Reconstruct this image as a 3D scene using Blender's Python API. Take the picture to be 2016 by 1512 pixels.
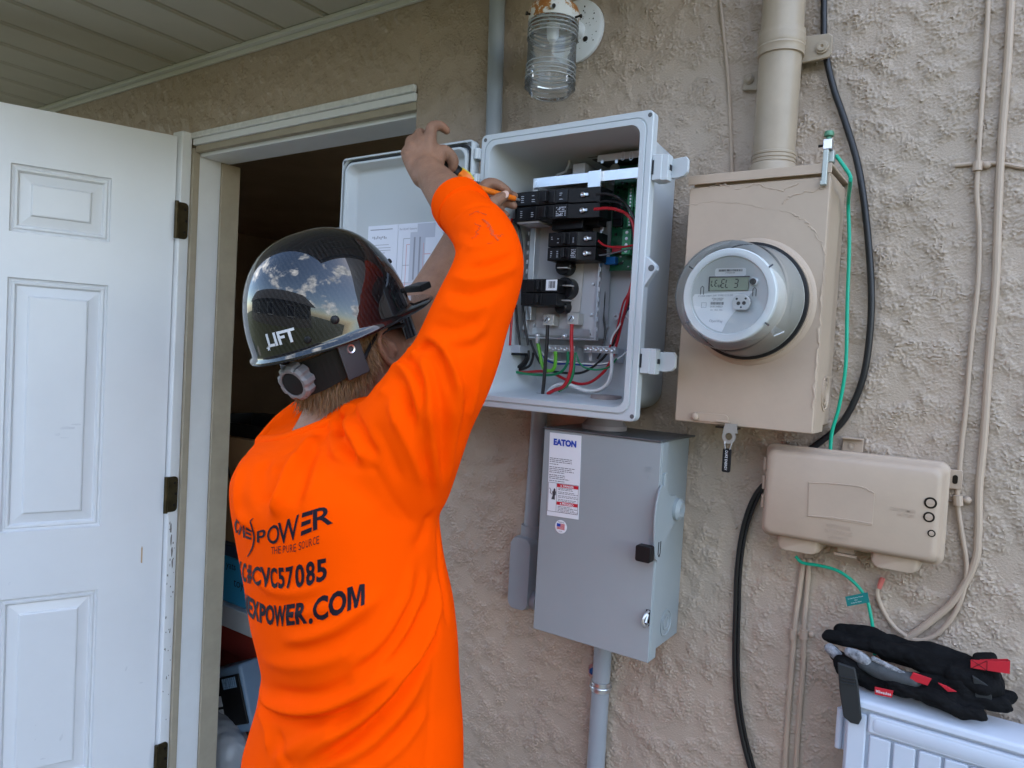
import bpy, bmesh, math, random
import numpy as np
from mathutils import Vector, Matrix
from mathutils.bvhtree import BVHTree

scene = bpy.context.scene
for o in list(bpy.data.objects): bpy.data.objects.remove(o)

# ------------------------------------------------------------------ camera
CAM = Vector((0.0, -1.25, 1.5))
RIGHT = Vector((0.8237167, 0.5642619, 0.0556714))
UP = Vector((-0.0673923, -0.0000580, 0.9977266))
FWD = Vector((-0.5629823, 0.8255958, -0.0379791))
cd = bpy.data.cameras.new('camera')
cam = bpy.data.objects.new('camera', cd)
scene.collection.objects.link(cam)
m = Matrix.Identity(4)
for i in range(3):
    m[i][0] = RIGHT[i]; m[i][1] = UP[i]; m[i][2] = -FWD[i]; m[i][3] = CAM[i]
cam.matrix_world = m
cd.sensor_width = 36.0
cd.lens = 36.0 * 1433.686 / 2016.0
cd.clip_start = 0.05
cd.clip_end = 500.0
scene.camera = cam

# ------------------------------------------------------------------ sky, sun, exposure
SUN_EL, SUN_AZ = math.radians(50), math.radians(62)     # sun stands behind the house
w = bpy.data.worlds.new('World'); scene.world = w; w.use_nodes = True
nt = w.node_tree; nt.nodes.clear()
out = nt.nodes.new('ShaderNodeOutputWorld'); bg = nt.nodes.new('ShaderNodeBackground')
sky = nt.nodes.new('ShaderNodeTexSky'); sky.sky_type = 'NISHITA'; sky.sun_disc = False
sky.sun_elevation = SUN_EL; sky.sun_rotation = SUN_AZ
sky.air_density = 1.0; sky.dust_density = 0.6; sky.ozone_density = 1.0
tc = nt.nodes.new('ShaderNodeTexCoord')
mp = nt.nodes.new('ShaderNodeMapping'); mp.inputs['Scale'].default_value = (1.0, 1.0, 1.9)
mp.inputs['Location'].default_value = (0.37, 0.15, 0.0)
cl = nt.nodes.new('ShaderNodeTexNoise'); cl.inputs['Scale'].default_value = 1.9; cl.inputs['Detail'].default_value = 9; cl.inputs['Roughness'].default_value = 0.6
cr_ = nt.nodes.new('ShaderNodeValToRGB'); cr_.color_ramp.elements[0].position = 0.535; cr_.color_ramp.elements[1].position = 0.61
c2 = nt.nodes.new('ShaderNodeTexNoise'); c2.inputs['Scale'].default_value = 9; c2.inputs['Detail'].default_value = 5
c2r = nt.nodes.new('ShaderNodeValToRGB'); c2r.color_ramp.elements[0].position = 0.35; c2r.color_ramp.elements[1].position = 0.65
c2r.color_ramp.elements[0].color = (5.0, 5.4, 6.0, 1); c2r.color_ramp.elements[1].color = (13, 13, 13, 1)
mx = nt.nodes.new('ShaderNodeMix'); mx.data_type = 'RGBA'
L = nt.links.new
L(tc.outputs['Generated'], mp.inputs['Vector']); L(mp.outputs[0], cl.inputs['Vector']); L(mp.outputs[0], c2.inputs['Vector'])
L(cl.outputs['Fac'], cr_.inputs['Fac']); L(c2.outputs['Fac'], c2r.inputs['Fac'])
L(cr_.outputs['Color'], mx.inputs['Factor']); L(sky.outputs['Color'], mx.inputs['A']); L(c2r.outputs['Color'], mx.inputs['B'])
L(mx.outputs['Result'], bg.inputs['Color']); bg.inputs['Strength'].default_value = 0.12
L(bg.outputs[0], out.inputs['Surface'])
sd = bpy.data.lights.new('sun', 'SUN'); sd.energy = 3.0; sd.angle = math.radians(0.5); sd.color = (1, 0.95, 0.88)
sun = bpy.data.objects.new('sun', sd); scene.collection.objects.link(sun)
sdir = Vector((math.cos(SUN_EL) * math.sin(SUN_AZ), math.cos(SUN_EL) * math.cos(SUN_AZ), math.sin(SUN_EL)))
sun.rotation_euler = sdir.to_track_quat('Z', 'Y').to_euler(); sun.location = (2, 6, 9)
vs = scene.view_settings
vs.view_transform = 'Standard'; vs.look = 'None'; vs.gamma = 1.0; vs.exposure = 2.55; vs.use_curve_mapping = False
scene.render.engine = 'CYCLES'
scene.cycles.max_bounces = 10; scene.cycles.diffuse_bounces = 6; scene.cycles.transmission_bounces = 8
scene.cycles.caustics_reflective = False; scene.cycles.caustics_refractive = False

# ------------------------------------------------------------------ materials
MATS = {}
def M(name, col, rough=0.5, metal=0.0, var=0.0, vscale=6.0, bump=0.0, bscale=150.0, coat=0.0, spec=0.5, var2=None, sheen=0.0, trans=0.0, ior=1.45):
    mt = bpy.data.materials.new(name); mt.use_nodes = True
    n = mt.node_tree.nodes; l = mt.node_tree.links; p = n['Principled BSDF']
    p.inputs['Base Color'].default_value = (*col, 1); p.inputs['Roughness'].default_value = rough
    p.inputs['Metallic'].default_value = metal; p.inputs['Specular IOR Level'].default_value = spec
    p.inputs['Coat Weight'].default_value = coat; p.inputs['Coat Roughness'].default_value = 0.03
    p.inputs['Sheen Weight'].default_value = sheen
    p.inputs['Transmission Weight'].default_value = trans; p.inputs['IOR'].default_value = ior
    t = n.new('ShaderNodeTexCoord')
    if var > 0:
        a = n.new('ShaderNodeTexNoise'); a.inputs['Scale'].default_value = vscale; a.inputs['Detail'].default_value = 7; a.inputs['Roughness'].default_value = 0.65
        r = n.new('ShaderNodeValToRGB'); r.color_ramp.elements[0].position = 0.3; r.color_ramp.elements[1].position = 0.7
        d = var2 if var2 else tuple(c * (1 - var) for c in col)
        u = col if var2 else tuple(min(1, c * (1 + var * 0.6)) for c in col)
        r.color_ramp.elements[0].color = (*d, 1); r.color_ramp.elements[1].color = (*u, 1)
        l.new(t.outputs['Object'], a.inputs['Vector']); l.new(a.outputs['Fac'], r.inputs['Fac']); l.new(r.outputs['Color'], p.inputs['Base Color'])
        q = n.new('ShaderNodeMapRange'); q.inputs['To Min'].default_value = min(1, rough * 1.25); q.inputs['To Max'].default_value = rough * 0.85
        l.new(a.outputs['Fac'], q.inputs['Value']); l.new(q.outputs[0], p.inputs['Roughness'])
    if bump > 0:
        b = n.new('ShaderNodeTexNoise'); b.inputs['Scale'].default_value = bscale; b.inputs['Detail'].default_value = 4
        bb = n.new('ShaderNodeBump'); bb.inputs['Strength'].default_value = bump; bb.inputs['Distance'].default_value = 0.002
        l.new(t.outputs['Object'], b.inputs['Vector']); l.new(b.outputs['Fac'], bb.inputs['Height']); l.new(bb.outputs[0], p.inputs['Normal'])
    MATS[name] = mt
    return mt

def clear(name, tint, rough=0.03, ior=1.45, haze=0.06, hcol=(0.6, 0.62, 0.62)):
    """Thin clear glass or plastic: light passes straight through, reflections by Fresnel, a little surface haze."""
    mt = bpy.data.materials.new(name); mt.use_nodes = True; n = mt.node_tree.nodes; l = mt.node_tree.links; n.clear()
    o = n.new('ShaderNodeOutputMaterial'); t = n.new('ShaderNodeBsdfTransparent'); g = n.new('ShaderNodeBsdfGlossy'); d = n.new('ShaderNodeBsdfDiffuse')
    f = n.new('ShaderNodeFresnel'); a = n.new('ShaderNodeMixShader'); b = n.new('ShaderNodeMixShader')
    t.inputs['Color'].default_value = (*tint, 1); g.inputs['Roughness'].default_value = rough; f.inputs['IOR'].default_value = ior; d.inputs['Color'].default_value = (*hcol, 1)
    b.inputs['Fac'].default_value = haze
    l.new(t.outputs[0], b.inputs[1]); l.new(d.outputs[0], b.inputs[2]); l.new(f.outputs[0], a.inputs['Fac']); l.new(b.outputs[0], a.inputs[1]); l.new(g.outputs[0], a.inputs[2]); l.new(a.outputs[0], o.inputs['Surface'])
    MATS[name] = mt; return mt

# ------------------------------------------------------------------ mesh building
ORG = {}
def link(o, parent=None):
    scene.collection.objects.link(o)
    if parent is not None: o.parent = parent
    return o
def tag(o, label=None, cat=None, group=None, kind=None):
    if label: o['label'] = label
    if cat: o['category'] = cat
    if group: o['group'] = group
    if kind: o['kind'] = kind
    return o
def empty(name, loc, label, cat, group=None):
    o = bpy.data.objects.new(name, None); o.empty_display_size = 0.05
    o.location = loc; ORG[o.name] = Vector(loc); link(o); tag(o, label, cat, group)
    return o
def cr(pts, n=6):
    """Catmull-Rom through the points."""
    p = [Vector(a) for a in pts]
    if len(p) < 3: return p
    q = [p[0] * 2 - p[1]] + p + [p[-1] * 2 - p[-2]]
    res = []
    for i in range(1, len(q) - 2):
        for k in range(n):
            t = k / n
            res.append(0.5 * ((2 * q[i]) + (q[i + 1] - q[i - 1]) * t + (2 * q[i - 1] - 5 * q[i] + 4 * q[i + 1] - q[i + 2]) * t * t + (3 * q[i] - q[i - 1] - 3 * q[i + 1] + q[i + 2]) * t ** 3))
    res.append(p[-1])
    return res
def lerpl(vals, n):
    """Resample a list of numbers the way cr() resamples points."""
    r = []
    for a, b in zip(vals[:-1], vals[1:]):
        for k in range(n): r.append(a + (b - a) * k / n)
    r.append(vals[-1])
    return r
class MB:
    def __init__(s): s.v = []; s.f = []; s.mi = []
    def add(s, vs, fs, m=0):
        k = len(s.v); s.v += [Vector(v) for v in vs]
        s.f += [tuple(i + k for i in f) for f in fs]; s.mi += [m] * len(fs); return s
    def box(s, x0, x1, y0, y1, z0, z1, m=0):
        x0, x1 = sorted((x0, x1)); y0, y1 = sorted((y0, y1)); z0, z1 = sorted((z0, z1))
        return s.add([(x0,y0,z0),(x1,y0,z0),(x1,y1,z0),(x0,y1,z0),(x0,y0,z1),(x1,y0,z1),(x1,y1,z1),(x0,y1,z1)],
                     [(0,3,2,1),(4,5,6,7),(0,1,5,4),(1,2,6,5),(2,3,7,6),(3,0,4,7)], m)
    def obox(s, c, a, b, d, m=0):
        c, a, b, d = Vector(c), Vector(a), Vector(b), Vector(d)
        if a.cross(b).dot(d) < 0: d = -d
        vs = [c + a * i + b * j + d * k for k in (-1, 1) for i, j in ((-1,-1),(1,-1),(1,1),(-1,1))]
        return s.add(vs, [(0,3,2,1),(4,5,6,7),(0,1,5,4),(1,2,6,5),(2,3,7,6),(3,0,4,7)], m)
    def loops(s, lps, cap0=True, cap1=True, m=0, closed=True):
        n = len(lps[0]); k = len(s.v)
        for lp in lps: s.v += [Vector(p) for p in lp]
        for i in range(len(lps) - 1):
            for j in range(n if closed else n - 1):
                a = k + i * n + j; b = k + i * n + (j + 1) % n
                s.f.append((a, b, b + n, a + n)); s.mi.append(m)
        if cap0: s.f.append(tuple(k + j for j in reversed(range(n)))); s.mi.append(m)
        if cap1: s.f.append(tuple(k + (len(lps) - 1) * n + j for j in range(n))); s.mi.append(m)
        return s
    def tube(s, pts, r, n=10, m=0, caps=True, smooth=0):
        pts = [Vector(p) for p in pts]
        rs = list(r) if isinstance(r, (list, tuple)) else [r] * len(pts)
        if smooth: rs = lerpl(rs, smooth); pts = cr(pts, smooth) if len(pts) > 2 else pts
        if len(rs) != len(pts): rs = [rs[0]] * len(pts)
        lps = []; ref = None
        for i, p in enumerate(pts):
            t = (pts[min(i + 1, len(pts) - 1)] - pts[max(i - 1, 0)]).normalized()
            if ref is None: ref = Vector((0, 0, 1)) if abs(t.z) < 0.9 else Vector((1, 0, 0))
            u = (ref - t * ref.dot(t)).normalized(); ref = u; w_ = t.cross(u)
            lps.append([p + (u * math.cos(a) + w_ * math.sin(a)) * rs[i] for a in [2 * math.pi * j / n for j in range(n)]])
        return s.loops(lps, caps, caps, m)
    def capsule(s, pts, rs, n=12, sub=4):
        """Tube with rounded ends (used for limbs)."""
        P_ = cr(pts, sub) if len(pts) > 2 else [Vector(pts[0]).lerp(Vector(pts[1]), k / sub) for k in range(sub + 1)]
        R_ = lerpl(rs, sub)
        t0 = (P_[0] - P_[1]).normalized(); t1 = (P_[-1] - P_[-2]).normalized()
        pre = [(P_[0] + t0 * R_[0] * math.sin(a), R_[0] * math.cos(a)) for a in (1.45, 1.1, 0.7, 0.35)]
        post = [(P_[-1] + t1 * R_[-1] * math.sin(a), R_[-1] * math.cos(a)) for a in (0.35, 0.7, 1.1, 1.45)]
        A = [p for p, _ in pre] + P_ + [p for p, _ in post]
        B = [r for _, r in pre] + R_ + [r for _, r in post]
        return s.tube(A, B, n)
    def lathe(s, prof, o, ax, n=32, m=0, cap0=True, cap1=True, up=None):
        o = Vector(o); ax = Vector(ax).normalized()
        u = Vector((0, 0, 1)) if abs(ax.z) < 0.9 else Vector((1, 0, 0))
        u = (u - ax * u.dot(ax)).normalized(); w_ = ax.cross(u)
        lps = [[o + ax * h + (u * math.cos(a) + w_ * math.sin(a)) * max(r, 1e-5) for a in [2 * math.pi * j / n for j in range(n)]] for r, h in prof]
        return s.loops(lps, cap0, cap1, m)
    def ball(s, c, rx, ry=None, rz=None, ax=None, n=16, m=0):
        c = Vector(c); ry = ry or rx; rz = rz or rx
        X, Y, Z = ax if ax else (Vector((1,0,0)), Vector((0,1,0)), Vector((0,0,1)))
        lps = []
        for i in range(1, n):
            th = math.pi * i / n
            lps.append([c + X * (rx * math.sin(th) * math.cos(a)) + Y * (ry * math.sin(th) * math.sin(a)) - Z * (rz * math.cos(th)) for a in [2 * math.pi * j / (2 * n) for j in range(2 * n)]])
        return s.loops(lps, True, True, m)
    def prism(s, poly, o, ux, uy, h, m=0):
        """Extrude a 2-D outline (in ux, uy about o) by the vector h."""
        o, ux, uy, h = Vector(o), Vector(ux), Vector(uy), Vector(h)
        a = [o + ux * x + uy * y for x, y in poly]
        if ux.cross(uy).dot(h) < 0: a.reverse()
        return s.loops([a, [p + h for p in a]], True, True, m)
    def build(s, name, mat, parent=None, bev=0.0, sharp=35, smooth=True, at=None, seg=2):
        O = ORG[parent.name] if parent is not None else (Vector(at) if at is not None else Vector((0, 0, 0)))
        me = bpy.data.meshes.new(name)
        me.from_pydata([v - O for v in s.v], [], s.f)
        ms = mat if isinstance(mat, (list, tuple)) else [mat]
        for q in ms: me.materials.append(q)
        if len(ms) > 1: me.polygons.foreach_set('material_index', s.mi)
        if smooth:
            me.polygons.foreach_set('use_smooth', [True] * len(me.polygons)); me.set_sharp_from_angle(angle=math.radians(sharp))
        me.update()
        o = bpy.data.objects.new(name, me); ORG[o.name] = O
        if parent is None: o.location = O
        link(o, parent)
        if bev > 0:
            b = o.modifiers.new('bevel', 'BEVEL'); b.width = bev; b.segments = seg; b.limit_method = 'ANGLE'; b.angle_limit = math.radians(40); b.harden_normals = True
        return o
def copy_part(o, delta, parent):
    c = o.copy(); c.location = o.location + Vector(delta); scene.collection.objects.link(c); c.parent = parent
    ORG[c.name] = ORG[o.name] + Vector(delta)
    for ch in [x for x in bpy.data.objects if x.parent == o]:
        d = ch.copy(); scene.collection.objects.link(d); d.parent = c
    return c
def rrect(cx, cz, w_, h_, r, y, n=6):
    """Rounded rectangle in the x-z plane, counter-clockwise seen from -y."""
    res = []
    for sx, sz, a0 in ((1,-1,-90),(1,1,0),(-1,1,90),(-1,-1,180)):
        for k in range(n + 1):
            a = math.radians(a0 + 90 * k / n)
            res.append(Vector((cx + sx * (w_/2 - r) + r * math.cos(a), y, cz + sz * (h_/2 - r) + r * math.sin(a))))
    return res
TXT = {}
OUTLINE = {'M': [[(0, 0), (0, .73), (.22, .73), (.37, .27), (.52, .73), (.74, .73), (.74, 0), (.58, 0), (.58, .52), (.43, 0), (.31, 0), (.16, .52), (.16, 0)]],
           '=': [[(0, 0), (.02, .15), (.60, .15), (.58, 0)], [(.03, .29), (.05, .44), (.55, .44), (.53, .29)], [(.06, .58), (.08, .73), (.66, .73), (.64, .58)]]}
def glyphs(s, bold=0.0, sub=0.0):
    """Mesh vertices and faces of a line of text, cap height about 0.73."""
    key = (s, bold, sub)
    if key not in TXT and s in OUTLINE:
        bm = bmesh.new()
        for lp in OUTLINE[s]: bm.faces.new([bm.verts.new((x, y, 0)) for x, y in lp])
        bmesh.ops.triangulate(bm, faces=bm.faces[:])
        for _ in range(4):
            es = [e for e in bm.edges if sub > 0 and e.calc_length() > sub]
            if not es: break
            bmesh.ops.subdivide_edges(bm, edges=es, cuts=1); bmesh.ops.triangulate(bm, faces=bm.faces[:])
        bm.verts.index_update(); TXT[key] = ([tuple(v.co) for v in bm.verts], [tuple(v.index for v in p.verts) for p in bm.faces]); bm.free()
    if key not in TXT:
        c = bpy.data.curves.new('t', 'FONT'); c.body = s; c.resolution_u = 3; c.offset = bold; c.align_x = 'LEFT'
        o = bpy.data.objects.new('t', c); scene.collection.objects.link(o)
        dg = bpy.context.evaluated_depsgraph_get(); dg.update()
        me = bpy.data.meshes.new_from_object(o.evaluated_get(dg))
        bpy.data.objects.remove(o); bpy.data.curves.remove(c)
        if sub > 0:
            bm = bmesh.new(); bm.from_mesh(me)
            for _ in range(4):
                es = [e for e in bm.edges if e.calc_length() > sub]
                if not es: break
                bmesh.ops.subdivide_edges(bm, edges=es, cuts=1); bmesh.ops.triangulate(bm, faces=bm.faces[:])
            bm.to_mesh(me); bm.free()
        TXT[key] = ([tuple(v.co) for v in me.vertices], [tuple(p.vertices) for p in me.polygons])
        bpy.data.meshes.remove(me)
    return TXT[key]
def text(s, c, ux, uz, h, mat, parent, name='lettering', w_=None, bold=0.0, lift=0.0008, mb=None):
    """Flat lettering centred at c, reading along ux, cap height h."""
    ux = Vector(ux).normalized(); uz = Vector(uz).normalized(); nn = ux.cross(uz); c = Vector(c)
    v, f = glyphs(s, bold)
    xs = [p[0] for p in v]; x0, x1 = min(xs), max(xs)
    k = h / 0.73; kx = k if w_ is None else w_ / (x1 - x0)
    own = mb is None
    if own: mb = MB()
    mb.add([c + ux * ((p[0] - (x0 + x1) / 2) * kx) + uz * (p[1] * k - h / 2) + nn * lift for p in v], f)
    return mb.build(name, mat, parent, smooth=False) if own else mb
def screw_head(mb, c, nrm, r, m=0, slot=True):
    nrm = Vector(nrm).normalized()
    mb.lathe([(r, 0), (r, r * 0.35), (r * 0.8, r * 0.6), (0.0, r * 0.65)], c, nrm, 14, m)
def remesh(mb, voxel, smooth_it=6, lam=0.5):
    """Fuse overlapping closed shapes into one continuous skin."""
    me = bpy.data.meshes.new('r'); me.from_pydata(mb.v, [], mb.f); me.update()
    o = bpy.data.objects.new('r', me); scene.collection.objects.link(o)
    md = o.modifiers.new('r', 'REMESH'); md.mode = 'VOXEL'; md.voxel_size = voxel; md.adaptivity = 0
    dg = bpy.context.evaluated_depsgraph_get(); dg.update()
    res = bpy.data.meshes.new_from_object(o.evaluated_get(dg))
    bpy.data.objects.remove(o); bpy.data.meshes.remove(me)
    lap(res, smooth_it, lam)
    return res
def co_of(me):
    a = np.empty(len(me.vertices) * 3, np.float32); me.vertices.foreach_get('co', a); return a.reshape(-1, 3)
def set_co(me, a):
    me.vertices.foreach_set('co', np.ascontiguousarray(a, np.float32).ravel()); me.update()
def nrm_of(me):
    a = np.empty(len(me.vertices) * 3, np.float32); me.vertex_normals.foreach_get('vector', a); return a.reshape(-1, 3)
def lap(me, it, lam=0.5, mask=None):
    a = co_of(me); e = np.empty(len(me.edges) * 2, np.int32); me.edges.foreach_get('vertices', e); e = e.reshape(-1, 2)
    n = len(a); deg = np.bincount(e.ravel(), minlength=n).astype(np.float32)[:, None]; deg[deg == 0] = 1
    for _ in range(it):
        s_ = np.stack([np.bincount(e[:, 0], a[e[:, 1], k], n) + np.bincount(e[:, 1], a[e[:, 0], k], n) for k in range(3)], 1) / deg
        d = (s_ - a) * lam
        a = a + (d if mask is None else d * mask[:, None])
    set_co(me, a)
def mesh_obj(name, me, mat, parent=None, at=None):
    O = ORG[parent.name] if parent is not None else Vector(at or (0, 0, 0))
    me.name = name; set_co(me, co_of(me) - np.array(O))
    me.materials.clear()
    for q in (mat if isinstance(mat, (list, tuple)) else [mat]): me.materials.append(q)
    me.polygons.foreach_set('use_smooth', [True] * len(me.polygons))
    o = bpy.data.objects.new(name, me); ORG[o.name] = O
    if parent is None: o.location = O
    return link(o, parent)
def vl(*pts):
    return [Vector(p) for p in pts]
# measured places (metres) that loops below take one after another
spots_1 = iter([Vector((-0.0793, -0.0896, 1.3296)), Vector((-0.0798, -0.0896, 1.3097)), Vector((-0.0752, -0.0896, 1.2877))])
spots_2 = iter([Vector((-0.7672, -0.0685, 1.7182)), Vector((-0.6386, -0.0685, 1.6391)), Vector((-0.7613, -0.0685, 1.5623)), Vector((-0.638, -0.0685, 1.5836))])
spots_3 = iter([Vector((-0.6901, -0.085, 1.6705)), Vector((-0.6852, -0.085, 1.6302)), Vector((-0.6905, -0.085, 1.5956)), Vector((-0.6879, -0.085, 1.7495))])
spots_4 = iter([Vector((-0.6821, -0.1, 1.6655)), Vector((-0.6735, -0.1, 1.6332)), Vector((-0.6738, -0.1, 1.6064)), Vector((-0.6815, -0.1, 1.7354))])
spots_5 = iter([Vector((-0.5785, -0.099, 1.8572)), Vector((-0.563, -0.099, 1.8556))])
spots_6 = iter([Vector((-0.6177, -0.1005, 1.8513)), Vector((-0.5898, -0.1005, 1.8484))])
spots_7 = iter([Vector((-0.7188, -0.092, 1.573)), Vector((-0.6668, -0.092, 1.5758))])
spots_8 = iter([Vector((-0.7463, -0.079, 1.5417)), Vector((-0.6871, -0.079, 1.5425))])
spots_9 = iter([Vector((-0.6025, -0.03, 1.5833)), Vector((-0.8139, -0.03, 1.4348))])
spots_10 = iter([Vector((-0.634, -0.045, 1.6679)), Vector((-0.6318, -0.045, 1.6352)), Vector((-0.6295, -0.045, 1.6005)), Vector((-0.6271, -0.045, 1.5649))])
spots_11 = iter([Vector((-0.4937, -0.1832, 1.8905)), Vector((-0.8155, -0.1832, 1.8896)), Vector((-0.4929, -0.1832, 1.4148))])
spots_12 = iter([Vector((-0.7927, -0.075, 1.8817)), Vector((-0.7, -0.075, 1.8756))])
spots_13 = iter([Vector((-0.7788, -0.075, 1.8484)), Vector((-0.6653, -0.075, 1.8378))])


# ------------------------------------------------------------------ ground and yard
m_ground = M('grass_soil', (0.045, 0.052, 0.022), 0.95, var=0.4, vscale=3, bump=0.5, bscale=40)
m_conc = M('concrete', (0.16, 0.15, 0.135), 0.9, var=0.2, vscale=4, bump=0.3, bscale=120)
tag(MB().box(-45, 45, -60, 40, -0.30, -0.06).build('ground', m_ground, smooth=False), kind='structure')
tag(MB().box(-5, 3, -2.2, -0.0, -0.12, 0.0).build('concrete_path', m_conc, smooth=False), kind='structure')

# ------------------------------------------------------------------ stucco wall
RNG = np.random.default_rng(7)
def band(ny, nx, step, lam, width=0.5, aniso=(1, 1)):
    fy = np.fft.fftfreq(ny, step)[:, None] * aniso[0]; fx = np.fft.rfftfreq(nx, step)[None, :] * aniso[1]
    k = np.sqrt(fx * fx + fy * fy) + 1e-9; k0 = 1.0 / lam
    F = np.fft.rfft2(RNG.standard_normal((ny, nx))) * np.exp(-0.5 * (np.log(k / k0) / width) ** 2)
    r = np.fft.irfft2(F, (ny, nx)); return r / r.std()
def sstep(a, b, x):
    t = np.clip((x - a) / (b - a), 0, 1); return t * t * (3 - 2 * t)
def stucco(x0, x1, z0, z1, step):
    nx = int((x1 - x0) / step) + 1; nz = int((z1 - z0) / step) + 1
    xs = np.linspace(x0, x1, nx); zs = np.linspace(z0, z1, nz)
    n1 = band(nz, nx, step, 0.040, 0.55) + 0.34 * band(nz, nx, step, 0.016, 0.4) + 0.13 * band(nz, nx, step, 0.0080, 0.35)
    n2 = band(nz, nx, step, 0.028, 0.45) + 0.40 * band(nz, nx, step, 0.011, 0.4)
    big = band(nz, nx, step, 0.10, 0.7)
    dens = 0.12 + 0.88 * sstep(-0.7, 1.1, big); dens2 = np.roll(dens, (nz // 3, nx // 5), (0, 1))
    def torn(n_, p, e):
        f_ = n_ - np.floor(n_); return f_ ** p * (1 - sstep(e, 1.0, f_))      # trowelled flaps: gentle rise, torn drop
    n3 = np.roll(n1, (nz // 2, nx // 3), (0, 1))
    h = 0.0042 * torn(n1 * 0.85, 2.6, 0.972) * (0.35 + 0.65 * dens) + 0.0034 * torn(n3 * 0.8 + 0.25 * n2, 3.2, 0.965) * dens2 + 0.0018 * torn(n2 * 0.8, 3.0, 0.95) * dens * dens2
    h *= 0.72; h += 0.00020 * band(nz, nx, step, 0.0065, 0.6) + 0.0009 * big
    ex = np.minimum(np.arange(nx), np.arange(nx)[::-1])[None, :]; ez = np.minimum(np.arange(nz), np.arange(nz)[::-1])[:, None]
    h = h * np.clip(np.minimum(ex, ez) / 3.0, 0, 1)
    X, Z = np.meshgrid(xs, zs)
    v = np.stack([X, -h - 0.0005, Z], 2).reshape(-1, 3)
    i = (np.arange(nz - 1)[:, None] * nx + np.arange(nx - 1)[None, :]).ravel()
    f = np.stack([i, i + 1, i + nx + 1, i + nx], 1)
    return v, f
WALL_T = 0.13
SXR = -0.42                                   # the eave stops here; the taller wall to its right is added to block the sun
def add_arr(vs, fs):
    n = 0; V_ = []; F_ = []
    for v, f in zip(vs, fs): V_.append(v); F_.append(f + n); n += len(v)
    return np.concatenate(V_), np.concatenate(F_)
def arr_mesh(name, v, f):
    me = bpy.data.meshes.new(name); me.vertices.add(len(v)); me.vertices.foreach_set('co', np.ascontiguousarray(v, np.float32).ravel())
    me.loops.add(f.size); me.polygons.add(len(f)); me.loops.foreach_set('vertex_index', f.ravel().astype(np.int32))
    me.polygons.foreach_set('loop_start', np.arange(0, f.size, 4, dtype=np.int32))
    me.update(calc_edges=True); me.polygons.foreach_set('use_smooth', [True] * len(f)); return me
A = stucco(-1.157, 0.12, 0.62, 2.312, 0.0017)
B = stucco(-3.10, -1.157, 2.095, 2.312, 0.0030)
mbw = MB()
def wbox(x0, x1, z0, z1): mbw.box(x0, x1, 0.0, WALL_T, z0, z1)
wbox(-6.0, -2.085, -0.1, 2.36); wbox(-1.157, SXR, -0.1, 2.36); wbox(SXR, 7.0, -0.1, 5.4); mbw.box(6.87, 7.0, 0.13, 7.8, -0.1, 5.4); mbw.box(SXR + 0.004, SXR + 0.12, 0.13, 7.8, 2.36, 5.4); mbw.box(-2.085, -1.157, 0.0, WALL_T, 2.095, 2.36)  # the tall unseen part right of the eave is added as a sun block
Cv = np.array([list(v) for v in mbw.v], np.float32); Cf = np.array(mbw.f)
B2 = stucco(0.12, 1.30, 0.30, 2.312, 0.0045); B3 = stucco(SXR + 0.002, 1.30, 2.312, 3.2, 0.0060); B4 = stucco(-1.157, 0.12, 0.02, 0.62, 0.0045)
v, f = add_arr([A[0], B[0], B2[0], B3[0], B4[0], Cv], [A[1], B[1], B2[1], B3[1], B4[1], Cf])
me = arr_mesh('stucco_wall', v, f)
m_st = M('stucco_paint', (0.450, 0.358, 0.278), 0.42, var=0.07, vscale=5, bump=0.55, bscale=330, spec=0.4)
me.materials.append(m_st); me.set_sharp_from_angle(angle=math.radians(70))
wall = link(bpy.data.objects.new('stucco_wall', me)); ORG['stucco_wall'] = Vector((0, 0, 0))
tag(wall, 'tan painted stucco house wall with rough trowelled texture behind the electrical boxes', 'wall')

# ------------------------------------------------------------------ soffit, fascia, roof
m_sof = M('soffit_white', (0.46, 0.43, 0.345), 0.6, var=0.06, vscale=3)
m_sofj = M('soffit_joint', (0.58, 0.57, 0.51), 0.5)
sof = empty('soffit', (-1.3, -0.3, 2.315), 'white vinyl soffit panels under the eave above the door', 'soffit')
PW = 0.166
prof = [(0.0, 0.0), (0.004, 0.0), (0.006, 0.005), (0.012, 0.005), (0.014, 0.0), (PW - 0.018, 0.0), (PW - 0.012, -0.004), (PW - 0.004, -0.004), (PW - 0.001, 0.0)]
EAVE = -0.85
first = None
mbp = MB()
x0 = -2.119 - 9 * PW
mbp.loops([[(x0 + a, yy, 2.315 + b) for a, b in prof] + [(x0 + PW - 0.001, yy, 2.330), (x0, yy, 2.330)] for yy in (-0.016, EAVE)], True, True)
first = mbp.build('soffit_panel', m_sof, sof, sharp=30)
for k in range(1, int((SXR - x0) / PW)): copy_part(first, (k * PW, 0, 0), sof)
mbt = MB(); mbt.box(-4.2, SXR, -0.026, -0.003, 2.303, 2.3135); mbt.box(-4.2, SXR, -0.012, -0.0032, 2.290, 2.3028)
mbt.build('wall_trim', m_sofj, sof, bev=0.002)
MB().box(-4.2, SXR, EAVE - 0.025, EAVE - 0.002, 2.29, 2.44).build('fascia', m_sofj, sof, bev=0.003)
MB().box(SXR + 0.003, SXR + 0.025, EAVE - 0.03, -0.004, 2.285, 2.66).build('rake_board', m_sofj, sof, bev=0.003)
m_roof = M('shingle', (0.11, 0.10, 0.09), 0.95, var=0.3, vscale=20)
mb = MB(); mb.prism([(EAVE - 0.06, 2.42), (3.6, 3.9), (7.8, 2.42), (7.8, 2.35), (0.2, 2.35), (EAVE - 0.06, 2.41)], (-6.0, 0, 0), (0, 1, 0), (0, 0, 1), (6.0 + SXR, 0, 0))
tag(mb.build('roof', m_roof, smooth=False), 'dark shingle roof of the house above the eave', 'roof')

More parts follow.
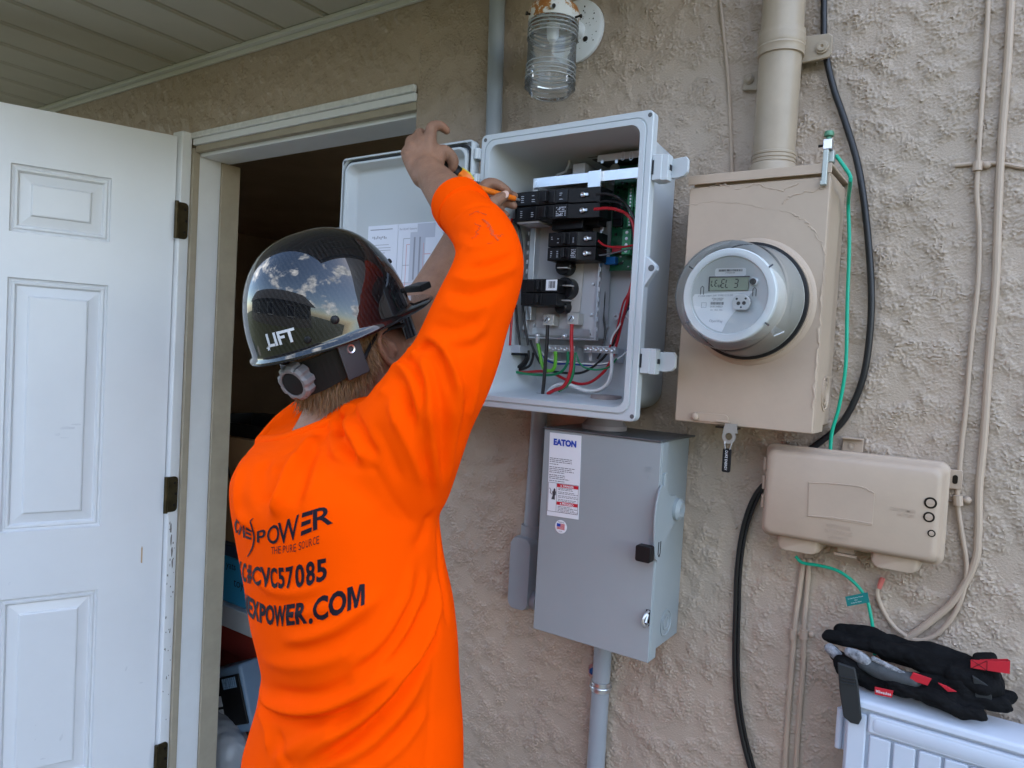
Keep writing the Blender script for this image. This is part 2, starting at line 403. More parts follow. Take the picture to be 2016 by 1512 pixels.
# ------------------------------------------------------------------ store room behind the doorway
m_room = M('room_paint', (0.42, 0.32, 0.22), 0.9, var=0.15, vscale=2)
m_floor = M('room_floor', (0.12, 0.11, 0.10), 0.7, var=0.2)
room = empty('store_room', (-2.5, 1.5, 0.0), 'dark brown walled store room seen through the open doorway', 'room')
mb = MB(); mb.box(-5.0, -1.2, 3.0, 3.1, 0.0, 2.34); mb.box(0.4, 1.8, 3.0, 3.1, 0.0, 2.34); mb.box(-1.2, 0.4, 3.0, 3.1, 0.0, 0.7); mb.box(-1.2, 0.4, 3.0, 3.1, 2.1, 2.34); mb.build('back_wall', m_room, room, smooth=False)      # with an unseen opening added to let daylight into the room
MB().box(-5.1, -5.0, 0.13, 3.1, 0.0, 2.34).build('side_wall', m_room, room, smooth=False)
MB().box(1.8, 1.9, 0.13, 3.1, 0.0, 2.34).build('side_wall', m_room, room, smooth=False)
MB().box(-5.1, 1.9, 0.131, 3.1, 2.335, 2.348).build('ceiling', m_room, room, smooth=False)
MB().box(-5.1, 1.9, 0.0, 3.1, -0.1, 0.004).build('floor', m_floor, room, smooth=False)
MB().box(-5.0, -2.087, 0.132, 0.15, 0.0, 2.334).build('front_wall', m_room, room, smooth=False)

# ------------------------------------------------------------------ door frame
m_wh = M('white_paint', (0.78, 0.79, 0.80), 0.4, var=0.04, vscale=9)
m_whd = M('weathered_white', (0.74, 0.74, 0.73), 0.55, var=0.14, vscale=60, bump=0.3, bscale=90)
m_tan = M('tan_trim', (0.40, 0.345, 0.26), 0.6, var=0.12, vscale=12)
fr = empty('door_frame', (-2.04, 0.0, 0.0), 'white wooden frame with tan weatherstrip around the open doorway', 'door frame')
mb = MB(); mb.box(-2.085, -2.034, -0.040, -0.008, 0.0, 2.104); mb.build('brick_mould', m_wh, fr, bev=0.004)
mb = MB(); mb.box(-2.070, -2.026, -0.0075, 0.0135, 0.0, 2.06); mb.build('weatherstrip', m_tan, fr, bev=0.002)
mb = MB(); mb.box(-2.083, -2.030, 0.014, 0.086, 0.0, 2.06); mb.build('jamb', m_wh, fr, bev=0.002)
mb = MB(); mb.box(-2.086, -2.024, 0.0865, 0.150, 0.0, 2.04); mb.build('jamb_liner', m_tan, fr, bev=0.002)
mb = MB(); mb.box(-2.086, -1.1575, -0.014, -0.001, 2.088, 2.1045); mb.build('head_casing', m_whd, fr, bev=0.003)
mb = MB(); mb.box(-2.033, -1.1578, -0.008, 0.003, 2.0685, 2.0875); mb.build('head_mould', m_wh, fr, bev=0.003)
mb = MB(); mb.box(-2.026, -1.1576, -0.002, 0.016, 2.0495, 2.0680); mb.build('head_weatherstrip', m_tan, fr, bev=0.002)
mb = MB(); mb.box(-2.029, -1.1577, 0.0165, 0.112, 2.040, 2.094); mb.build('head_jamb', m_wh, fr, bev=0.002)
mb = MB(); mb.box(-1.190, -1.1579, 0.045, 0.112, 0.0, 2.041); mb.build('jamb', m_wh, fr, bev=0.002)
mb = MB(); mb.box(-2.03, -1.19, 0.0, 0.12, -0.02, 0.02); mb.build('threshold', M('aluminium', (0.5, 0.5, 0.5), 0.4, 0.8), fr, bev=0.003)
# chipped paint flakes on the hinge side
m_chip = M('bare_wood_dark', (0.20, 0.18, 0.165), 0.9, var=0.4, vscale=80)
mb = MB(); rnd = random.Random(3)
for k in range(34):
    z = rnd.choice([rnd.uniform(0.25, 0.95), rnd.uniform(0.55, 0.92)]); y = rnd.uniform(-0.036, -0.012); a = rnd.uniform(0.0006, 0.0020); b = rnd.uniform(0.0015, 0.006)
    if k < 4: z = 0.93 - k * 0.035; y = -0.030 + 0.003 * k; a, b = 0.0028, 0.018
    n = 7
    mb.prism([((a * math.cos(t) * rnd.uniform(0.5, 1.2)), (b * math.sin(t) * rnd.uniform(0.6, 1.2))) for t in [2 * math.pi * j / n for j in range(n)]], (-2.0338, y, z), (0, 1, 0), (0, 0, 1), (0.0005, 0, 0))
o = mb.build('chipped_paint', m_chip, fr, smooth=False); tag(o, kind='stuff')

# ------------------------------------------------------------------ open door
DH = Vector((-2.045, -0.03, 0.0)); DS = Vector((-0.387, -0.922, 0)).normalized(); DN = Vector((0.922, -0.387, 0)).normalized()
def dp(s, z, n=0.0): return DH + DS * s + Vector((0, 0, z)) + DN * n
def door_pt(s, z, n=0.0): return dp(s, z, n)
m_door = M('door_white', (0.72, 0.73, 0.745), 0.32, var=0.035, vscale=4)
DZ0, DZ1, DW, DT = 0.018, 2.087, 0.872, 0.044
door = empty('door', tuple(dp(0.43, 0.018, -0.02)), 'white six panel door standing wide open at the left', 'door')
rows = [(0.248 - 0.02, 0.767), (0.950, 1.636), (1.757, 1.936)]
cols = [(0.180, 0.414), (0.458, 0.692)]
sb = [0.016, 0.180, 0.414, 0.458, 0.692, DW]; zb = [DZ0, rows[0][0], rows[0][1], rows[1][0], rows[1][1], rows[2][0], rows[2][1], DZ1]
mb = MB()
for side in (0.0, -DT):
    for i in range(5):
        for j in range(7):
            if i in (1, 3) and j in (1, 3, 5): continue
            q = [dp(sb[i], zb[j], side), dp(sb[i], zb[j + 1], side), dp(sb[i + 1], zb[j + 1], side), dp(sb[i + 1], zb[j], side)]
            if side == 0.0: q.reverse()
            mb.add(q, [(0, 1, 2, 3)])
for (sa, za), (sc, zc) in (((0.016, DZ0), (DW, DZ0)), ((DW, DZ0), (DW, DZ1)), ((DW, DZ1), (0.016, DZ1)), ((0.016, DZ1), (0.016, DZ0))):
    mb.add([dp(sa, za, 0), dp(sc, zc, 0), dp(sc, zc, -DT), dp(sa, za, -DT)], [(0, 3, 2, 1)])
mb.build('door_leaf', m_door, door, smooth=False)
pprof = [(0.0, 0.0), (0.0030, -0.0080), (0.007, -0.0095), (0.011, -0.0040), (0.016, -0.0045), (0.021, -0.0130), (0.046, -0.0085), (0.0485, -0.0040), (0.0515, -0.0028)]
for (s0, s1) in cols:
    for (z0, z1) in rows:
        mb = MB()
        for side in (1, -1):
            lps = [[dp(s0 + i, z0 + i, (d if side > 0 else -DT - d)), dp(s1 - i, z0 + i, (d if side > 0 else -DT - d)), dp(s1 - i, z1 - i, (d if side > 0 else -DT - d)), dp(s0 + i, z1 - i, (d if side > 0 else -DT - d))] for i, d in pprof]
            mb.loops(lps, False, True)
        mb.build('door_panel', m_door, door, smooth=False)
m_hin = M('aged_brass', (0.075, 0.058, 0.03), 0.5, 0.85, var=0.4, vscale=30)
for zc in (1.843, 1.034, 0.225):
    mb = MB(); pl = []
    for a0, cy, cz in ((-90, 0.005, -0.041), (0, 0.005, 0.041)):
        for k in range(5):
            t = math.radians(a0 + 90 * k / 4); pl.append((cy + 0.012 * math.cos(t), cz + 0.012 * math.sin(t)))
    pl = pl + [(-0.02, 0.053), (-0.02, -0.053)]
    mb.prism(pl, (-2.0335, -0.031, zc), (0, 1, 0), (0, 0, 1), (0.0022, 0, 0))
    hg = mb.build('hinge', m_hin, door, smooth=False)
    mb = MB(); mb.tube([(-2.029, -0.052, zc - 0.054), (-2.029, -0.052, zc + 0.054)], 0.006, 12); mb.build('hinge_pin', m_hin, hg)
    mb = MB()
    for dz in (-0.033, 0.0, 0.033): mb.lathe([(0.0042, 0), (0.0042, 0.0006), (0.001, 0.0012)], (-2.0312, -0.024 + (0.004 if dz == 0 else 0), zc + dz), (1, 0, 0), 10)
    mb.build('hinge_screw', M('screw_dark', (0.03, 0.025, 0.02), 0.4, 0.8) if 'screw_dark' not in MATS else MATS['screw_dark'], hg)
# scratch with bare wood and smudges on the face
m_scr = M('bare_wood', (0.52, 0.36, 0.22), 0.8); m_smu = M('grey_smudge', (0.66, 0.67, 0.69), 0.6, var=0.14, vscale=40)
mb = MB(); mb.prism([(-0.002, -0.024), (0.002, -0.022), (0.0022, 0.02), (0.0, 0.028), (-0.002, 0.02)], dp(0.070, 0.855, 0.0004), DS, (0, 0, 1), DN * 0.0006); mb.build('scratch', m_scr, door, smooth=False)
mb = MB(); rnd = random.Random(9)
for (s, z, l_, h_) in ((0.266, 1.232, 0.024, 0.006), (0.246, 1.242, 0.016, 0.003), (0.29, 1.214, 0.01, 0.005), (0.274, 1.205, 0.012, 0.002), (0.258, 0.35, 0.004, 0.012), (0.32, 0.40, 0.002, 0.003), (0.32, 0.36, 0.002, 0.003), (0.30, 0.30, 0.008, 0.003), (0.10, 0.52, 0.003, 0.008), (0.06, 0.47, 0.006, 0.002), (0.39, 0.81, 0.003, 0.006)):
    mb.prism([(l_ * math.cos(t) * rnd.uniform(0.6, 1.1), h_ * math.sin(t) * rnd.uniform(0.5, 1.1)) for t in [2 * math.pi * j / 10 for j in range(10)]], dp(s, z, -0.0026 if 0.23 < s < 0.364 else 0.0003), DS, Vector((0, 0, 1)) - DS * 0.25, DN * 0.0004)
mb.build('smudge', m_smu, door, smooth=False)

# ------------------------------------------------------------------ things inside the store room
m_card = M('cardboard', (0.33, 0.20, 0.10), 0.85, var=0.15); m_ink = M('black_ink', (0.015, 0.014, 0.02), 0.6)
m_blue = M('blue_plastic', (0.04, 0.33, 0.58), 0.45, var=0.1); m_dkb = M('dark_blue_plastic', (0.03, 0.05, 0.09), 0.5)
m_grey = M('light_grey_plastic', (0.55, 0.56, 0.58), 0.5); m_red = M('dark_red_card', (0.28, 0.03, 0.02), 0.7)
m_black = M('black_plastic', (0.009, 0.009, 0.010), 0.45, var=0.2, vscale=20, spec=0.3); m_steelb = M('steel_blue_plastic', (0.16, 0.24, 0.34), 0.45)
X1 = Vector((1, 0, 0)); Z1 = Vector((0, 0, 1))
t = empty('shelf_table', (-2.55, 0.6, 0.0), 'white edged shelf table inside the dark store room', 'table')
MB().box(-3.2, -1.95, 0.40, 0.85, 0.425, 0.505).build('table_top', m_grey, t, bev=0.004)
for x in (-3.15, -2.0):
    for y in (0.46, 0.8): MB().box(x - 0.02, x + 0.02, y - 0.02, y + 0.02, 0.004, 0.4245).build('leg', m_grey, t)
t = empty('storage_bin', (-2.45, 0.55, 0.506), 'blue storage bin with dark rim and handwritten words', 'bin')
MB().box(-2.85, -2.02, 0.42, 0.80, 0.506, 0.690).build('bin_body', m_blue, t, bev=0.012)
MB().box(-2.87, -2.00, 0.405, 0.815, 0.6905, 0.735).build('rim', m_dkb, t, bev=0.006)
text('yats', (-2.372, 0.419, 0.655), X1, Z1, 0.028, m_ink, t); text('toy', (-2.320, 0.419, 0.598), X1, Z1, 0.034, m_ink, t); text('b', (-2.262, 0.419, 0.552), X1, Z1, 0.038, m_ink, t)
t = empty('cardboard_box', (-2.45, 0.6, 0.736), 'brown cardboard box stacked on the blue bin', 'box')
MB().box(-2.80, -2.03, 0.43, 0.80, 0.736, 1.135).build('carton', m_card, t, bev=0.003)
for a in (-2.42, -2.41): pass
MB().box(-2.80, -2.03, 0.60, 0.64, 1.1355, 1.1365).build('packing_tape', M('tape', (0.40, 0.28, 0.15), 0.3), t)
text('W', (-2.385, 0.4295, 0.99), X1, Z1, 0.07, m_ink, t); text('®', (-2.27, 0.4295, 1.075), X1, Z1, 0.020, m_ink, t)
tr = empty('black_tray', (-2.4, 0.6, 1.137), 'black plastic tray lying on top of the cardboard box', 'tray')
mb = MB(); mb.loops([rrect(-2.40, 0.6, 0.62, 0.30, 0.04, 0)] and [[Vector((p.x, p.z, zz)) for p in rrect(-2.40, 0.6, 0.62 + e, 0.30 + e, 0.04, 0)] for zz, e in ((1.137, 0), (1.19, 0.04), (1.19, 0.02), (1.145, -0.02))]); mb.build('tray_body', m_black, tr)
MB().box(-2.50, -2.30, 0.57, 0.63, 1.146, 1.215).build('divider', m_black, tr, bev=0.01)
t = empty('red_box', (-2.4, 0.6, 0.29), 'dark red box under the shelf table', 'box')
MB().box(-2.75, -2.06, 0.46, 0.78, 0.05, 0.415).build('carton', m_red, t, bev=0.003); MB().box(-2.76, -2.05, 0.45, 0.79, 0.30, 0.4155).build('lid', m_red, t, bev=0.003)
# battery charger leaning in the doorway
t = empty('battery_charger', (-2.22, 0.38, 0.07), 'steel blue and black battery charger with white sticker tilted on the floor pile', 'charger')
RA = Matrix.Rotation(math.radians(-24), 3, 'Y'); cc = Vector((-2.215, 0.37, 0.22))
ux, uy, uz = RA @ Vector((1, 0, 0)), Vector((0, 1, 0)), RA @ Vector((0, 0, 1))
MB().obox(cc, ux * 0.115, uy * 0.055, uz * 0.115).build('case', m_steelb, t, bev=0.014)
MB().obox(cc + ux * 0.02 - uy * 0.058, ux * 0.085, uy * 0.004, uz * 0.085).build('front_plate', m_black, t, bev=0.003)
MB().obox(cc - ux * 0.035 - uy * 0.063 + uz * 0.005, ux * 0.016, uy * 0.0008, uz * 0.018).build('sticker', m_grey, t)
MB().obox(cc - ux * 0.035 - uy * 0.063 - uz * 0.034, ux * 0.014, uy * 0.0008, uz * 0.012).build('sticker', m_grey, t)
mb = MB()
for k in range(7): mb.obox(cc + ux * (0.012 + 0.012 * k) - uy * 0.0635 + uz * 0.06, ux * 0.003, uy * 0.002, uz * 0.018)
mb.build('vent_rib', m_steelb, t)
t = empty('letter_tray', (-2.385, 0.32, 0.004), 'pale beige box with three dark slots beside the door jamb', 'box')
MB().box(-2.60, -2.315, 0.30, 0.40, 0.004, 0.225).build('case', M('beige', (0.62, 0.58, 0.52), 0.6), t, bev=0.004)
for z in (0.185, 0.135, 0.075): MB().box(-2.352, -2.330, 0.2985, 0.302, z - 0.008, z + 0.008).build('slot', m_ink, t)
t = empty('plastic_bag', (-2.22, 0.30, 0.0), 'crumpled translucent plastic bag on the store room floor', 'bag')
mb = MB(); mb.ball((-2.22, 0.28, 0.085), 0.11, 0.09, 0.085, n=20); mb.ball((-2.14, 0.27, 0.075), 0.07, 0.06, 0.075, n=20)
me = remesh(mb, 0.008, 3); a = co_of(me); n_ = nrm_of(me)
rs_ = np.random.default_rng(2); ph = rs_.uniform(0, 6, (14, 1)); kk = rs_.normal(0, 55, (14, 3))
a = a + n_ * (0.0032 * np.abs(np.sin(kk @ a.T + ph)).sum(0) / 3)[:, None]; a[:, 2] = np.maximum(a[:, 2], 0.005); set_co(me, a)
mesh_obj('bag_film', me, M('bag_film', (0.55, 0.58, 0.62), 0.25, spec=0.6, trans=0.4), t)

# ------------------------------------------------------------------ pipes, cables, boxes on the wall
m_pvc = M('grey_pvc', (0.30, 0.325, 0.35), 0.38, var=0.05, vscale=8)
m_tanp = M('tan_gloss_paint', (0.455, 0.35, 0.262), 0.45, var=0.07, vscale=9, bump=0.12, bscale=90)
m_tand = M('tan_mast_paint', (0.38, 0.305, 0.222), 0.36, var=0.12, vscale=14, bump=0.12, bscale=60)
m_zinc = M('zinc', (0.62, 0.63, 0.64), 0.3, 0.9, var=0.15, vscale=30)
m_rust = M('rust', (0.30, 0.12, 0.03), 0.9, var=0.6, vscale=60, bump=0.4, bscale=120)
m_blkc = M('black_cable', (0.012, 0.012, 0.013), 0.35, bump=0.15, bscale=400)
m_grn = M('green_wire', (0.0, 0.36, 0.22), 0.35); m_dgr = M('dark_green_wire', (0.01, 0.22, 0.10), 0.4)
m_whp = M('white_plastic', (0.75, 0.76, 0.77), 0.4)
NW = Vector((0, -1, 0))

# upper grey conduit
t = empty('conduit', (-0.915, -0.03, 1.9), 'grey plastic conduit running up the wall left of the jar lamp', 'conduit', 'grey conduits on the wall')
MB().tube([(-0.9285, -0.024, 2.31), (-0.914, -0.024, 1.86)], 0.0165, 20).build('pipe', m_pvc, t)
mb = MB(); mb.tube([(-0.914, -0.024, 1.875), (-0.912, -0.024, 1.80)], 0.0195, 20); mb.build('coupling', m_pvc, t)
# left conduit with pull elbow behind the disconnect
t = empty('conduit', (-0.77, -0.03, 1.0), 'grey plastic conduit with pull elbow left of the grey disconnect switch', 'conduit', 'grey conduits on the wall')
MB().tube([(-0.766, -0.024, 1.43), (-0.770, -0.024, 1.13)], 0.0155, 20).build('pipe', m_pvc, t)
mb = MB(); mb.loops([rrect(-0.774, 1.072, w_, h_, 0.016, y) for y, w_, h_ in ((-0.001, 0.050, 0.146), (-0.045, 0.050, 0.146), (-0.054, 0.046, 0.142), (-0.0545, 0.040, 0.136))])
el = mb.build('pull_elbow', m_pvc, t, sharp=50)
MB().tube([(-0.771, -0.024, 1.165), (-0.771, -0.024, 1.13)], 0.0195, 20).build('hub', m_pvc, el)
MB().tube([(-0.755, -0.03, 1.02), (-0.66, -0.03, 1.02)], 0.016, 18).build('pipe', m_pvc, t)
MB().tube([(-0.752, -0.03, 1.02), (-0.738, -0.03, 1.02)], 0.0195, 18).build('hub', m_pvc, t)
# lower conduit with strap
t = empty('conduit', (-0.595, -0.03, 0.0), 'grey plastic conduit below the disconnect switch held by a zinc strap', 'conduit', 'grey conduits on the wall')
MB().tube([(-0.596, -0.024, 1.06), (-0.5955, -0.024, 0.0)], 0.0168, 20).build('pipe', m_pvc, t)
mb = MB()
mb.loops([[(-0.5958 + r_ * math.cos(a), -0.024 + r_ * math.sin(a), z) for a in [2 * math.pi * j / 24 for j in range(24)]] for r_, z in ((0.0172, 0.882), (0.0188, 0.8825), (0.0188, 0.900), (0.0172, 0.9005))], False, False)
st = mb.build('pipe_strap', m_zinc, t)
mb = MB(); mb.tube([(-0.5958 + 0.0198 * math.cos(a), -0.024 + 0.0198 * math.sin(a), 0.891) for a in [2 * math.pi * j / 24 for j in range(25)]], 0.0022, 8); mb.build('strap_rib', m_zinc, st)
mb = MB(); mb.loops([rrect(-0.622, 0.906, 0.020, 0.024, 0.007, y) for y in (-0.0045, -0.0065)]); mb.build('strap_ear', m_zinc, st)
mb = MB(); mb.lathe([(0.007, 0), (0.007, 0.005), (0.005, 0.008), (0.0, 0.0085)], (-0.622, -0.0065, 0.906), NW, 6); mb.build('blue_screw', M('blue_screw', (0.01, 0.10, 0.32), 0.4, 0.3), st, smooth=False)

# service mast
t = empty('service_mast', (-0.335, -0.045, 1.8), 'thick tan painted conduit pipe rising from the meter box', 'pipe')
MB().tube([(-0.335, -0.050, 3.6), (-0.3365, -0.050, 1.815)], 0.0325, 32).build('pipe', m_tand, t)
mb = MB(); mb.lathe([(0.0325, 0), (0.0338, 0.001), (0.0338, 0.004), (0.0326, 0.005), (0.0326, 0.006), (0.0338, 0.007), (0.0338, 0.010), (0.0326, 0.011), (0.0326, 0.012), (0.0338, 0.013), (0.0338, 0.016), (0.0325, 0.017)], (-0.336, -0.05, 1.829), (0, 0, 1), 32, cap0=False, cap1=False); mb.build('thread', m_tand, t)
mb = MB(); mb.lathe([(0.033, 0), (0.0365, 0.002), (0.0365, 0.018), (0.034, 0.022), (0.0325, 0.023)], (-0.3365, -0.05, 1.8065), (0, 0, 1), 32); mb.build('hub', m_tand, t)
mb = MB()
mb.loops([[(-0.336 + (0.0325 + e) * math.cos(a), -0.05 + (0.0325 + e) * math.sin(a), z) for a in [2 * math.pi * j / 32 for j in range(32)]] for e, z in ((0.0002, 1.998), (0.0030, 1.999), (0.0030, 2.008), (0.0042, 2.011), (0.0030, 2.014), (0.0042, 2.018), (0.0030, 2.022), (0.0042, 2.027), (0.0030, 2.031), (0.0030, 2.038), (0.0002, 2.039))], False, False)
st = mb.build('pipe_strap', m_tand, t)
mb = MB(); mb.prism([(-0.012, -0.021), (0.027, -0.019), (0.032, -0.012), (0.032, 0.014), (0.026, 0.019), (-0.012, 0.021), (-0.020, 0.016), (-0.020, -0.012)], (-0.297, -0.026, 2.015), (1, 0, 0), (0, 0, 1), (0, 0.006, 0)); mb.build('strap_ear', m_tand, st, bev=0.0015)
mb = MB(); mb.prism([(-0.022, -0.013), (0.012, -0.018), (0.012, 0.018), (-0.022, 0.013)], (-0.385, -0.010, 1.985), (1, 0, 0), (0, 0, 1), (0, 0.005, 0)); mb.build('strap_ear', m_tand, st, bev=0.0015)
mb = MB(); mb.lathe([(0.010, 0), (0.010, 0.003), (0.007, 0.0035), (0.007, 0.006), (0.003, 0.006), (0.0, 0.003)], (-0.279, -0.026, 2.013), NW, 14); mb.lathe([(0.008, 0), (0.008, 0.003), (0.004, 0.006), (0.0, 0.0055)], (-0.396, -0.010, 1.988), NW, 14); mb.build('strap_screw', m_tand, st)

# jar lamp
lp = empty('wall_lamp', (-0.74, -0.06, 2.1), 'rusty white jelly jar lamp with ribbed clear glass', 'lamp')
mb = MB(); mb.lathe([(0.057, 0), (0.060, 0.002), (0.060, 0.008), (0.054, 0.013), (0.0, 0.0135)], (-0.742, -0.003, 2.137), NW, 44); mb.build('back_plate', m_wh, lp, sharp=40)
m_cap = M('rusted_white', (0.72, 0.70, 0.66), 0.6)
n_ = m_cap.node_tree.nodes; l_ = m_cap.node_tree.links
tx = n_.new('ShaderNodeTexCoord'); nz = n_.new('ShaderNodeTexNoise'); nz.inputs['Scale'].default_value = 38; nz.inputs['Detail'].default_value = 8; nz.inputs['Roughness'].default_value = 0.7
sx = n_.new('ShaderNodeSeparateXYZ'); ad = n_.new('ShaderNodeMath'); ad.operation = 'MULTIPLY_ADD'; ad.inputs[1].default_value = 5.5; ad.inputs[2].default_value = -0.080
ml = n_.new('ShaderNodeMath'); ml.operation = 'ADD'; rp = n_.new('ShaderNodeValToRGB'); rp.color_ramp.elements[0].position = 0.55; rp.color_ramp.elements[1].position = 0.62
rp.color_ramp.elements[0].color = (0.72, 0.70, 0.66, 1); rp.color_ramp.elements[1].color = (0.36, 0.13, 0.03, 1)
e_ = rp.color_ramp.elements.new(0.58); e_.color = (0.45, 0.25, 0.09, 1)
l_.new(tx.outputs['Object'], nz.inputs['Vector']); l_.new(tx.outputs['Object'], sx.inputs[0]); l_.new(sx.outputs['Z'], ad.inputs[0]); l_.new(ad.outputs[0], ml.inputs[0]); l_.new(nz.outputs['Fac'], ml.inputs[1]); l_.new(ml.outputs[0], rp.inputs['Fac']); l_.new(rp.outputs['Color'], n_['Principled BSDF'].inputs['Base Color'])
JC = Vector((-0.7335, -0.105, 2.0544)); JX, JY = JC.x, JC.y
TOPZ, RIMZ, BOTZ = 2.152, 2.112, 1.982
JR = 0.0455
mb = MB(); mb.lathe([(JR + 0.001, 0), (JR + 0.001, 0.020), (JR - 0.002, 0.027), (JR - 0.010, 0.0315), (0.0, 0.033)], (JX, JY, RIMZ), (0, 0, 1), 36, cap0=False); mb.lathe([(JR - 0.001, 0), (JR - 0.001, 0.018)], (JX, JY, RIMZ), (0, 0, 1), 36, cap0=False, cap1=True); cap = mb.build('lamp_cap', m_cap, lp, sharp=50)
mb = MB(); mb.tube([(JX, JY + 0.03, RIMZ + 0.022), (JX, -0.012, RIMZ + 0.022)], 0.016, 16); mb.build('arm', m_wh, lp)
mb = MB()
for a in (-0.62, 0.55): 
    d = Vector((math.sin(a), -math.cos(a), 0)); mb.tube([Vector((JX, JY, RIMZ + 0.008)) + d * (JR - 0.002), Vector((JX, JY, RIMZ + 0.008)) + d * (JR + 0.008)], 0.0022, 8); mb.lathe([(0.0035, 0), (0.0035, 0.003)], Vector((JX, JY, RIMZ + 0.008)) + d * (JR + 0.006), d, 8)
mb.tube([(JX + JR - 0.002, JY, RIMZ + 0.002), (JX + JR + 0.012, JY - 0.002, RIMZ + 0.002)], 0.002, 8); mb.lathe([(0.0035, 0), (0.0035, 0.002)], (JX + JR + 0.011, JY, RIMZ + 0.002), (1, 0, 0), 8)
mb.build('thumb_screw', MATS['screw_dark'], cap)
mb = MB(); rnd = random.Random(4)
mb.lathe([(0.006, 0), (0.004, 0.003), (0, 0.0035)], (-0.716, -0.0155, 2.116), NW, 10)
for k in range(30):
    a = rnd.uniform(-1.3, 1.3); r_ = rnd.uniform(0.02, 0.052); mb.lathe([(rnd.uniform(0.0006, 0.0016), 0), (0, 0.0004)], (-0.742 + r_ * math.cos(a), -0.0166, 2.137 + r_ * math.sin(a)), NW, 6)
mb.build('rust_spot', MATS['screw_dark'], lp)
m_glass = clear('clear_glass', (0.975, 0.985, 0.98), 0.05, 1.40, 0.15, (0.78, 0.80, 0.80))
H_ = RIMZ - BOTZ; prof = []
for k in range(61):
    u = k / 60; z = u * H_
    r_ = JR - 0.0005
    if u < 0.30 or u > 0.70: r_ += 0.0022 * math.sin(2 * math.pi * u / 0.075)
    if u < 0.10: r_ = (JR - 0.0035) * math.sqrt(max(0.0, 1 - (1 - (u + 0.02) / 0.12) ** 2)) * 0.25 + (JR - 0.003) * 0.75 * (0.9 + u)
    prof.append((r_, z))
mb = MB(); inner = [(max(r_ - 0.0035, 0.001), z + (0.005 if i < 6 else 0)) for i, (r_, z) in enumerate(prof)]
mb.lathe([(0.0, -0.001), (prof[0][0] * 0.7, -0.0008)] + prof, (JX, JY, BOTZ), (0, 0, 1), 48, cap0=False, cap1=False); mb.build('glass_jar', m_glass, lp, sharp=60)
m_rib = clear('glass_rib', (0.95, 0.96, 0.96), 0.05, 1.5, 0.42, (0.80, 0.82, 0.82))
for z_ in (0.125, 0.118, 0.111, 0.104, 0.052, 0.044, 0.036, 0.028):
    mb = MB(); mb.tube([(JX + JR * math.cos(a), JY + JR * math.sin(a), BOTZ + z_) for a in [2 * math.pi * j / 40 for j in range(41)]], 0.0014, 8, caps=False); mb.build('glass_ring', m_rib, lp)
mb = MB(); mb.lathe([(0.008, 0.0), (0.011, 0.006), (0.012, 0.03)], (JX, JY, RIMZ - 0.03), (0, 0, 1), 18); mb.build('socket', m_wh, lp)
# ------------------------------------------------------------------ meter box
MX0, MX1, MZ0, MZ1, MY = -0.4435, -0.2320, 1.411, 1.8005, -0.125
t = empty('meter_box', (-0.337, -0.06, MZ0), 'tall tan painted steel meter box with round meter opening', 'meter box')
mb = MB(); mb.box(MX0 + 0.004, MX1 - 0.002, MY + 0.004, -0.002, MZ0 + 0.008, MZ1 - 0.006); mb.build('body', m_tanp, t, bev=0.004)
mb = MB(); mb.box(MX0, MX1, MY - 0.002, MY + 0.0035, MZ0, MZ1 - 0.016)
cv = mb.build('front_cover', m_tanp, t, bev=0.002)
mb = MB(); mb.box(MX1 - 0.0018, MX1 + 0.0002, MY + 0.004, -0.06, MZ0 + 0.0002, MZ1 - 0.018); mb.box(MX0 + 0.001, MX1 - 0.004, MY + 0.004, -0.05, MZ0 + 0.001, MZ0 + 0.0035); mb.build('cover_flange', m_tanp, cv, bev=0.0008)
mb = MB(); mb.prism([(0.004, 0.0), (MY - 0.0065, 0.0), (MY - 0.0065, -0.0145), (MY - 0.0035, -0.0145), (MY - 0.0025, -0.004), (0.004, -0.003)], (MX0 - 0.001, 0, MZ1 + 0.002), (0, 1, 0), (0, 0, 1), (MX1 - MX0 + 0.0025, 0, 0)); mb.build('top_lip', m_tanp, t, bev=0.001)
MC = Vector((-0.3355, MY - 0.002, 1.603))
mb = MB(); mb.lathe([(0.098, -0.001), (0.0945, 0.0035), (0.091, 0.0045), (0.0895, 0.009), (0.084, 0.0095)], MC, NW, 56, cap0=False, cap1=True); mb.build('socket_ring', m_tanp, t, sharp=50)
# knockouts on the right side
kp = Vector((MX1 + 0.0004, -0.060, 1.470)); mb = MB()
for r0 in (0.028, 0.019, 0.011): mb.lathe([(r0, 0), (r0, 0.0012), (r0 - 0.0035, 0.0014), (r0 - 0.005, 0)], kp, (1, 0, 0), 28, cap0=False, cap1=False)
mb.lathe([(0.006, 0), (0.006, 0.001), (0, 0.0012)], kp, (1, 0, 0), 16); mb.build('knockout', m_tanp, t)
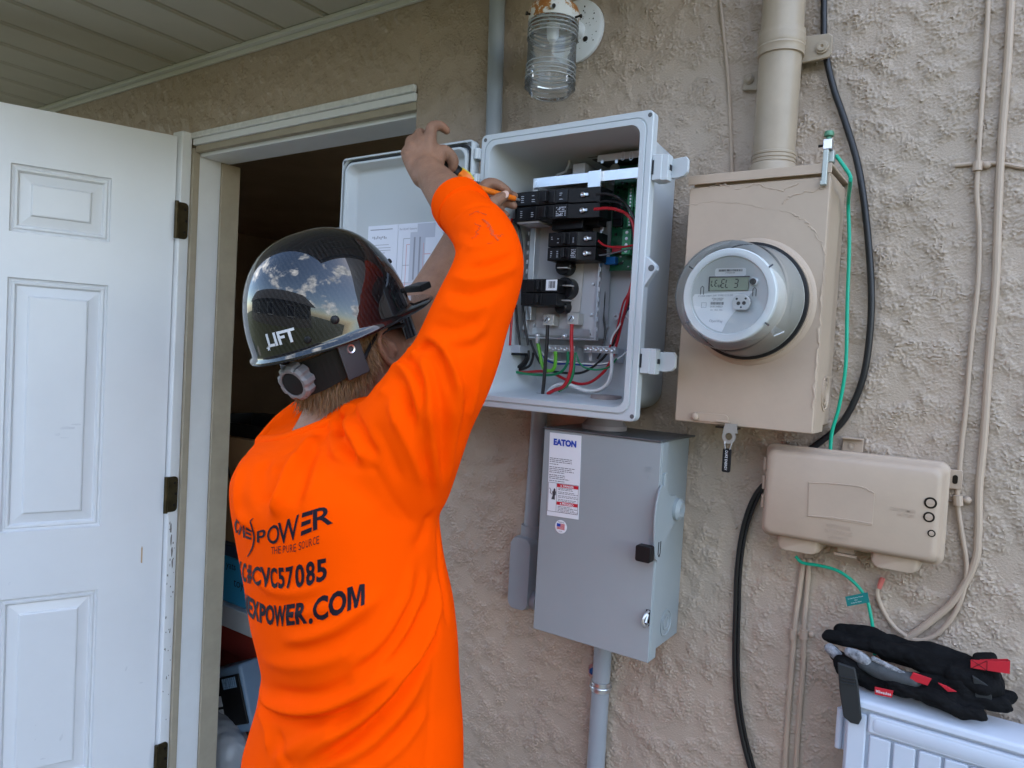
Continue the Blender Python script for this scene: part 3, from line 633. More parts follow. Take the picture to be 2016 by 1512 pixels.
# paint drips and curdled paint
mb = MB(); rnd = random.Random(11)
for pts, r_ in ((P_, R_) for P_, R_ in ((vl((-0.2818, -0.1268, 1.734), (-0.2593, -0.1268, 1.7178), (-0.2423, -0.1268, 1.6949), (-0.2339, -0.1268, 1.6726), (-0.2337, -0.1268, 1.6287), (-0.2339, -0.1268, 1.5699), (-0.2341, -0.1268, 1.5109), (-0.2343, -0.1268, 1.4516)), 0.0013), (vl((-0.4123, -0.1268, 1.7854), (-0.388, -0.1268, 1.7865), (-0.3675, -0.1268, 1.7769), (-0.3369, -0.1268, 1.7813), (-0.3062, -0.1268, 1.7703), (-0.2761, -0.1268, 1.7768)), 0.0011), (vl((-0.2974, -0.1268, 1.7501), (-0.2836, -0.1268, 1.7603), (-0.2554, -0.1268, 1.7647), (-0.2363, -0.1268, 1.7689)), 0.0012), (vl((-0.4524, -0.1268, 1.758), (-0.3902, -0.1268, 1.7583), (-0.3269, -0.1268, 1.7461), (-0.2818, -0.1268, 1.734)), 0.0007))):
    q = [p + Vector((rnd.gauss(0, 0.0012), 0, rnd.gauss(0, 0.0012))) for p in cr(pts, 8)]
    mb.tube(q, [max(0.0003, r_ * rnd.uniform(0.4, 1.3)) for _ in q], 6)
mb.build('paint_drip', m_tanp, cv)
# hasp at the bottom
mb = MB(); mb.loops([rrect(-0.386, 1.421, 0.060, 0.013, 0.006, y) for y in (MY - 0.0022, MY - 0.0045)]); mb.lathe([(0.006, 0), (0.006, 0.004), (0.003, 0.006), (0, 0.006)], (-0.408, MY - 0.0045, 1.421), NW, 14); mb.box(-0.374, -0.353, MY - 0.0065, MY - 0.0046, 1.4155, 1.4185); mb.build('hasp', m_tanp, t, bev=0.0006)
mb = MB(); mb.box(-0.374, -0.338, MY - 0.0085, MY + 0.004, 1.4065, 1.4095); mb.build('hasp_tab', MATS['screw_dark'], t, bev=0.0006)
# seal ring and tag
sg = empty('seal_tag', (-0.352, MY - 0.004, 1.345), 'black tag hanging from a metal seal ring under the meter box', 'tag')
mb = MB(); c0 = Vector((-0.3515, MY - 0.006, 1.395)); NR = 24
for k in range(1): 
    lo = [[c0 + Vector((math.cos(a) * r_, yy, math.sin(a) * r_ * 1.05)) for a in [2 * math.pi * j / NR for j in range(NR)]] for r_, yy in ((0.0055, 0), (0.0105, 0), (0.0105, -0.003), (0.0055, -0.003), (0.0055, 0))]
    mb.loops(lo, False, False)
mb.prism([(-0.010, 0), (0.013, 0.0), (0.011, 0.014), (-0.007, 0.014)], c0 + Vector((0, -0.0002, 0.006)), X1, Z1, (0, -0.0025, 0)); mb.build('seal_ring', m_zinc, sg)
mb = MB(); mb.tube([c0 + Vector((-0.006, -0.003, -0.008)), c0 + Vector((-0.004, -0.004, -0.02))], 0.0009, 6); mb.tube([c0 + Vector((0.006, -0.003, -0.008)), c0 + Vector((0.003, -0.004, -0.02))], 0.0009, 6); mb.build('seal_wire', m_zinc, sg)
mb = MB(); mb.loops([rrect(-0.3525, 1.358, 0.013, 0.037, 0.003, y) for y in (MY - 0.006, MY - 0.0105)]); tg = mb.build('tag_body', m_black, sg, bev=0.0008)
text('DUKE ENERGY', (-0.3525, MY - 0.0106, 1.358), (0, 0, -1), X1, 0.0042, m_whp, tg, w_=0.030, lift=0.0004)

# ------------------------------------------------------------------ the meter itself
mt_ = empty('electric_meter', tuple(MC), 'round glass covered electric meter with digital display on the tan box', 'electric meter')
mb = MB(); mb.lathe([(0.080, 0.0096), (0.0885, 0.0100), (0.0885, 0.017), (0.0850, 0.0185)], MC, NW, 56, cap0=True, cap1=True); mb.build('base_ring', m_black, mt_)
mb = MB(); mb.lathe([(0.0840, 0.0186), (0.0838, 0.0202)], MC, NW, 56); mb.build('base_plate', M('meter_base_grey', (0.55, 0.54, 0.50), 0.5), mt_, smooth=False)
m_mface = M('meter_face', (0.50, 0.53, 0.54), 0.55); m_mring = M('meter_ring', (0.66, 0.69, 0.70), 0.45)
mb = MB(); mb.lathe([(0.060, 0.0205), (0.060, 0.098), (0.054, 0.100)], MC, NW, 48, cap0=True, cap1=True); mb.build('meter_body', M('meter_inner', (0.62, 0.60, 0.55), 0.5), mt_)
FY = -(0.1005)
mb = MB(); mb.lathe([(0.0665, 0.094), (0.0665, 0.1015), (0.0650, 0.103), (0.0555, 0.103), (0.0545, 0.1012)], MC, NW, 56, cap0=True, cap1=False); mb.build('bezel', m_mring, mt_)
mb = MB(); mb.lathe([(0.0549, 0.1008), (0.0549, 0.1013)], MC, NW, 56); mb.build('face_plate', m_mface, mt_, smooth=False)
def mp_(x, z, d=0.1014): return MC + Vector((x, -d, z))
m_lcd = M('lcd', (0.30, 0.36, 0.27), 0.3); m_ltx = M('lcd_segment', (0.008, 0.012, 0.008), 0.4); m_lab = M('white_label', (0.78, 0.80, 0.83), 0.45); m_prt = M('grey_print', (0.05, 0.05, 0.06), 0.6); m_prt2 = M('light_print', (0.22, 0.24, 0.30), 0.6)
mb = MB(); mb.box(MC.x - 0.0275, MC.x + 0.0275, MC.y - 0.1042, MC.y - 0.1014, MC.z + 0.0065, MC.z + 0.0250); lcd = mb.build('display', m_lcd, mt_, bev=0.0008)
mb = MB(); fr_ = [(-0.0285, 0.0260), (0.0285, 0.0260)]; mb.box(MC.x - 0.0285, MC.x + 0.0285, MC.y - 0.1052, MC.y - 0.1014, MC.z + 0.0251, MC.z + 0.0264); mb.box(MC.x - 0.0287, MC.x - 0.0276, MC.y - 0.1052, MC.y - 0.1014, MC.z + 0.0060, MC.z + 0.0250); mb.build('display_frame', m_prt, mt_)
SEG = {'L': 'def', 'E': 'adefg', 'V': 'cde', '3': 'abcdg'}
mb = MB(); sp = {'a': ((0, 1), (1, 1)), 'b': ((1, 1), (1, .5)), 'c': ((1, .5), (1, 0)), 'd': ((0, 0), (1, 0)), 'e': ((0, 0), (0, .5)), 'f': ((0, .5), (0, 1)), 'g': ((0, .5), (1, .5))}
def seg7(ch, x, z, w_, h_, th):
    for s_ in SEG[ch]:
        (a0, b0_), (a1, b1) = sp[s_]
        q0 = mp_(x + a0 * w_ + b0_ * h_ * 0.1, z + b0_ * h_, 0.1046); q1 = mp_(x + a1 * w_ + b1 * h_ * 0.1, z + b1 * h_, 0.1046)
        d = (q1 - q0).normalized(); n2 = d.cross(Vector((0, 1, 0))) * th * 1.5; q0 = q0 + d * th * 1.2; q1 = q1 - d * th * 1.2
        mb.add([q0 - n2, q1 - n2, q1 + n2, q0 + n2], [(0, 1, 2, 3)])
for ch, x, z, w_, h_ in (('L', -0.0250, 0.0125, 0.0033, 0.0085), ('E', -0.0200, 0.0125, 0.0033, 0.0085), ('V', -0.0150, 0.0115, 0.0028, 0.0075), ('E', -0.0108, 0.0105, 0.0045, 0.0115), ('L', -0.0045, 0.0105, 0.0040, 0.0115), ('3', 0.0075, 0.0105, 0.0048, 0.0115)): seg7(ch, x, z, w_, h_, 0.00045)
mb.build('display_segments', m_ltx, lcd, smooth=False)
mb = MB(); mb.loops([rrect(MC.x + 0.0005, MC.z + 0.0325, 0.044, 0.0115, 0.003, MC.y - d) for d in (0.1014, 0.1018)]); la = mb.build('barcode_label', m_lab, mt_, smooth=False)
mb = MB(); rnd = random.Random(5); x = -0.016
while x < 0.0165:
    w_ = rnd.choice((0.0004, 0.0008, 0.0012)); mb.box(MC.x + x, MC.x + x + w_, MC.y - 0.1021, MC.y - 0.1019, MC.z + 0.0335, MC.z + 0.0365); x += w_ + rnd.choice((0.0004, 0.0007))
text('5W02052187', mp_(0.0005, 0.0316, 0.1019), X1, Z1, 0.0018, m_prt, la, mb=mb, lift=0.0002); mb.build('print', m_prt, la, smooth=False)
# white nameplate: part of a disc cut by a slanted line
pl = [(-0.0495, 0.0015), (0.036, 0.0060)]
pl += [(0.032, 0.003), (0.022, -0.010), (0.008, -0.026), (-0.001, -0.040), (-0.006, -0.0518)]
pl += [(0.0522 * math.cos(t_), 0.0522 * math.sin(t_)) for t_ in [math.radians(a) for a in range(-99, -178, -6)]]
mb = MB(); mb.prism(list(reversed(pl)), mp_(0, 0, 0.1014), X1, Z1, (0, -0.0004, 0)); npl = mb.build('name_plate', m_lab, mt_, smooth=False)
mb = MB(); T_ = 0.1019
text('*3913950*', mp_(-0.0150, -0.0055, T_), X1, Z1, 0.0042, m_prt, npl, mb=mb, w_=0.0168, lift=0.0002)
text('DUKE ENERGY', mp_(-0.0160, -0.0160, T_), X1, Z1, 0.0027, m_prt, npl, mb=mb, w_=0.0180, lift=0.0002)
x = -0.0250; rnd = random.Random(8)
while x < -0.0062:
    w_ = rnd.choice((0.0004, 0.0007, 0.0011)); mb.box(MC.x + x, MC.x + x + w_, MC.y - 0.1021, MC.y - 0.1019, MC.z - 0.0134, MC.z - 0.0096); x += w_ + rnd.choice((0.0004, 0.0007))
mb.build('print', m_prt, npl, smooth=False)
mb = MB(); text('CL200 240V 3W TYPE C12.20', mp_(-0.0190, -0.0005, T_), (1, 0, 0.03), Z1, 0.0024, m_prt2, npl, mb=mb, w_=0.050, lift=0.0002)
text('321 855 252', mp_(-0.0160, -0.0208, T_), X1, Z1, 0.0026, m_prt2, npl, mb=mb, w_=0.0175, lift=0.0002); text('OpenWay', mp_(-0.0155, -0.0365, T_), X1, Z1, 0.0040, m_prt2, npl, mb=mb, w_=0.0190, lift=0.0002)
for (a0, a1, b0_, b1) in ((-0.0385, -0.0312, -0.0105, -0.0109), (-0.0385, -0.0312, -0.0174, -0.0178), (-0.0385, -0.0381, -0.0178, -0.0105), (-0.0316, -0.0312, -0.0178, -0.0105)): mb.box(MC.x + a0, MC.x + a1, MC.y - 0.1021, MC.y - 0.1019, MC.z + b0_, MC.z + b1)
mb.build('print', m_prt2, npl, smooth=False)
mb = MB(); mb.lathe([(0.0056, 0), (0.0056, 0.003), (0.0044, 0.0045)], mp_(0.0345, 0.0185), NW, 22); bt = mb.build('reset_button', m_mring, mt_); mb = MB(); mb.lathe([(0.0045, 0.0046), (0.0042, 0.006), (0, 0.0062)], mp_(0.0340, 0.0185), NW, 20); mb.build('button_cap', m_black, bt)
mb = MB()
for x, z in ((-0.0385, 0.007), (0.0360, 0.0045)): mb.tube([mp_(x - 0.0022, z - 0.006, 0.1022), mp_(x - 0.0022, z + 0.004, 0.1022), mp_(x, z + 0.0062, 0.1022), mp_(x + 0.0022, z + 0.004, 0.1022), mp_(x + 0.0022, z - 0.006, 0.1022)], 0.0005, 6)
mb.build('staple', m_prt, mt_)
oc = mp_(0.0205, -0.0115); mb = MB(); pl = [(0.0128 * math.cos(a), 0.0128 * math.sin(a)) for a in [math.radians(-48 + 276 * k / 20) for k in range(21)]]
mb.prism(pl, oc, X1, Z1, (0, -0.0075, 0)); op = mb.build('optical_port', m_zinc, mt_, bev=0.0008)
mb = MB()
for x, z, r_ in ((-0.0035, -0.0005, 0.0027), (0.0042, 0.0, 0.0027), (-0.0062, 0.0058, 0.0016), (0.0062, 0.0062, 0.0016), (0.0003, -0.0058, 0.0014)): mb.lathe([(r_, 0.0001), (r_ * 0.9, 0.0006), (0, 0.0007)], oc + Vector((x, -0.0075, z)), NW, 14)
mb.build('port_hole', m_black, op)
m_mg = clear('meter_glass', (0.99, 0.995, 0.995), 0.04, 1.30, 0.045, (0.75, 0.76, 0.75))
po = [(0.0845, 0.0205), (0.0835, 0.024), (0.0790, 0.060), (0.0765, 0.090), (0.0775, 0.096), (0.0770, 0.106), (0.0745, 0.1135), (0.0700, 0.1165), (0.0650, 0.1160), (0.0630, 0.1140), (0.0, 0.1140)]
pi_ = [(0.0, 0.1115), (0.0625, 0.1115), (0.0655, 0.1132), (0.0695, 0.1138), (0.0722, 0.1115), (0.0740, 0.104), (0.0735, 0.090), (0.0760, 0.060), (0.0805, 0.0245), (0.0812, 0.0205)]
mb = MB(); mb.lathe(po, MC, NW, 64, cap0=False, cap1=False); gl = mb.build('glass_cover', m_mg, mt_, sharp=50)
mb = MB()
for a in (35, 145, 215, 325):
    d = Vector((math.cos(math.radians(a)), 0, math.sin(math.radians(a)))); mb.tube([MC + d * 0.0660 + NW * 0.1045, MC + d * 0.0725 + NW * 0.1045], 0.0012, 8)
mb.build('cover_tab', m_prt, mt_)
MB().obox(MC + Vector((0.062, -0.060, -0.050)), Vector((0.006, 0.0015, 0.003)), Vector((-0.0015, 0.008, 0.001)), Vector((0.0003, 0, -0.0006))).build('sticker', m_lab, mt_)

# ------------------------------------------------------------------ ground clamp and green wire
gc = empty('ground_clamp', (-0.238, -0.10, 1.80), 'galvanised ground clamp hooked on the top corner of the meter box', 'clamp')
mb = MB(); mb.box(-0.2435, -0.2360, MY - 0.009, MY - 0.001, 1.774, 1.8215); mb.box(-0.2435, -0.2300, MY - 0.0005, MY + 0.012, 1.8045, 1.8215); mb.box(-0.2445, -0.2355, MY - 0.0115, MY - 0.0035, 1.770, 1.777); mb.build('clamp_body', M('galvanised', (0.42, 0.45, 0.42), 0.45, 0.6), gc, bev=0.0015)
mb = MB(); mb.box(-0.2445, -0.2325, MY - 0.008, MY + 0.006, 1.8217, 1.8365); mb.build('lug', m_zinc, gc, bev=0.001)
mb = MB(); mb.lathe([(0.0042, 0), (0.0036, 0.004), (0.0065, 0.005), (0.0072, 0.008), (0.006, 0.012), (0, 0.0125)], (-0.2385, MY - 0.001, 1.8366), Z1, 14); mb.build('green_screw', M('green_patina', (0.10, 0.24, 0.15), 0.5, 0.4), gc)
mb = MB(); mb.tube([(-0.244, MY - 0.001, 1.829), (-0.252, MY - 0.001, 1.829)], 0.002, 8); mb.build('set_screw', MATS['screw_dark'], gc)
gw = MB().tube(vl((-0.2294, -0.115, 1.8162), (-0.2188, -0.115, 1.8013), (-0.209, -0.115, 1.7859), (-0.2076, -0.115, 1.7749)) + vl((-0.223, -0.035, 1.7634), (-0.2174, -0.035, 1.7011), (-0.2139, -0.035, 1.6077), (-0.2098, -0.035, 1.5141), (-0.215, -0.035, 1.4509), (-0.2225, -0.035, 1.4107), (-0.2231, -0.035, 1.3764)), 0.0028, 10, smooth=5)
tag(gw.build('ground_wire', m_grn, at=(-0.23, -0.03, 1.6)), 'bright green ground wire running down beside the meter box from its clamp', 'wire', 'green ground wires')
t = empty('ground_wire', (-0.2, -0.02, 1.15), 'short green ground wire curving out below the network box with a tag', 'wire', 'green ground wires')
MB().tube(vl((-0.2632, -0.035, 1.2068), (-0.2518, -0.035, 1.1985), (-0.2291, -0.035, 1.1992), (-0.1992, -0.035, 1.1967), (-0.173, -0.035, 1.1819), (-0.1568, -0.035, 1.1622), (-0.1498, -0.035, 1.1405), (-0.1446, -0.035, 1.1161), (-0.1402, -0.035, 1.0807)), 0.0026, 10, smooth=5).build('wire', m_grn, t)
a_ = vl((-0.1859, -0.039, 1.1602), (-0.1557, -0.039, 1.1743), (-0.1519, -0.039, 1.1597), (-0.1821, -0.039, 1.1461))
mb = MB(); mb.loops([a_, [p + Vector((0, 0.0012, 0)) for p in a_]]); tg = mb.build('wire_tag', M('teal_tag', (0.005, 0.18, 0.17), 0.4), t)
mb = MB(); ux = (a_[1] - a_[0]).normalized(); uz = (a_[0] - a_[3]).normalized(); cc = (a_[0] + a_[1] + a_[2] + a_[3]) / 4
for i_, s_ in enumerate(('Do Not Remove Ground', 'Wire', 'Except For Repair')): text(s_, cc + uz * (0.0034 - 0.0034 * i_) - ux * 0.002, ux, uz, 0.0016, m_whp, tg, mb=mb, lift=0.0006)
mb.build('print', m_whp, tg, smooth=False)

# ------------------------------------------------------------------ loose cables
cb = MB(); p1 = vl((-0.3203, -0.012, 2.5481), (-0.303, -0.012, 2.3366), (-0.2867, -0.012, 2.1181), (-0.2829, -0.012, 2.0616), (-0.2784, -0.012, 2.0169), (-0.2621, -0.012, 1.9545), (-0.2403, -0.012, 1.8959), (-0.2163, -0.012, 1.8225), (-0.1989, -0.012, 1.7352), (-0.1862, -0.012, 1.6412), (-0.1828, -0.012, 1.5709), (-0.1873, -0.012, 1.5), (-0.2038, -0.012, 1.4433), (-0.2252, -0.012, 1.4091), (-0.2611, -0.012, 1.3741), (-0.3061, -0.012, 1.3333))
cb.tube(p1, 0.0052, 12, smooth=6)
p2 = vl((-0.3065, -0.01, 1.3331), (-0.3384, -0.01, 1.2901), (-0.3549, -0.01, 1.2312), (-0.3604, -0.01, 1.1603), (-0.3583, -0.01, 1.0907), (-0.3548, -0.01, 1.0125), (-0.3476, -0.01, 0.9441), (-0.335, -0.01, 0.8866), (-0.3158, -0.01, 0.8303), (-0.2945, -0.01, 0.7879))
cb.tube(p2, 0.0050, 12, smooth=6)
cbo = cb.build('black_cable', m_blkc, at=(-0.2, -0.01, 1.5)); tag(cbo, 'thick black cable looping from the mast strap down behind the network box', 'cable')
MB().tube(vl((-0.3128, -0.0145, 1.3225), (-0.3321, -0.0145, 1.2891), (-0.3477, -0.0145, 1.2332), (-0.3532, -0.0145, 1.1628), (-0.3511, -0.0145, 1.0936), (-0.3476, -0.0145, 1.0159), (-0.3404, -0.0145, 0.948), (-0.328, -0.0145, 0.8908), (-0.3081, -0.0145, 0.8351), (-0.2869, -0.0145, 0.793)), 0.0022, 8, smooth=6).build('thin_strand', m_blkc, cbo)
def cable(label, spec, y, r_, m_=m_tanp):
    o = MB().tube(spec, r_, 10, smooth=6).build('painted_cable', m_, at=tuple(spec[-1])); tag(o, label, 'cable', 'tan painted cables on the wall'); return o
cable('thin tan painted cable left of the service mast above the meter box', vl((-0.5077, -0.004, 2.6011), (-0.4817, -0.004, 2.3501), (-0.4603, -0.004, 2.1542), (-0.4492, -0.004, 2.0826), (-0.4358, -0.004, 2.0023), (-0.4281, -0.004, 1.9407), (-0.4208, -0.004, 1.8706), (-0.4172, -0.004, 1.8313)), 0, 0.0030)
cable('thin tan painted cable ending in a loop under the network box', vl((-0.0708, -0.007, 2.4431), (-0.0658, -0.007, 2.2452), (-0.0624, -0.007, 2.0601), (-0.0609, -0.007, 2.0027), (-0.0604, -0.007, 1.9309), (-0.0597, -0.007, 1.866), (-0.0588, -0.007, 1.8081), (-0.0576, -0.007, 1.7717), (-0.0506, -0.007, 1.7132), (-0.0475, -0.007, 1.6404), (-0.0496, -0.007, 1.5526), (-0.0499, -0.007, 1.4642), (-0.0515, -0.007, 1.4048), (-0.0512, -0.007, 1.3528), (-0.0513, -0.007, 1.3266), (-0.0425, -0.007, 1.2796), (-0.0339, -0.007, 1.2366), (-0.0345, -0.007, 1.1992), (-0.0445, -0.007, 1.1593), (-0.0635, -0.007, 1.1256), (-0.0888, -0.007, 1.1097), (-0.1166, -0.007, 1.1194), (-0.137, -0.007, 1.1441), (-0.1465, -0.007, 1.1696), (-0.1403, -0.007, 1.1923)), 0, 0.0033)
cable('thick tan painted cable at the far right of the wall', vl((-0.0382, -0.006, 2.4297), (-0.0355, -0.006, 2.2358), (-0.035, -0.006, 2.0541), (-0.033, -0.006, 1.9551), (-0.0325, -0.006, 1.8414), (-0.0299, -0.006, 1.7411), (-0.0261, -0.006, 1.6403), (-0.0266, -0.006, 1.539), (-0.0253, -0.006, 1.4298), (-0.026, -0.006, 1.3489), (-0.0228, -0.006, 1.2831), (-0.0247, -0.006, 1.2383), (-0.0448, -0.006, 1.1816), (-0.0743, -0.006, 1.1401), (-0.1053, -0.006, 1.1033), (-0.1305, -0.006, 1.0665)), 0, 0.0052)
cable('left one of the two tan cables below the network box', vl((-0.2562, -0.005, 1.1981), (-0.2598, -0.005, 1.1471), (-0.263, -0.005, 1.0875), (-0.263, -0.005, 1.0283), (-0.2636, -0.005, 0.9432), (-0.2624, -0.005, 0.8411), (-0.2621, -0.005, 0.7897)), 0, 0.0046)
cable('right one of the two tan cables below the network box', vl((-0.2484, -0.005, 1.1997), (-0.2482, -0.005, 1.1498), (-0.2489, -0.005, 1.0911), (-0.2458, -0.005, 1.0332), (-0.2464, -0.005, 0.9488), (-0.2459, -0.005, 0.8473), (-0.2449, -0.005, 0.7966)), 0, 0.0038)
MB().tube(vl((-0.1403, -0.0072, 1.1924), (-0.1431, -0.0072, 1.1823), (-0.1448, -0.0072, 1.1756)), 0.0038, 10).build('red_end', M('pink_red', (0.62, 0.16, 0.13), 0.5), bpy.data.objects['painted_cable.001'])
for par, spec in (('painted_cable.001', vl((-0.0594, -0.008, 1.8166), (-0.0591, -0.008, 1.8035))), ('painted_cable.001', vl((-0.0511, -0.01, 1.3345), (-0.0495, -0.01, 1.3199))), ('painted_cable.003', vl((-0.2646, -0.006, 1.0805), (-0.2643, -0.006, 1.0637))), ('painted_cable.004', vl((-0.2482, -0.006, 1.0832), (-0.248, -0.006, 1.0681)))):
    MB().tube(spec, 0.0062, 10).build('cable_clip', m_tanp, bpy.data.objects[par])
    mbk = MB(); mbk.ball(spec[0].lerp(spec[1], 0.4) + Vector((0.011, 0.004, 0)), 0.006, 0.005, 0.0055, n=8); mbk.build('clip_nail', m_tanp, bpy.data.objects[par])
MB().tube(vl((-0.0876, -0.004, 1.8146), (-0.0594, -0.004, 1.8147), (-0.0317, -0.004, 1.8119), (-0.0039, -0.004, 1.8034), (0.0215, -0.004, 1.8009)), 0.0030, 8, smooth=3).build('cross_bead', m_tanp, bpy.data.objects['painted_cable.002'])

# ------------------------------------------------------------------ network interface box
t = empty('network_box', (-0.19, -0.04, 1.24), 'wide tan painted telephone network box with three lock holes', 'utility box')
cx_, cz_ = -0.186, 1.312; W_, H_ = 0.246, 0.140
mb = MB(); mb.loops([rrect(cx_, cz_, w_, h_, 0.010, y) for y, w_, h_ in ((-0.006, W_ - 0.004, H_ - 0.002), (-0.052, W_, H_), (-0.0555, W_, H_))]); mb.build('base', m_tanp, t, sharp=50)
mb = MB(); mb.loops([rrect(cx_, cz_, W_ + e, H_ + e, 0.012, y) for y, e in ((-0.056, 0.006), (-0.062, 0.006), (-0.064, 0.0), (-0.080, -0.006), (-0.087, -0.012), (-0.0895, -0.022))]); cv = mb.build('cover', m_tanp, t, sharp=50)
LFY = -0.0896
mb = MB(); q = vl((-0.24, -0.0896, 1.3347), (-0.1715, -0.0896, 1.3394), (-0.1496, -0.0896, 1.3331), (-0.1491, -0.0896, 1.2852), (-0.2374, -0.0896, 1.2849)); mb.loops([q, [p + Vector((0, -0.0012, 0)) for p in q]]); mb.build('painted_label', m_tanp, cv, bev=0.0004)
mb = MB(); rnd = random.Random(2)
for sp_ in (vl((-0.24, -0.0896, 1.3347), (-0.2059, -0.0896, 1.3382), (-0.1715, -0.0896, 1.3394), (-0.1565, -0.0896, 1.3357), (-0.1496, -0.0896, 1.3324)), vl((-0.2374, -0.0896, 1.2849), (-0.1956, -0.0896, 1.2882), (-0.1492, -0.0896, 1.2881))): mb.tube([p + Vector((0, -0.0012, rnd.gauss(0, 0.0003))) for p in cr(sp_, 5)], 0.0009, 6)
mb.build('label_curl', m_tanp, cv)
mb = MB()
for i_, s_ in enumerate(('NETWORK', 'INTERFACE', 'DEVICE')): text(s_, Vector((-0.1933, -0.0896, 1.2758)) + Vector((0, 0, -0.0085 * i_)), X1, Z1, 0.0058, m_tanp, cv, mb=mb, w_=(0.034, 0.038, 0.027)[i_], bold=0.01, lift=0.0010)
for i_, s_ in enumerate(('CUSTOMER', 'ACCESS')): text(s_, Vector((-0.112, -0.0896, 1.3143)) + Vector((0.004 * i_, 0, -0.0065 * i_)), X1, Z1, 0.0046, m_tanp, cv, mb=mb, bold=0.01, lift=0.0010)
mb.build('embossed_letters', m_tanp, cv, smooth=False)
m_hole = MATS['screw_dark']
for (a, b, r_) in ((1832, 990, 0.0080), (1829, 1018, 0.0072), (1834, 1050, 0.0050)):
    c = next(spots_1); mb = MB(); mb.lathe([(r_, 0), (r_, 0.0006), (0, 0.0007)], c, NW, 20); k_ = mb.build('lock_hole', m_hole, cv)
    mb = MB(); mb.lathe([(r_ * 0.68, 0.0008), (r_ * 0.66, 0.002), (0, 0.0022)], c, NW, 18); mb.box(c.x - r_ * 0.5, c.x + r_ * 0.5, c.y - 0.0028, c.y - 0.0022, c.z - 0.0006, c.z + 0.0006); mb.build('lock_screw', m_tanp, k_)
mb = MB()
for xx in (-0.254, -0.120):
    mb.loops([rrect(xx, cz_ - H_ / 2 - 0.004, 0.064 - e, 0.030, 0.008, y) for y, e in ((-0.012, 0.0), (-0.060, 0.0), (-0.070, 0.006), (-0.072, 0.012))])
mb.build('cable_entry', m_tanp, t, sharp=50)
mb = MB(); mb.box(-0.200, -0.176, -0.050, -0.012, cz_ - H_ / 2 - 0.013, cz_ - H_ / 2 - 0.002); mb.box(-0.204, -0.172, -0.056, -0.052, cz_ - H_ / 2 - 0.017, cz_ - H_ / 2 - 0.013); mb.build('drain_clip', m_tanp, t, bev=0.001)
mb = MB(); mb.loops([rrect(-0.196, cz_ + H_ / 2 + 0.009, 0.030, 0.022, 0.003, y) for y in (-0.004, -0.009)]); mb.box(-0.211, -0.181, -0.020, -0.004, cz_ + H_ / 2 + 0.0185, cz_ + H_ / 2 + 0.021); tb = mb.build('mounting_tab', m_tanp, t, bev=0.001)
mb = MB(); mb.lathe([(0.005, 0), (0.005, 0.002), (0.002, 0.002), (0, 0.001)], (-0.196, -0.009, cz_ + H_ / 2 + 0.008), NW, 14); mb.build('tab_screw', m_tanp, tb)
mb = MB(); mb.loops([rrect(-0.062, 1.357, 0.030, 0.028, 0.003, y) for y in (-0.004, -0.011)]); tb = mb.build('mounting_tab', m_tanp, t, bev=0.001)
mb = MB(); mb.loops([rrect(-0.056, 1.357, 0.0065, 0.013, 0.003, y) for y in (-0.0112, -0.0116)]); mb.build('tab_slot', m_hole, tb)
mb = MB()
for z in (1.352, 1.322, 1.292): mb.box(cx_ - W_ / 2 - 0.006, cx_ - W_ / 2 - 0.001, -0.066, -0.050, z - 0.011, z + 0.011)
mb.build('hinge_knuckle', m_tanp, t, bev=0.0015)

# ------------------------------------------------------------------ grey disconnect switch
SX0, SX1, SZ0, SZ1, SY = -0.6735, -0.4525, 1.016, 1.379, -0.152
m_ds = M('ansi_grey', (0.30, 0.335, 0.345), 0.36, var=0.04, vscale=5)
t = empty('disconnect_switch', (-0.563, -0.07, SZ0), 'grey steel disconnect switch box with warning label and side lever', 'switch box')
mb = MB(); mb.box(SX0 + 0.003, SX1 - 0.010, SY + 0.006, -0.002, SZ0 + 0.004, SZ1 - 0.002); mb.build('body', m_ds, t, bev=0.002)
mb = MB(); mb.box(SX0, SX1, SY, SY + 0.0055, SZ0, SZ1 - 0.004); mb.box(SX1 - 0.0018, SX1 + 0.0004, SY + 0.0057, SY + 0.030, SZ0 + 0.0005, SZ1 - 0.0045); cv = mb.build('front_cover', m_ds, t, bev=0.0014)
mb = MB(); mb.box(SX0 - 0.001, SX1 + 0.0002, SY - 0.003, -0.002, SZ1 - 0.0035, SZ1 - 0.0005); mb.build('drip_hood', M('shaded_steel', (0.12, 0.13, 0.135), 0.4, 0.4), t, bev=0.0008)  # hood coloured dark to stand in for the shadowed gap along the top
mb = MB(); mb.lathe([(0.040, 0), (0.040, 0.008), (0.034, 0.014), (0.030, 0.022)], (-0.592, -0.082, SZ1 + 0.0002), Z1, 32); mb.build('rain_hub', M('reddish_grey', (0.26, 0.22, 0.21), 0.5), t)
mb = MB(); mb.tube([(-0.592, -0.082, 1.38), (-0.592, -0.082, 1.44)], 0.028, 20); mb.build('nipple', MATS['reddish_grey'], t)
def sp_q(s): return vl((-0.6616, -0.1524, 1.3701), (-0.5984, -0.1524, 1.3707), (-0.5946, -0.1524, 1.2263), (-0.658, -0.1524, 1.2235))
q = sp_q('1083,851 1145,858 1139,1023 1077,1014'); mb = MB(); mb.loops([q, [p + Vector((0, -0.0006, 0)) for p in q]]); lab = mb.build('warning_label', m_lab, cv, smooth=False)
def on_lab(u, v): return q[0].lerp(q[1], u).lerp(q[3].lerp(q[2], u), v) + Vector((0, -0.0006, 0))
lu = (q[1] - q[0]).normalized(); lv = (q[0] - q[3]).normalized(); lw = (q[1] - q[0]).length; lh = (q[0] - q[3]).length
m_eb = M('print_blue', (0.01, 0.06, 0.42), 0.5); m_rp = M('print_red', (0.55, 0.01, 0.03), 0.5)
text('EATON', on_lab(0.50, 0.105), lu, lv, lh * 0.072, m_eb, lab, name='logo_letters', w_=lw * 0.72, bold=0.055)
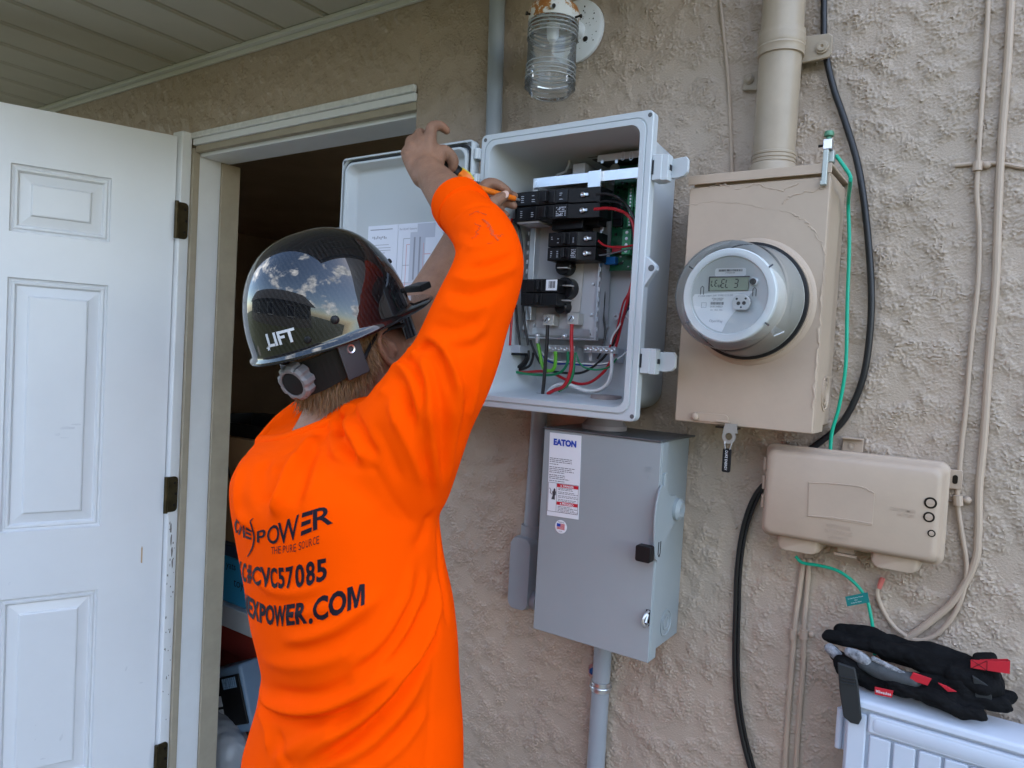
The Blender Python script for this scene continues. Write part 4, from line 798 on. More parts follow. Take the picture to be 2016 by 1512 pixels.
mb = MB(); rnd = random.Random(6)
for v0, n_, w0 in ((0.305, 3, 0.80), (0.375, 1, 0.40), (0.410, 4, 0.85), (0.505, 3, 0.70), (0.575, 1, 0.85)):
    for i_ in range(n_):
        x = 0.03; e = w0 * rnd.uniform(0.6, 1.0)
        while x < e:
            g = rnd.uniform(0.03, 0.12); x2 = min(x + g, e); a, b = on_lab(x, v0 + i_ * 0.021), on_lab(x2, v0 + i_ * 0.021)
            mb.add([a - lv * 0.0005 + NW * 0.0003, b - lv * 0.0005 + NW * 0.0003, b + lv * 0.0005 + NW * 0.0003, a + lv * 0.0005 + NW * 0.0003], [(0, 1, 2, 3)]); x = x2 + 0.018
for v0, n_ in ((0.655, 2), (0.70, 2), (0.745, 2), (0.79, 2), (0.875, 5)):
    for i_ in range(n_):
        x = 0.34; e = rnd.uniform(0.75, 0.97)
        while x < e:
            g = rnd.uniform(0.03, 0.12); x2 = min(x + g, e); a, b = on_lab(x, v0 + i_ * 0.017), on_lab(x2, v0 + i_ * 0.017)
            mb.add([a - lv * 0.0004 + NW * 0.0003, b - lv * 0.0004 + NW * 0.0003, b + lv * 0.0004 + NW * 0.0003, a + lv * 0.0004 + NW * 0.0003], [(0, 1, 2, 3)]); x = x2 + 0.018
for (u0, v0, u1, v1, th) in ((0.02, 0.598, 0.97, 0.598, 0.0003), (0.29, 0.598, 0.29, 0.945, 0.0003), (0.02, 0.945, 0.97, 0.945, 0.0003), (0.97, 0.598, 0.97, 0.945, 0.0003), (0.02, 0.598, 0.02, 0.945, 0.0003)):
    a, b = on_lab(u0, v0), on_lab(u1, v1); d = (b - a).normalized().cross(NW) * th; mb.add([a - d + NW * 0.0003, b - d + NW * 0.0003, b + d + NW * 0.0003, a + d + NW * 0.0003], [(0, 1, 2, 3)])
# hand and lightning pictogram
hand = [(0.13, 0.80), (0.24, 0.80), (0.235, 0.755), (0.26, 0.74), (0.27, 0.70), (0.25, 0.70), (0.245, 0.672), (0.225, 0.668), (0.21, 0.665), (0.195, 0.672), (0.185, 0.69), (0.17, 0.71), (0.15, 0.70), (0.155, 0.73), (0.165, 0.755)]
mb.prism([((u - 0.2) * lw, (0.75 - v) * lh) for u, v in hand], on_lab(0.2, 0.75), lu, lv, NW * 0.0004)
mb.tube([on_lab(0.06, 0.665) + NW * 0.0003, on_lab(0.10, 0.69) + NW * 0.0003, on_lab(0.085, 0.72) + NW * 0.0003, on_lab(0.14, 0.74) + NW * 0.0003], 0.0005, 5)
mb.build('print', m_prt, lab, smooth=False)
mb = MB()
for v0, v1 in ((0.604, 0.643), (0.818, 0.857)):
    a, b, c, d = [on_lab(u, v) for u, v in ((0.30, v0), (0.965, v0), (0.965, v1), (0.30, v1))]; mb.loops([[d, c, b, a], [p + NW * 0.0004 for p in (d, c, b, a)]])
rb = mb.build('red_band', m_rp, lab, smooth=False)
for s_, v, w0 in (('DANGER', 0.6235, 0.34), ('PELIGRO', 0.8375, 0.36)):
    mb = MB(); text(s_, on_lab(0.66, v), lu, lv, lh * 0.026, m_lab, lab, mb=mb, w_=lw * w0, bold=0.03, lift=0.0006)
    a = on_lab(0.43, v) + NW * 0.0006; mb.add([a - lu * 0.0018 - lv * 0.0014, a + lu * 0.0018 - lv * 0.0014, a + lv * 0.0018], [(0, 1, 2)]); mb.build('white_print', m_lab, lab, smooth=False)
fc = Vector((-0.6283, -0.1524, 1.2079)); mb = MB(); mb.lathe([(0.0118, 0), (0.0118, 0.0005), (0, 0.0006)], fc, NW, 32); fs = mb.build('flag_sticker', m_lab, cv, smooth=False)
mb = MB()
for i_ in range(7): mb.box(fc.x - 0.0078, fc.x + 0.0078, fc.y - 0.0010, fc.y - 0.0007, fc.z + 0.0045 - i_ * 0.0015, fc.z + 0.0053 - i_ * 0.0015)
mb.build('flag_stripes', m_rp, fs, smooth=False)
mb = MB(); mb.box(fc.x - 0.0079, fc.x - 0.0008, fc.y - 0.0013, fc.y - 0.00105, fc.z + 0.0001, fc.z + 0.0054); mb.build('flag_canton', m_eb, fs, smooth=False)
mb = MB(); text('MADE IN', fc + Vector((0, -0.0006, 0.0080)), X1, Z1, 0.0022, m_prt, fs, mb=mb, w_=0.0115, lift=0.0002); text('U.S.A.', fc + Vector((0, -0.0006, -0.0080)), X1, Z1, 0.0022, m_prt, fs, mb=mb, lift=0.0002); mb.build('print', m_prt, fs, smooth=False)
text('ON', Vector((-0.4729, -0.1524, 1.3305)), X1, Z1, 0.009, m_ds, cv, name='embossed_letters', w_=0.011, lift=0.0006)
mb = MB(); a = Vector((-0.4711, -0.1524, 1.3175)); mb.box(a.x - 0.0005, a.x + 0.0005, a.y - 0.0006, a.y, a.z - 0.004, a.z + 0.003); mb.build('embossed_mark', m_ds, cv)
# lever: steel cam on the right side
LX = SX1 + 0.0015
lev = [(-0.158, 1.300), (-0.150, 1.308), (-0.138, 1.303), (-0.110, 1.285), (-0.085, 1.283), (-0.072, 1.270), (-0.072, 1.246), (-0.085, 1.235), (-0.110, 1.222), (-0.137, 1.196), (-0.150, 1.183), (-0.158, 1.188), (-0.164, 1.205), (-0.168, 1.23), (-0.170, 1.255), (-0.167, 1.28)]
mb = MB(); mb.prism(lev, (LX, 0, 0), (0, 1, 0), (0, 0, 1), (0.0032, 0, 0)); lv_ = mb.build('lever', m_ds, t, bev=0.0008)
mb = MB(); mb.lathe([(0.019, 0), (0.019, 0.006), (0.012, 0.011), (0.008, 0.0105), (0, 0.008)], (LX + 0.0032, -0.083, 1.259), X1, 26); mb.build('pivot_boss', m_ds, lv_)
mb = MB(); mb.tube([(LX + 0.0035, -0.150, 1.215), (LX + 0.0035, -0.1505, 1.195), (LX + 0.0035, -0.146, 1.190), (LX + 0.0035, -0.142, 1.196), (LX + 0.0035, -0.142, 1.215)], 0.0008, 6); mb.build('lock_slot', m_hole, lv_)
MB().box(LX - 0.004, LX + 0.003, -0.140, -0.128, 1.295, 1.325).build('stop_tab', m_ds, t, bev=0.0015)
gp = MB(); gp.loops([[p + Vector((0, 0, 0)) for p in rrect(Vector((-0.4603, -0.174, 1.1951)).x, 1.199, 0.026, 0.026, 0.004, y)] for y in (SY - 0.014, SY - 0.030)]); gp.box(LX - 0.018, LX + 0.0030, SY - 0.0188, SY - 0.0145, 1.194, 1.204); gp.build('lever_grip', m_black, lv_, bev=0.0012)
# hasp
mb = MB(); c = Vector((-0.4573, -0.153, 1.0901)); mb.box(c.x - 0.0035, c.x + 0.0035, SY - 0.0008, SY - 0.0002, c.z - 0.013, c.z + 0.013); mb.build('hasp_slot', m_hole, cv)
mb = MB(); mb.tube([c + Vector((0.001, 0, 0.011)), c + Vector((-0.001, -0.008, 0.006)), c + Vector((-0.003, -0.012, -0.004)), c + Vector((0.0, -0.008, -0.012)), c + Vector((0.001, 0, -0.010))], 0.0022, 8, smooth=4); mb.tube([c + Vector((0.001, -0.002, 0.006)), c + Vector((0.001, -0.009, -0.006))], 0.0026, 8); mb.build('hasp', m_zinc, cv)
mb = MB(); kp = Vector((SX1 - 0.0098, -0.060, 1.055))
for r0 in (0.024, 0.013): mb.lathe([(r0, 0), (r0, 0.0012), (r0 - 0.003, 0.0014), (r0 - 0.0042, 0)], kp, X1, 28, cap0=False, cap1=False)
mb.build('knockout', m_ds, t)
mb = MB(); mb.lathe([(0.0025, 0), (0.0025, 0.0006), (0, 0.0007)], (SX1 - 0.0098, -0.105, 1.105), X1, 10); mb.build('side_hole', m_hole, t)

# ------------------------------------------------------------------ combiner box with its lid open
m_cb = M('light_grey_polycarbonate', (0.52, 0.555, 0.575), 0.42, var=0.03, vscale=4)
m_cbi = M('inner_grey', (0.50, 0.515, 0.54), 0.45, var=0.03)
m_gask = M('black_gasket', (0.015, 0.016, 0.02), 0.6)
m_brk = M('breaker_black', (0.006, 0.006, 0.007), 0.38, var=0.3, vscale=60, spec=0.3)
m_brk2 = M('breaker_dark', (0.010, 0.010, 0.012), 0.28, spec=0.35)
m_pcb = M('circuit_green', (0.006, 0.10, 0.045), 0.35, var=0.35, vscale=120); m_tblk = M('terminal_green', (0.05, 0.30, 0.14), 0.45)
m_galv = M('bright_steel', (0.66, 0.69, 0.72), 0.28, 0.85, var=0.12, vscale=15)
m_rw = M('red_wire', (0.42, 0.012, 0.02), 0.35); m_bw = M('black_wire', (0.012, 0.012, 0.013), 0.35); m_gw = M('lime_green_wire', (0.12, 0.42, 0.03), 0.35)
m_dgw = M('deep_green_wire', (0.01, 0.22, 0.09), 0.35); m_ww = M('white_wire', (0.72, 0.73, 0.72), 0.4); m_blw = M('blue_wire', (0.01, 0.03, 0.30), 0.4)
BX, BZ, BW, BH = -0.656, 1.6525, 0.3375, 0.493
cbx = empty('combiner_box', (BX, -0.09, BZ - BH / 2), 'open light grey electrical combiner box full of breakers and wires', 'electrical box')
SH = [(-0.004, .268, .450, .03, -.004), (-0.012, .286, .466, .035, -.004), (-0.160, .298, .474, .028, -.004), (-0.1655, .300, .476, .026, -.003), (-0.1660, BW, BH, .010, 0), (-0.1815, BW, BH, .010, 0), (-0.1830, BW - .003, BH - .003, .009, 0),
      (-0.1830, .3185, .474, .020, 0), (-0.1812, .3175, .473, .020, 0), (-0.1812, .3145, .470, .020, 0), (-0.1850, .3130, .4685, .020, 0), (-0.1850, .2960, .4515, .018, 0), (-0.1800, .2935, .449, .018, 0), (-0.10, .282, .438, .022, -.002), (-0.035, .268, .424, .026, -.004), (-0.022, .250, .404, .026, -.004)]
mb = MB(); mb.loops([rrect(BX + dx, BZ, w_, h_, r_, y, 8) for y, w_, h_, r_, dx in SH], True, True); mb.build('enclosure', m_cb, cbx, sharp=40)
FY = -0.1832
mb = MB()
for a, b in ((1280, 226), (956, 276), (1244, 820)): mb.lathe([(0.0036, 0), (0.0036, 0.0003), (0.0028, 0.00035), (0, 0.0002)], next(spots_11), NW, 16)
mb.build('screw_hole', M('hole_grey', (0.10, 0.105, 0.11), 0.6), cbx)
e = Vector((-0.469, -0.1832, 1.6507)); mb = MB(); x0 = BX + BW / 2 - 0.0006
mb.prism([(0, -0.030), (e.x - x0 - 0.004, -0.008), (e.x - x0, -0.003), (e.x - x0, 0.003), (e.x - x0 - 0.004, 0.008), (0, 0.020)], (x0, -0.1805, e.z), X1, Z1, (0, 0.013, 0)); ea = mb.build('lock_ear', m_cb, cbx, bev=0.0015)
mb = MB(); mb.lathe([(0.0052, 0), (0.0052, 0.0003), (0, 0.0004)], (Vector((-0.4767, -0.1832, 1.6509)).x, -0.1806, e.z), NW, 20); mb.build('ear_hole', MATS['hole_grey'], ea)
# latches
for a, z in ((0, 1.8085), (1, 1.5045)):
    x0 = BX + BW / 2 + 0.0006; mb = MB()
    mb.box(x0, x0 + 0.016, -0.180, -0.150, z - 0.020, z + 0.020); la = mb.build('latch', m_cb, cbx, bev=0.0015)
    mb = MB(); mb.prism([(-0.002, -0.014), (0.020, -0.016), (0.032, -0.014), (0.038, -0.008), (0.038, 0.010), (0.034, 0.016), (-0.002, 0.015)], (x0 + 0.016, -0.160, z), (1, -0.18, 0), Z1, (0, 0.008, 0)); mb.box(x0 + 0.015, x0 + 0.026, -0.178, -0.1595, z - 0.021, z + 0.020); mb.build('latch_clip', m_cb, la, bev=0.0015)
    mb = MB(); mb.box(x0 - 0.0035 + 0.004, x0 + 0.0032, -0.1815, -0.1801, z - 0.011, z + 0.011); mb.box(x0 + 0.0262, x0 + 0.0275, -0.172, -0.164, z - 0.004, z + 0.004); mb.build('latch_slot', m_gask, la)
# lid folded right back
LX0, LX1, LZ0, LZ1 = -1.1835, -0.8375, 1.404, 1.893
lx, lz, lw_, lh_ = (LX0 + LX1) / 2, (LZ0 + LZ1) / 2, LX1 - LX0, LZ1 - LZ0
LH = [(-0.158, .30, .44, .02), (-0.164, .318, .458, .02), (-0.168, lw_ - .004, lh_ - .004, .010), (-0.172, lw_, lh_, .010), (-0.1890, lw_, lh_, .010), (-0.1905, lw_ - .002, lh_ - .002, .009), (-0.1905, lw_ - .008, lh_ - .008, .016), (-0.1840, lw_ - .010, lh_ - .010, .020), (-0.1840, lw_ - .023, lh_ - .023, .020), (-0.1925, lw_ - .024, lh_ - .024, .020), (-0.1930, lw_ - .026, lh_ - .026, .019), (-0.1930, lw_ - .032, lh_ - .032, .018), (-0.1910, lw_ - .035, lh_ - .035, .017), (-0.1720, lw_ - .046, lh_ - .046, .016), (-0.1680, lw_ - .056, lh_ - .056, .014)]
mb = MB(); mb.loops([rrect(lx, lz, w_, h_, r_, y, 8) for y, w_, h_, r_ in LH], True, True); lid = mb.build('lid', m_cb, cbx, sharp=40)
mb = MB(); gp = rrect(lx, lz, lw_ - .0165, lh_ - .0165, .020, -0.1852, 8); mb.tube(gp + [gp[0]], 0.0030, 8); mb.build('gasket', m_gask, lid)
mb = MB()
for sx in (-1, 1):
    for sz in (-1, 1): mb.prism([(0, 0), (-sx * 0.010, 0), (0, -sz * 0.010)], (lx + sx * (lw_ / 2 - 0.0045), -0.1906, lz + sz * (lh_ / 2 - 0.0045)), X1, Z1, (0, -0.0004, 0))
mb.build('corner_pocket', MATS['hole_grey'], lid, smooth=False)
mb = MB()
for z0, z1 in ((1.856, 1.876), (1.815, 1.830)): mb.box(-0.8405, -0.8245, -0.187, -0.170, z0, z1); mb.tube([(-0.8315, -0.186, z0), (-0.8315, -0.186, z1)], 0.0045, 12)
for z0, z1 in ((1.470, 1.486), (1.430, 1.446)): mb.box(-0.8405, -0.8245, -0.187, -0.170, z0, z1); mb.tube([(-0.8315, -0.186, z0), (-0.8315, -0.186, z1)], 0.0045, 12)
mb.build('lid_hinge', m_cb, cbx, bev=0.001)
mb = MB(); mb.box(LX0 - 0.004, LX0 + 0.001, -0.186, -0.170, 1.79, 1.81); mb.build('catch', m_cb, lid, bev=0.001)
# instruction sheets on the lid
YL = -0.1684
m_pap = M('paper_label', (0.72, 0.745, 0.83), 0.55); m_pln = M('paper_print', (0.30, 0.31, 0.36), 0.6); m_pgr = M('paper_grey', (0.42, 0.44, 0.50), 0.6); m_ppk = M('paper_pink', (0.66, 0.30, 0.32), 0.6)
a = Vector((-1.1194, -0.1684, 1.7525)); ax0, az0 = a.x, a.z; ax1 = Vector((-1.0346, -0.1684, 1.7499)).x; ax2 = ax1 + 0.118
pg1 = MB().box(ax0, ax1 - 0.0006, YL - 0.0008, YL, az0 - 0.235, az0).build('instruction_sheet', m_pap, lid, smooth=False)
pg2 = MB().box(ax1 + 0.0006, ax2, YL - 0.0008, YL, az0 - 0.235, az0).build('instruction_sheet', m_pap, lid, smooth=False)
YP = YL - 0.0011
mb = MB(); rnd = random.Random(12); wp = ax1 - ax0
def pl_(x0, x1, z, th): mb.add([(x0, YP, z - th), (x1, YP, z - th), (x1, YP, z + th), (x0, YP, z + th)], [(0, 1, 2, 3)])
pl_(ax0 + wp * .08, ax0 + wp * .82, az0 - 0.0085, 0.0009)
for z, n_ in ((0.040, 1), (0.046, 3), (0.062, 1), (0.079, 1), (0.084, 2), (0.108, 2), (0.128, 3), (0.15, 2), (0.17, 3), (0.20, 2)):
    for k in range(n_): pl_(ax0 + wp * .14, ax0 + wp * rnd.uniform(.55, .9), az0 - z - 0.0052 * k, 0.0005)
for k in range(9): pl_(ax0 + wp * (.16 + .055 * k), ax0 + wp * (.19 + .055 * k), az0 - 0.024 - 0.001 * (k % 3), 0.0028 if k % 2 else 0.0018)
mb.build('print', m_pln, pg1, smooth=False)
mb = MB(); text('For IQ-A/Y Systems', (ax1 + 0.028, YL - 0.0009, az0 - 0.0105), X1, Z1, 0.0042, m_pln, pg2, mb=mb, w_=0.046, lift=0.0003)
def pv(x, z0, z1, th): mb.add([(x - th, YP, z1), (x + th, YP, z1), (x + th, YP, z0), (x - th, YP, z0)], [(0, 1, 2, 3)])
gx = ax1 + 0.034
pv(ax1 + 0.016, az0 - 0.030, az0 - 0.125, 0.0005); pl_(ax1 + 0.016, gx, az0 - 0.030, 0.0005); pl_(ax1 + 0.016, gx, az0 - 0.083, 0.0005); pl_(ax1 + 0.016, gx + 0.03, az0 - 0.118, 0.0005); pl_(ax1 + 0.034, ax1 + 0.042, az0 - 0.127, 0.0012)
pl_(ax1 + 0.011, ax1 + 0.020, az0 - 0.125, 0.0035)
for k in range(2): pv(gx + 0.012 + 0.014 * k, az0 - 0.028, az0 - 0.112, 0.0022)
mb.build('print', m_pln, pg2, smooth=False)
mb = MB(); mb.add([(gx, YP + 0.0002, az0 - 0.116), (gx + 0.040, YP + 0.0002, az0 - 0.116), (gx + 0.040, YP + 0.0002, az0 - 0.018), (gx, YP + 0.0002, az0 - 0.018)], [(0, 1, 2, 3)]); mb.add([(gx + 0.018, YP + 0.0001, az0 - 0.03), (ax2 - 0.02, YP + 0.0001, az0 - 0.03), (ax2 - 0.02, YP + 0.0001, az0 - 0.002), (gx + 0.018, YP + 0.0001, az0 - 0.002)], [(0, 1, 2, 3)]); mb.build('print_block', M('paper_midgrey', (0.52, 0.54, 0.62), 0.6), pg2, smooth=False)
mb = MB(); pv(ax1 + 0.025, az0 - 0.042, az0 - 0.15, 0.0006); pl_(ax1 + 0.025, gx, az0 - 0.042, 0.0005); pl_(ax1 + 0.020, gx + 0.05, az0 - 0.1205, 0.0005); pl_(gx + 0.038, gx + 0.055, az0 - 0.062, 0.0007); pv(gx + 0.036, az0 - 0.04, az0 - 0.11, 0.0005); mb.build('pink_print', m_ppk, pg2, smooth=False)

# ---- inside
mb = MB(); tp = vl((-0.785, -0.07, 1.8239), (-0.6258, -0.07, 1.8289), (-0.6227, -0.07, 1.5394), (-0.773, -0.07, 1.5423)); tz0, tz1 = 1.4895, 1.735; tx0, tx1 = -0.742, -0.632
tz0 = Vector((-0.7044, -0.07, 1.5406)).z; tx0 = Vector((-0.7761, -0.07, 1.6403)).x; tx1 = Vector((-0.6232, -0.07, 1.6388)).x; tz1 = Vector((-0.7127, -0.07, 1.8274)).z
mb.box(tx0, tx1, -0.068, -0.030, tz0, tz1); tray = mb.build('breaker_tray', m_cbi, cbx, bev=0.003)
mb = MB(); mb.box(tx0 - 0.0006, tx0 + 0.003, -0.078, -0.0675, tz0 - 0.001, tz1); mb.box(tx1 - 0.003, tx1 + 0.0006, -0.078, -0.0675, tz0 - 0.001, tz1); mb.box(tx0 - 0.001, tx1 + 0.001, -0.078, -0.0675, tz0 - 0.004, tz0 - 0.001)
for k in range(13): mb.box(tx1 + 0.0007, tx1 + 0.0045, -0.080, -0.076, tz0 + 0.012 + k * 0.018, tz0 + 0.020 + k * 0.018); mb.box(tx0 - 0.0045, tx0 - 0.0007, -0.080, -0.076, tz0 + 0.012 + k * 0.018, tz0 + 0.020 + k * 0.018)
mb.build('tray_rim', m_galv, tray, bev=0.0006)
mb = MB(); mb.box(tx0 + 0.012, tx1 - 0.016, -0.0705, -0.0682, tz0 + 0.004, tz0 + 0.016); mb.build('steel_strip', m_galv, tray)
mb = MB(); c = Vector((-0.6409, -0.0685, 1.5491)); mb.lathe([(0.005, 0), (0.005, 0.0005), (0, 0.0006)], c, NW, 3); mb.build('tray_hole', MATS['hole_grey'], tray)
mb = MB(); q = vl((-0.6942, -0.0705, 1.6866), (-0.6578, -0.0705, 1.6893), (-0.6615, -0.0705, 1.5878), (-0.6982, -0.0705, 1.5845)); mb.loops([q, [p + Vector((0, -0.002, 0)) for p in q]]); mb.build('bus_plate', M('bus_cream', (0.55, 0.53, 0.50), 0.45), tray)
mb = MB(); mb.box(tx0 + 0.005, tx0 + 0.017, -0.086, -0.0684, tz0 + 0.03, tz1 - 0.01); mb.build('side_channel', m_galv, tray, bev=0.0008)
mb = MB(); q = vl((-0.7095, -0.1, 1.7518), (-0.6446, -0.1, 1.7335)); mb.box(q[0].x, q[1].x, -0.110, -0.069, q[1].z, q[0].z); mb.build('breaker_mount', m_brk, tray, bev=0.002)
mb = MB(); q = vl((-0.6482, -0.09, 1.7973), (-0.6177, -0.09, 1.7411)); mb.box(q[0].x, q[1].x, -0.100, -0.069, q[1].z, q[0].z); mb.build('terminal_shroud', m_brk, tray, bev=0.002)
mb = MB()
for a, b in ((1056, 480), (1168, 560), (1052, 640), (1165, 620)): c = next(spots_2); mb.lathe([(0.0032, 0), (0.0030, 0.0014), (0, 0.0018)], c, NW, 12)
mb.build('tray_screw', m_galv, tray)
# black insulator with stab blades
bx = Vector((-0.6835, -0.085, 1.6377))
def barc(cx2, cz2, r_):
    mb = MB(); mb.lathe([(r_, 0), (r_, 0.020), (r_ - 0.002, 0.022)], (cx2, -0.0735, cz2), NW, 24); return mb.build('bus_insulator', m_brk2, tray)
for a, b, r_ in ((1113, 525, 0.0165), (1115, 568, 0.0200), (1108, 605, 0.0125), (1120, 440, 0.0165)):
    c = next(spots_3); barc(c.x, c.z, r_)
mb = MB()
for a, b in ((1112, 528), (1118, 563), (1116, 592), (1117, 452)):
    c = next(spots_4); mb.box(c.x - 0.012, c.x + 0.010, -0.108, -0.094, c.z - 0.0012, c.z + 0.0012)
mb.build('stab_blade', M('tin_plate', (0.6, 0.58, 0.54), 0.35, 0.6), tray, bev=0.0005)
# galvanised top rails and shroud
mb = MB(); a = Vector((-0.7562, -0.105, 1.8326)); b = Vector((-0.5337, -0.105, 1.8381)); zt = a.z
mb.box(a.x, -0.525, -0.107, -0.070, zt - 0.002, zt); mb.box(a.x, -0.525, -0.1085, -0.1068, zt - 0.018, zt); rl = mb.build('top_rail', m_galv, cbx, bev=0.0006)
mb = MB(); c = Vector((-0.6136, -0.11, 1.8186)); mb.box(c.x - 0.024, c.x + 0.002, -0.113, -0.109, zt - 0.028, zt + 0.001); mb.box(c.x + 0.0003, c.x + 0.0025, -0.116, -0.108, zt - 0.05, zt + 0.002); mb.build('rail_bracket', m_galv, rl, bev=0.0006)
mb = MB()
for a, b, c_ in ((1040, 312, 1050), (1122, 308, 1152)):
    p0, p1 = next(spots_12), next(spots_13); mb.prism([(0, 0), (0.003, 0), (0.004, -0.016), (0.010, -0.026), (0.028, -0.030), (0.028, -0.034), (0.008, -0.030), (0.0005, -0.020)][::-1], p0, (-1, 0, 0), Z1, (0, 0.045, 0))
mb.build('cable_scoop', m_cbi, cbx)
mb = MB(); a = Vector((-0.684, -0.09, 1.8608)); mb.box(a.x, Vector((-0.6578, -0.09, 1.8472)).x, -0.09, -0.03, a.z - 0.030, a.z - 0.004); mb.build('duct_block', m_cbi, cbx, bev=0.002)
# black upper board with sockets
a = Vector((-0.6605, -0.075, 1.8603)); z0 = a.z; mb = MB(); mb.box(-0.640, -0.533, -0.098, -0.04, z0 - 0.002, min(z0 + 0.027, 1.857)); ub = mb.build('radio_module', m_brk2, cbx, bev=0.002)
mb = MB(); mb.box(-0.628, -0.535, -0.100, -0.0982, z0 - 0.0085, z0 + 0.003); mb.build('module_plate', m_cbi, ub)
mb = MB()
for px in (1227, 1243): c = next(spots_5); mb.tube([c + Vector((0.0035 * math.cos(t_), -0.0008, 0.0075 * math.sin(t_))) for t_ in [2 * math.pi * j / 14 for j in range(15)]], 0.0007, 6)
for px in (1186, 1214): c = next(spots_6); mb.box(c.x - 0.0025, c.x + 0.0025, c.y - 0.001, c.y, c.z - 0.003, c.z + 0.003)
mb.build('module_socket', m_galv, ub)
mb = MB(); mb.tube([Vector((-0.7284, -0.075, 1.8748)), Vector((-0.713, -0.075, 1.8741)), Vector((-0.6593, -0.075, 1.873)), Vector((-0.5571, -0.075, 1.8742))], [0.0035, 0.0022, 0.0045, 0.006], 10); mb.build('antenna', m_brk2, cbx)
# circuit board
a = Vector((-0.6465, -0.048, 1.8284)); b = Vector((-0.5632, -0.048, 1.6661)); pz0, pz1 = b.z, Vector((-0.6099, -0.048, 1.8527)).z + 0.006
mb = MB(); mb.box(tx1 + 0.005, -0.530, -0.048, -0.045, pz0, min(pz1, 1.855)); pcb = mb.build('circuit_board', m_pcb, cbx)
m_chip2 = M('chip_black', (0.015, 0.016, 0.018), 0.3)
def chip(name, s_, mat, d=0.006, y=-0.048, bev=0.0004):
    q = s_
    mb = MB(); mb.box(q[0].x, q[1].x, y - d, y - 0.0002, q[1].z, q[0].z); return mb.build(name, mat, pcb, bev=bev)
for q in (vl((-0.6147, -0.054, 1.7721), (-0.5965, -0.054, 1.7582)), vl((-0.6137, -0.054, 1.7574), (-0.5956, -0.054, 1.7454)), vl((-0.6309, -0.054, 1.7981), (-0.6243, -0.054, 1.7774)), vl((-0.6276, -0.052, 1.7964), (-0.6007, -0.052, 1.7762))): chip('chip', q, m_chip2)
for q in (vl((-0.6257, -0.06, 1.6898), (-0.6012, -0.06, 1.6763)),): chip('relay', q, M('relay_blue', (0.01, 0.12, 0.35), 0.4), 0.012)
for q in (vl((-0.6095, -0.06, 1.7095), (-0.5915, -0.06, 1.6969)),): chip('relay', q, M('relay_red', (0.35, 0.02, 0.03), 0.4), 0.012)
for q, n_ in ((vl((-0.5842, -0.06, 1.8113), (-0.573, -0.06, 1.7763)), 6), (vl((-0.5714, -0.06, 1.812), (-0.5603, -0.06, 1.7772)), 6), (vl((-0.5828, -0.06, 1.7752), (-0.5736, -0.06, 1.7422)), 6), (vl((-0.57, -0.06, 1.7761), (-0.5609, -0.06, 1.7433)), 6), (vl((-0.5872, -0.066, 1.7365), (-0.5704, -0.066, 1.6926)), 4)):
    big = n_ == 4; tb = chip('terminal_block', q, m_tblk, 0.018 if big else 0.012); mb = MB(); xc = (q[0].x + q[1].x) / 2; yv = -0.048 - (0.018 if big else 0.012)
    for k in range(n_): z = q[0].z + (q[1].z - q[0].z) * (k + 0.5) / n_; mb.lathe([(0.0032 if big else 0.0019, 0), (0.0025 if big else 0.0017, 0.0009), (0, 0.001)], (xc, yv, z), NW, 10)
    mb.build('terminal_screw', m_galv, tb)
mb = MB(); rnd = random.Random(21)
for k in range(70):
    x = rnd.uniform(tx1 + 0.008, -0.526); z = rnd.uniform(pz0 + 0.006, pz1 - 0.01); a, b = rnd.uniform(0.0008, 0.0028), rnd.uniform(0.0008, 0.0025); mb.box(x - a, x + a, -0.0505, -0.0482, z - b, z + b)
o = mb.build('small_parts', m_chip2, pcb, smooth=False); tag(o, kind='stuff')
mb = MB()
for k in range(50):
    x = rnd.uniform(tx1 + 0.008, -0.526); z = rnd.uniform(pz0 + 0.006, pz1 - 0.01); a, b = rnd.uniform(0.0006, 0.0016), rnd.uniform(0.0006, 0.0014); mb.box(x - a, x + a, -0.0498, -0.0482, z - b, z + b)
o = mb.build('solder_pads', m_galv, pcb, smooth=False); tag(o, kind='stuff')
mb = MB(); q = vl((-0.6128, -0.06, 1.8482), (-0.6041, -0.06, 1.8546)); mb.lathe([(0.010, 0), (0.009, 0.004), (0, 0.005)], Vector((-0.6153, -0.055, 1.8488)), NW, 18); mb.box(-0.560, -0.527, -0.056, -0.0482, Vector((-0.6153, -0.055, 1.8488)).z - 0.010, Vector((-0.6153, -0.055, 1.8488)).z + 0.012); mb.build('white_part', m_whp, pcb, bev=0.0008)
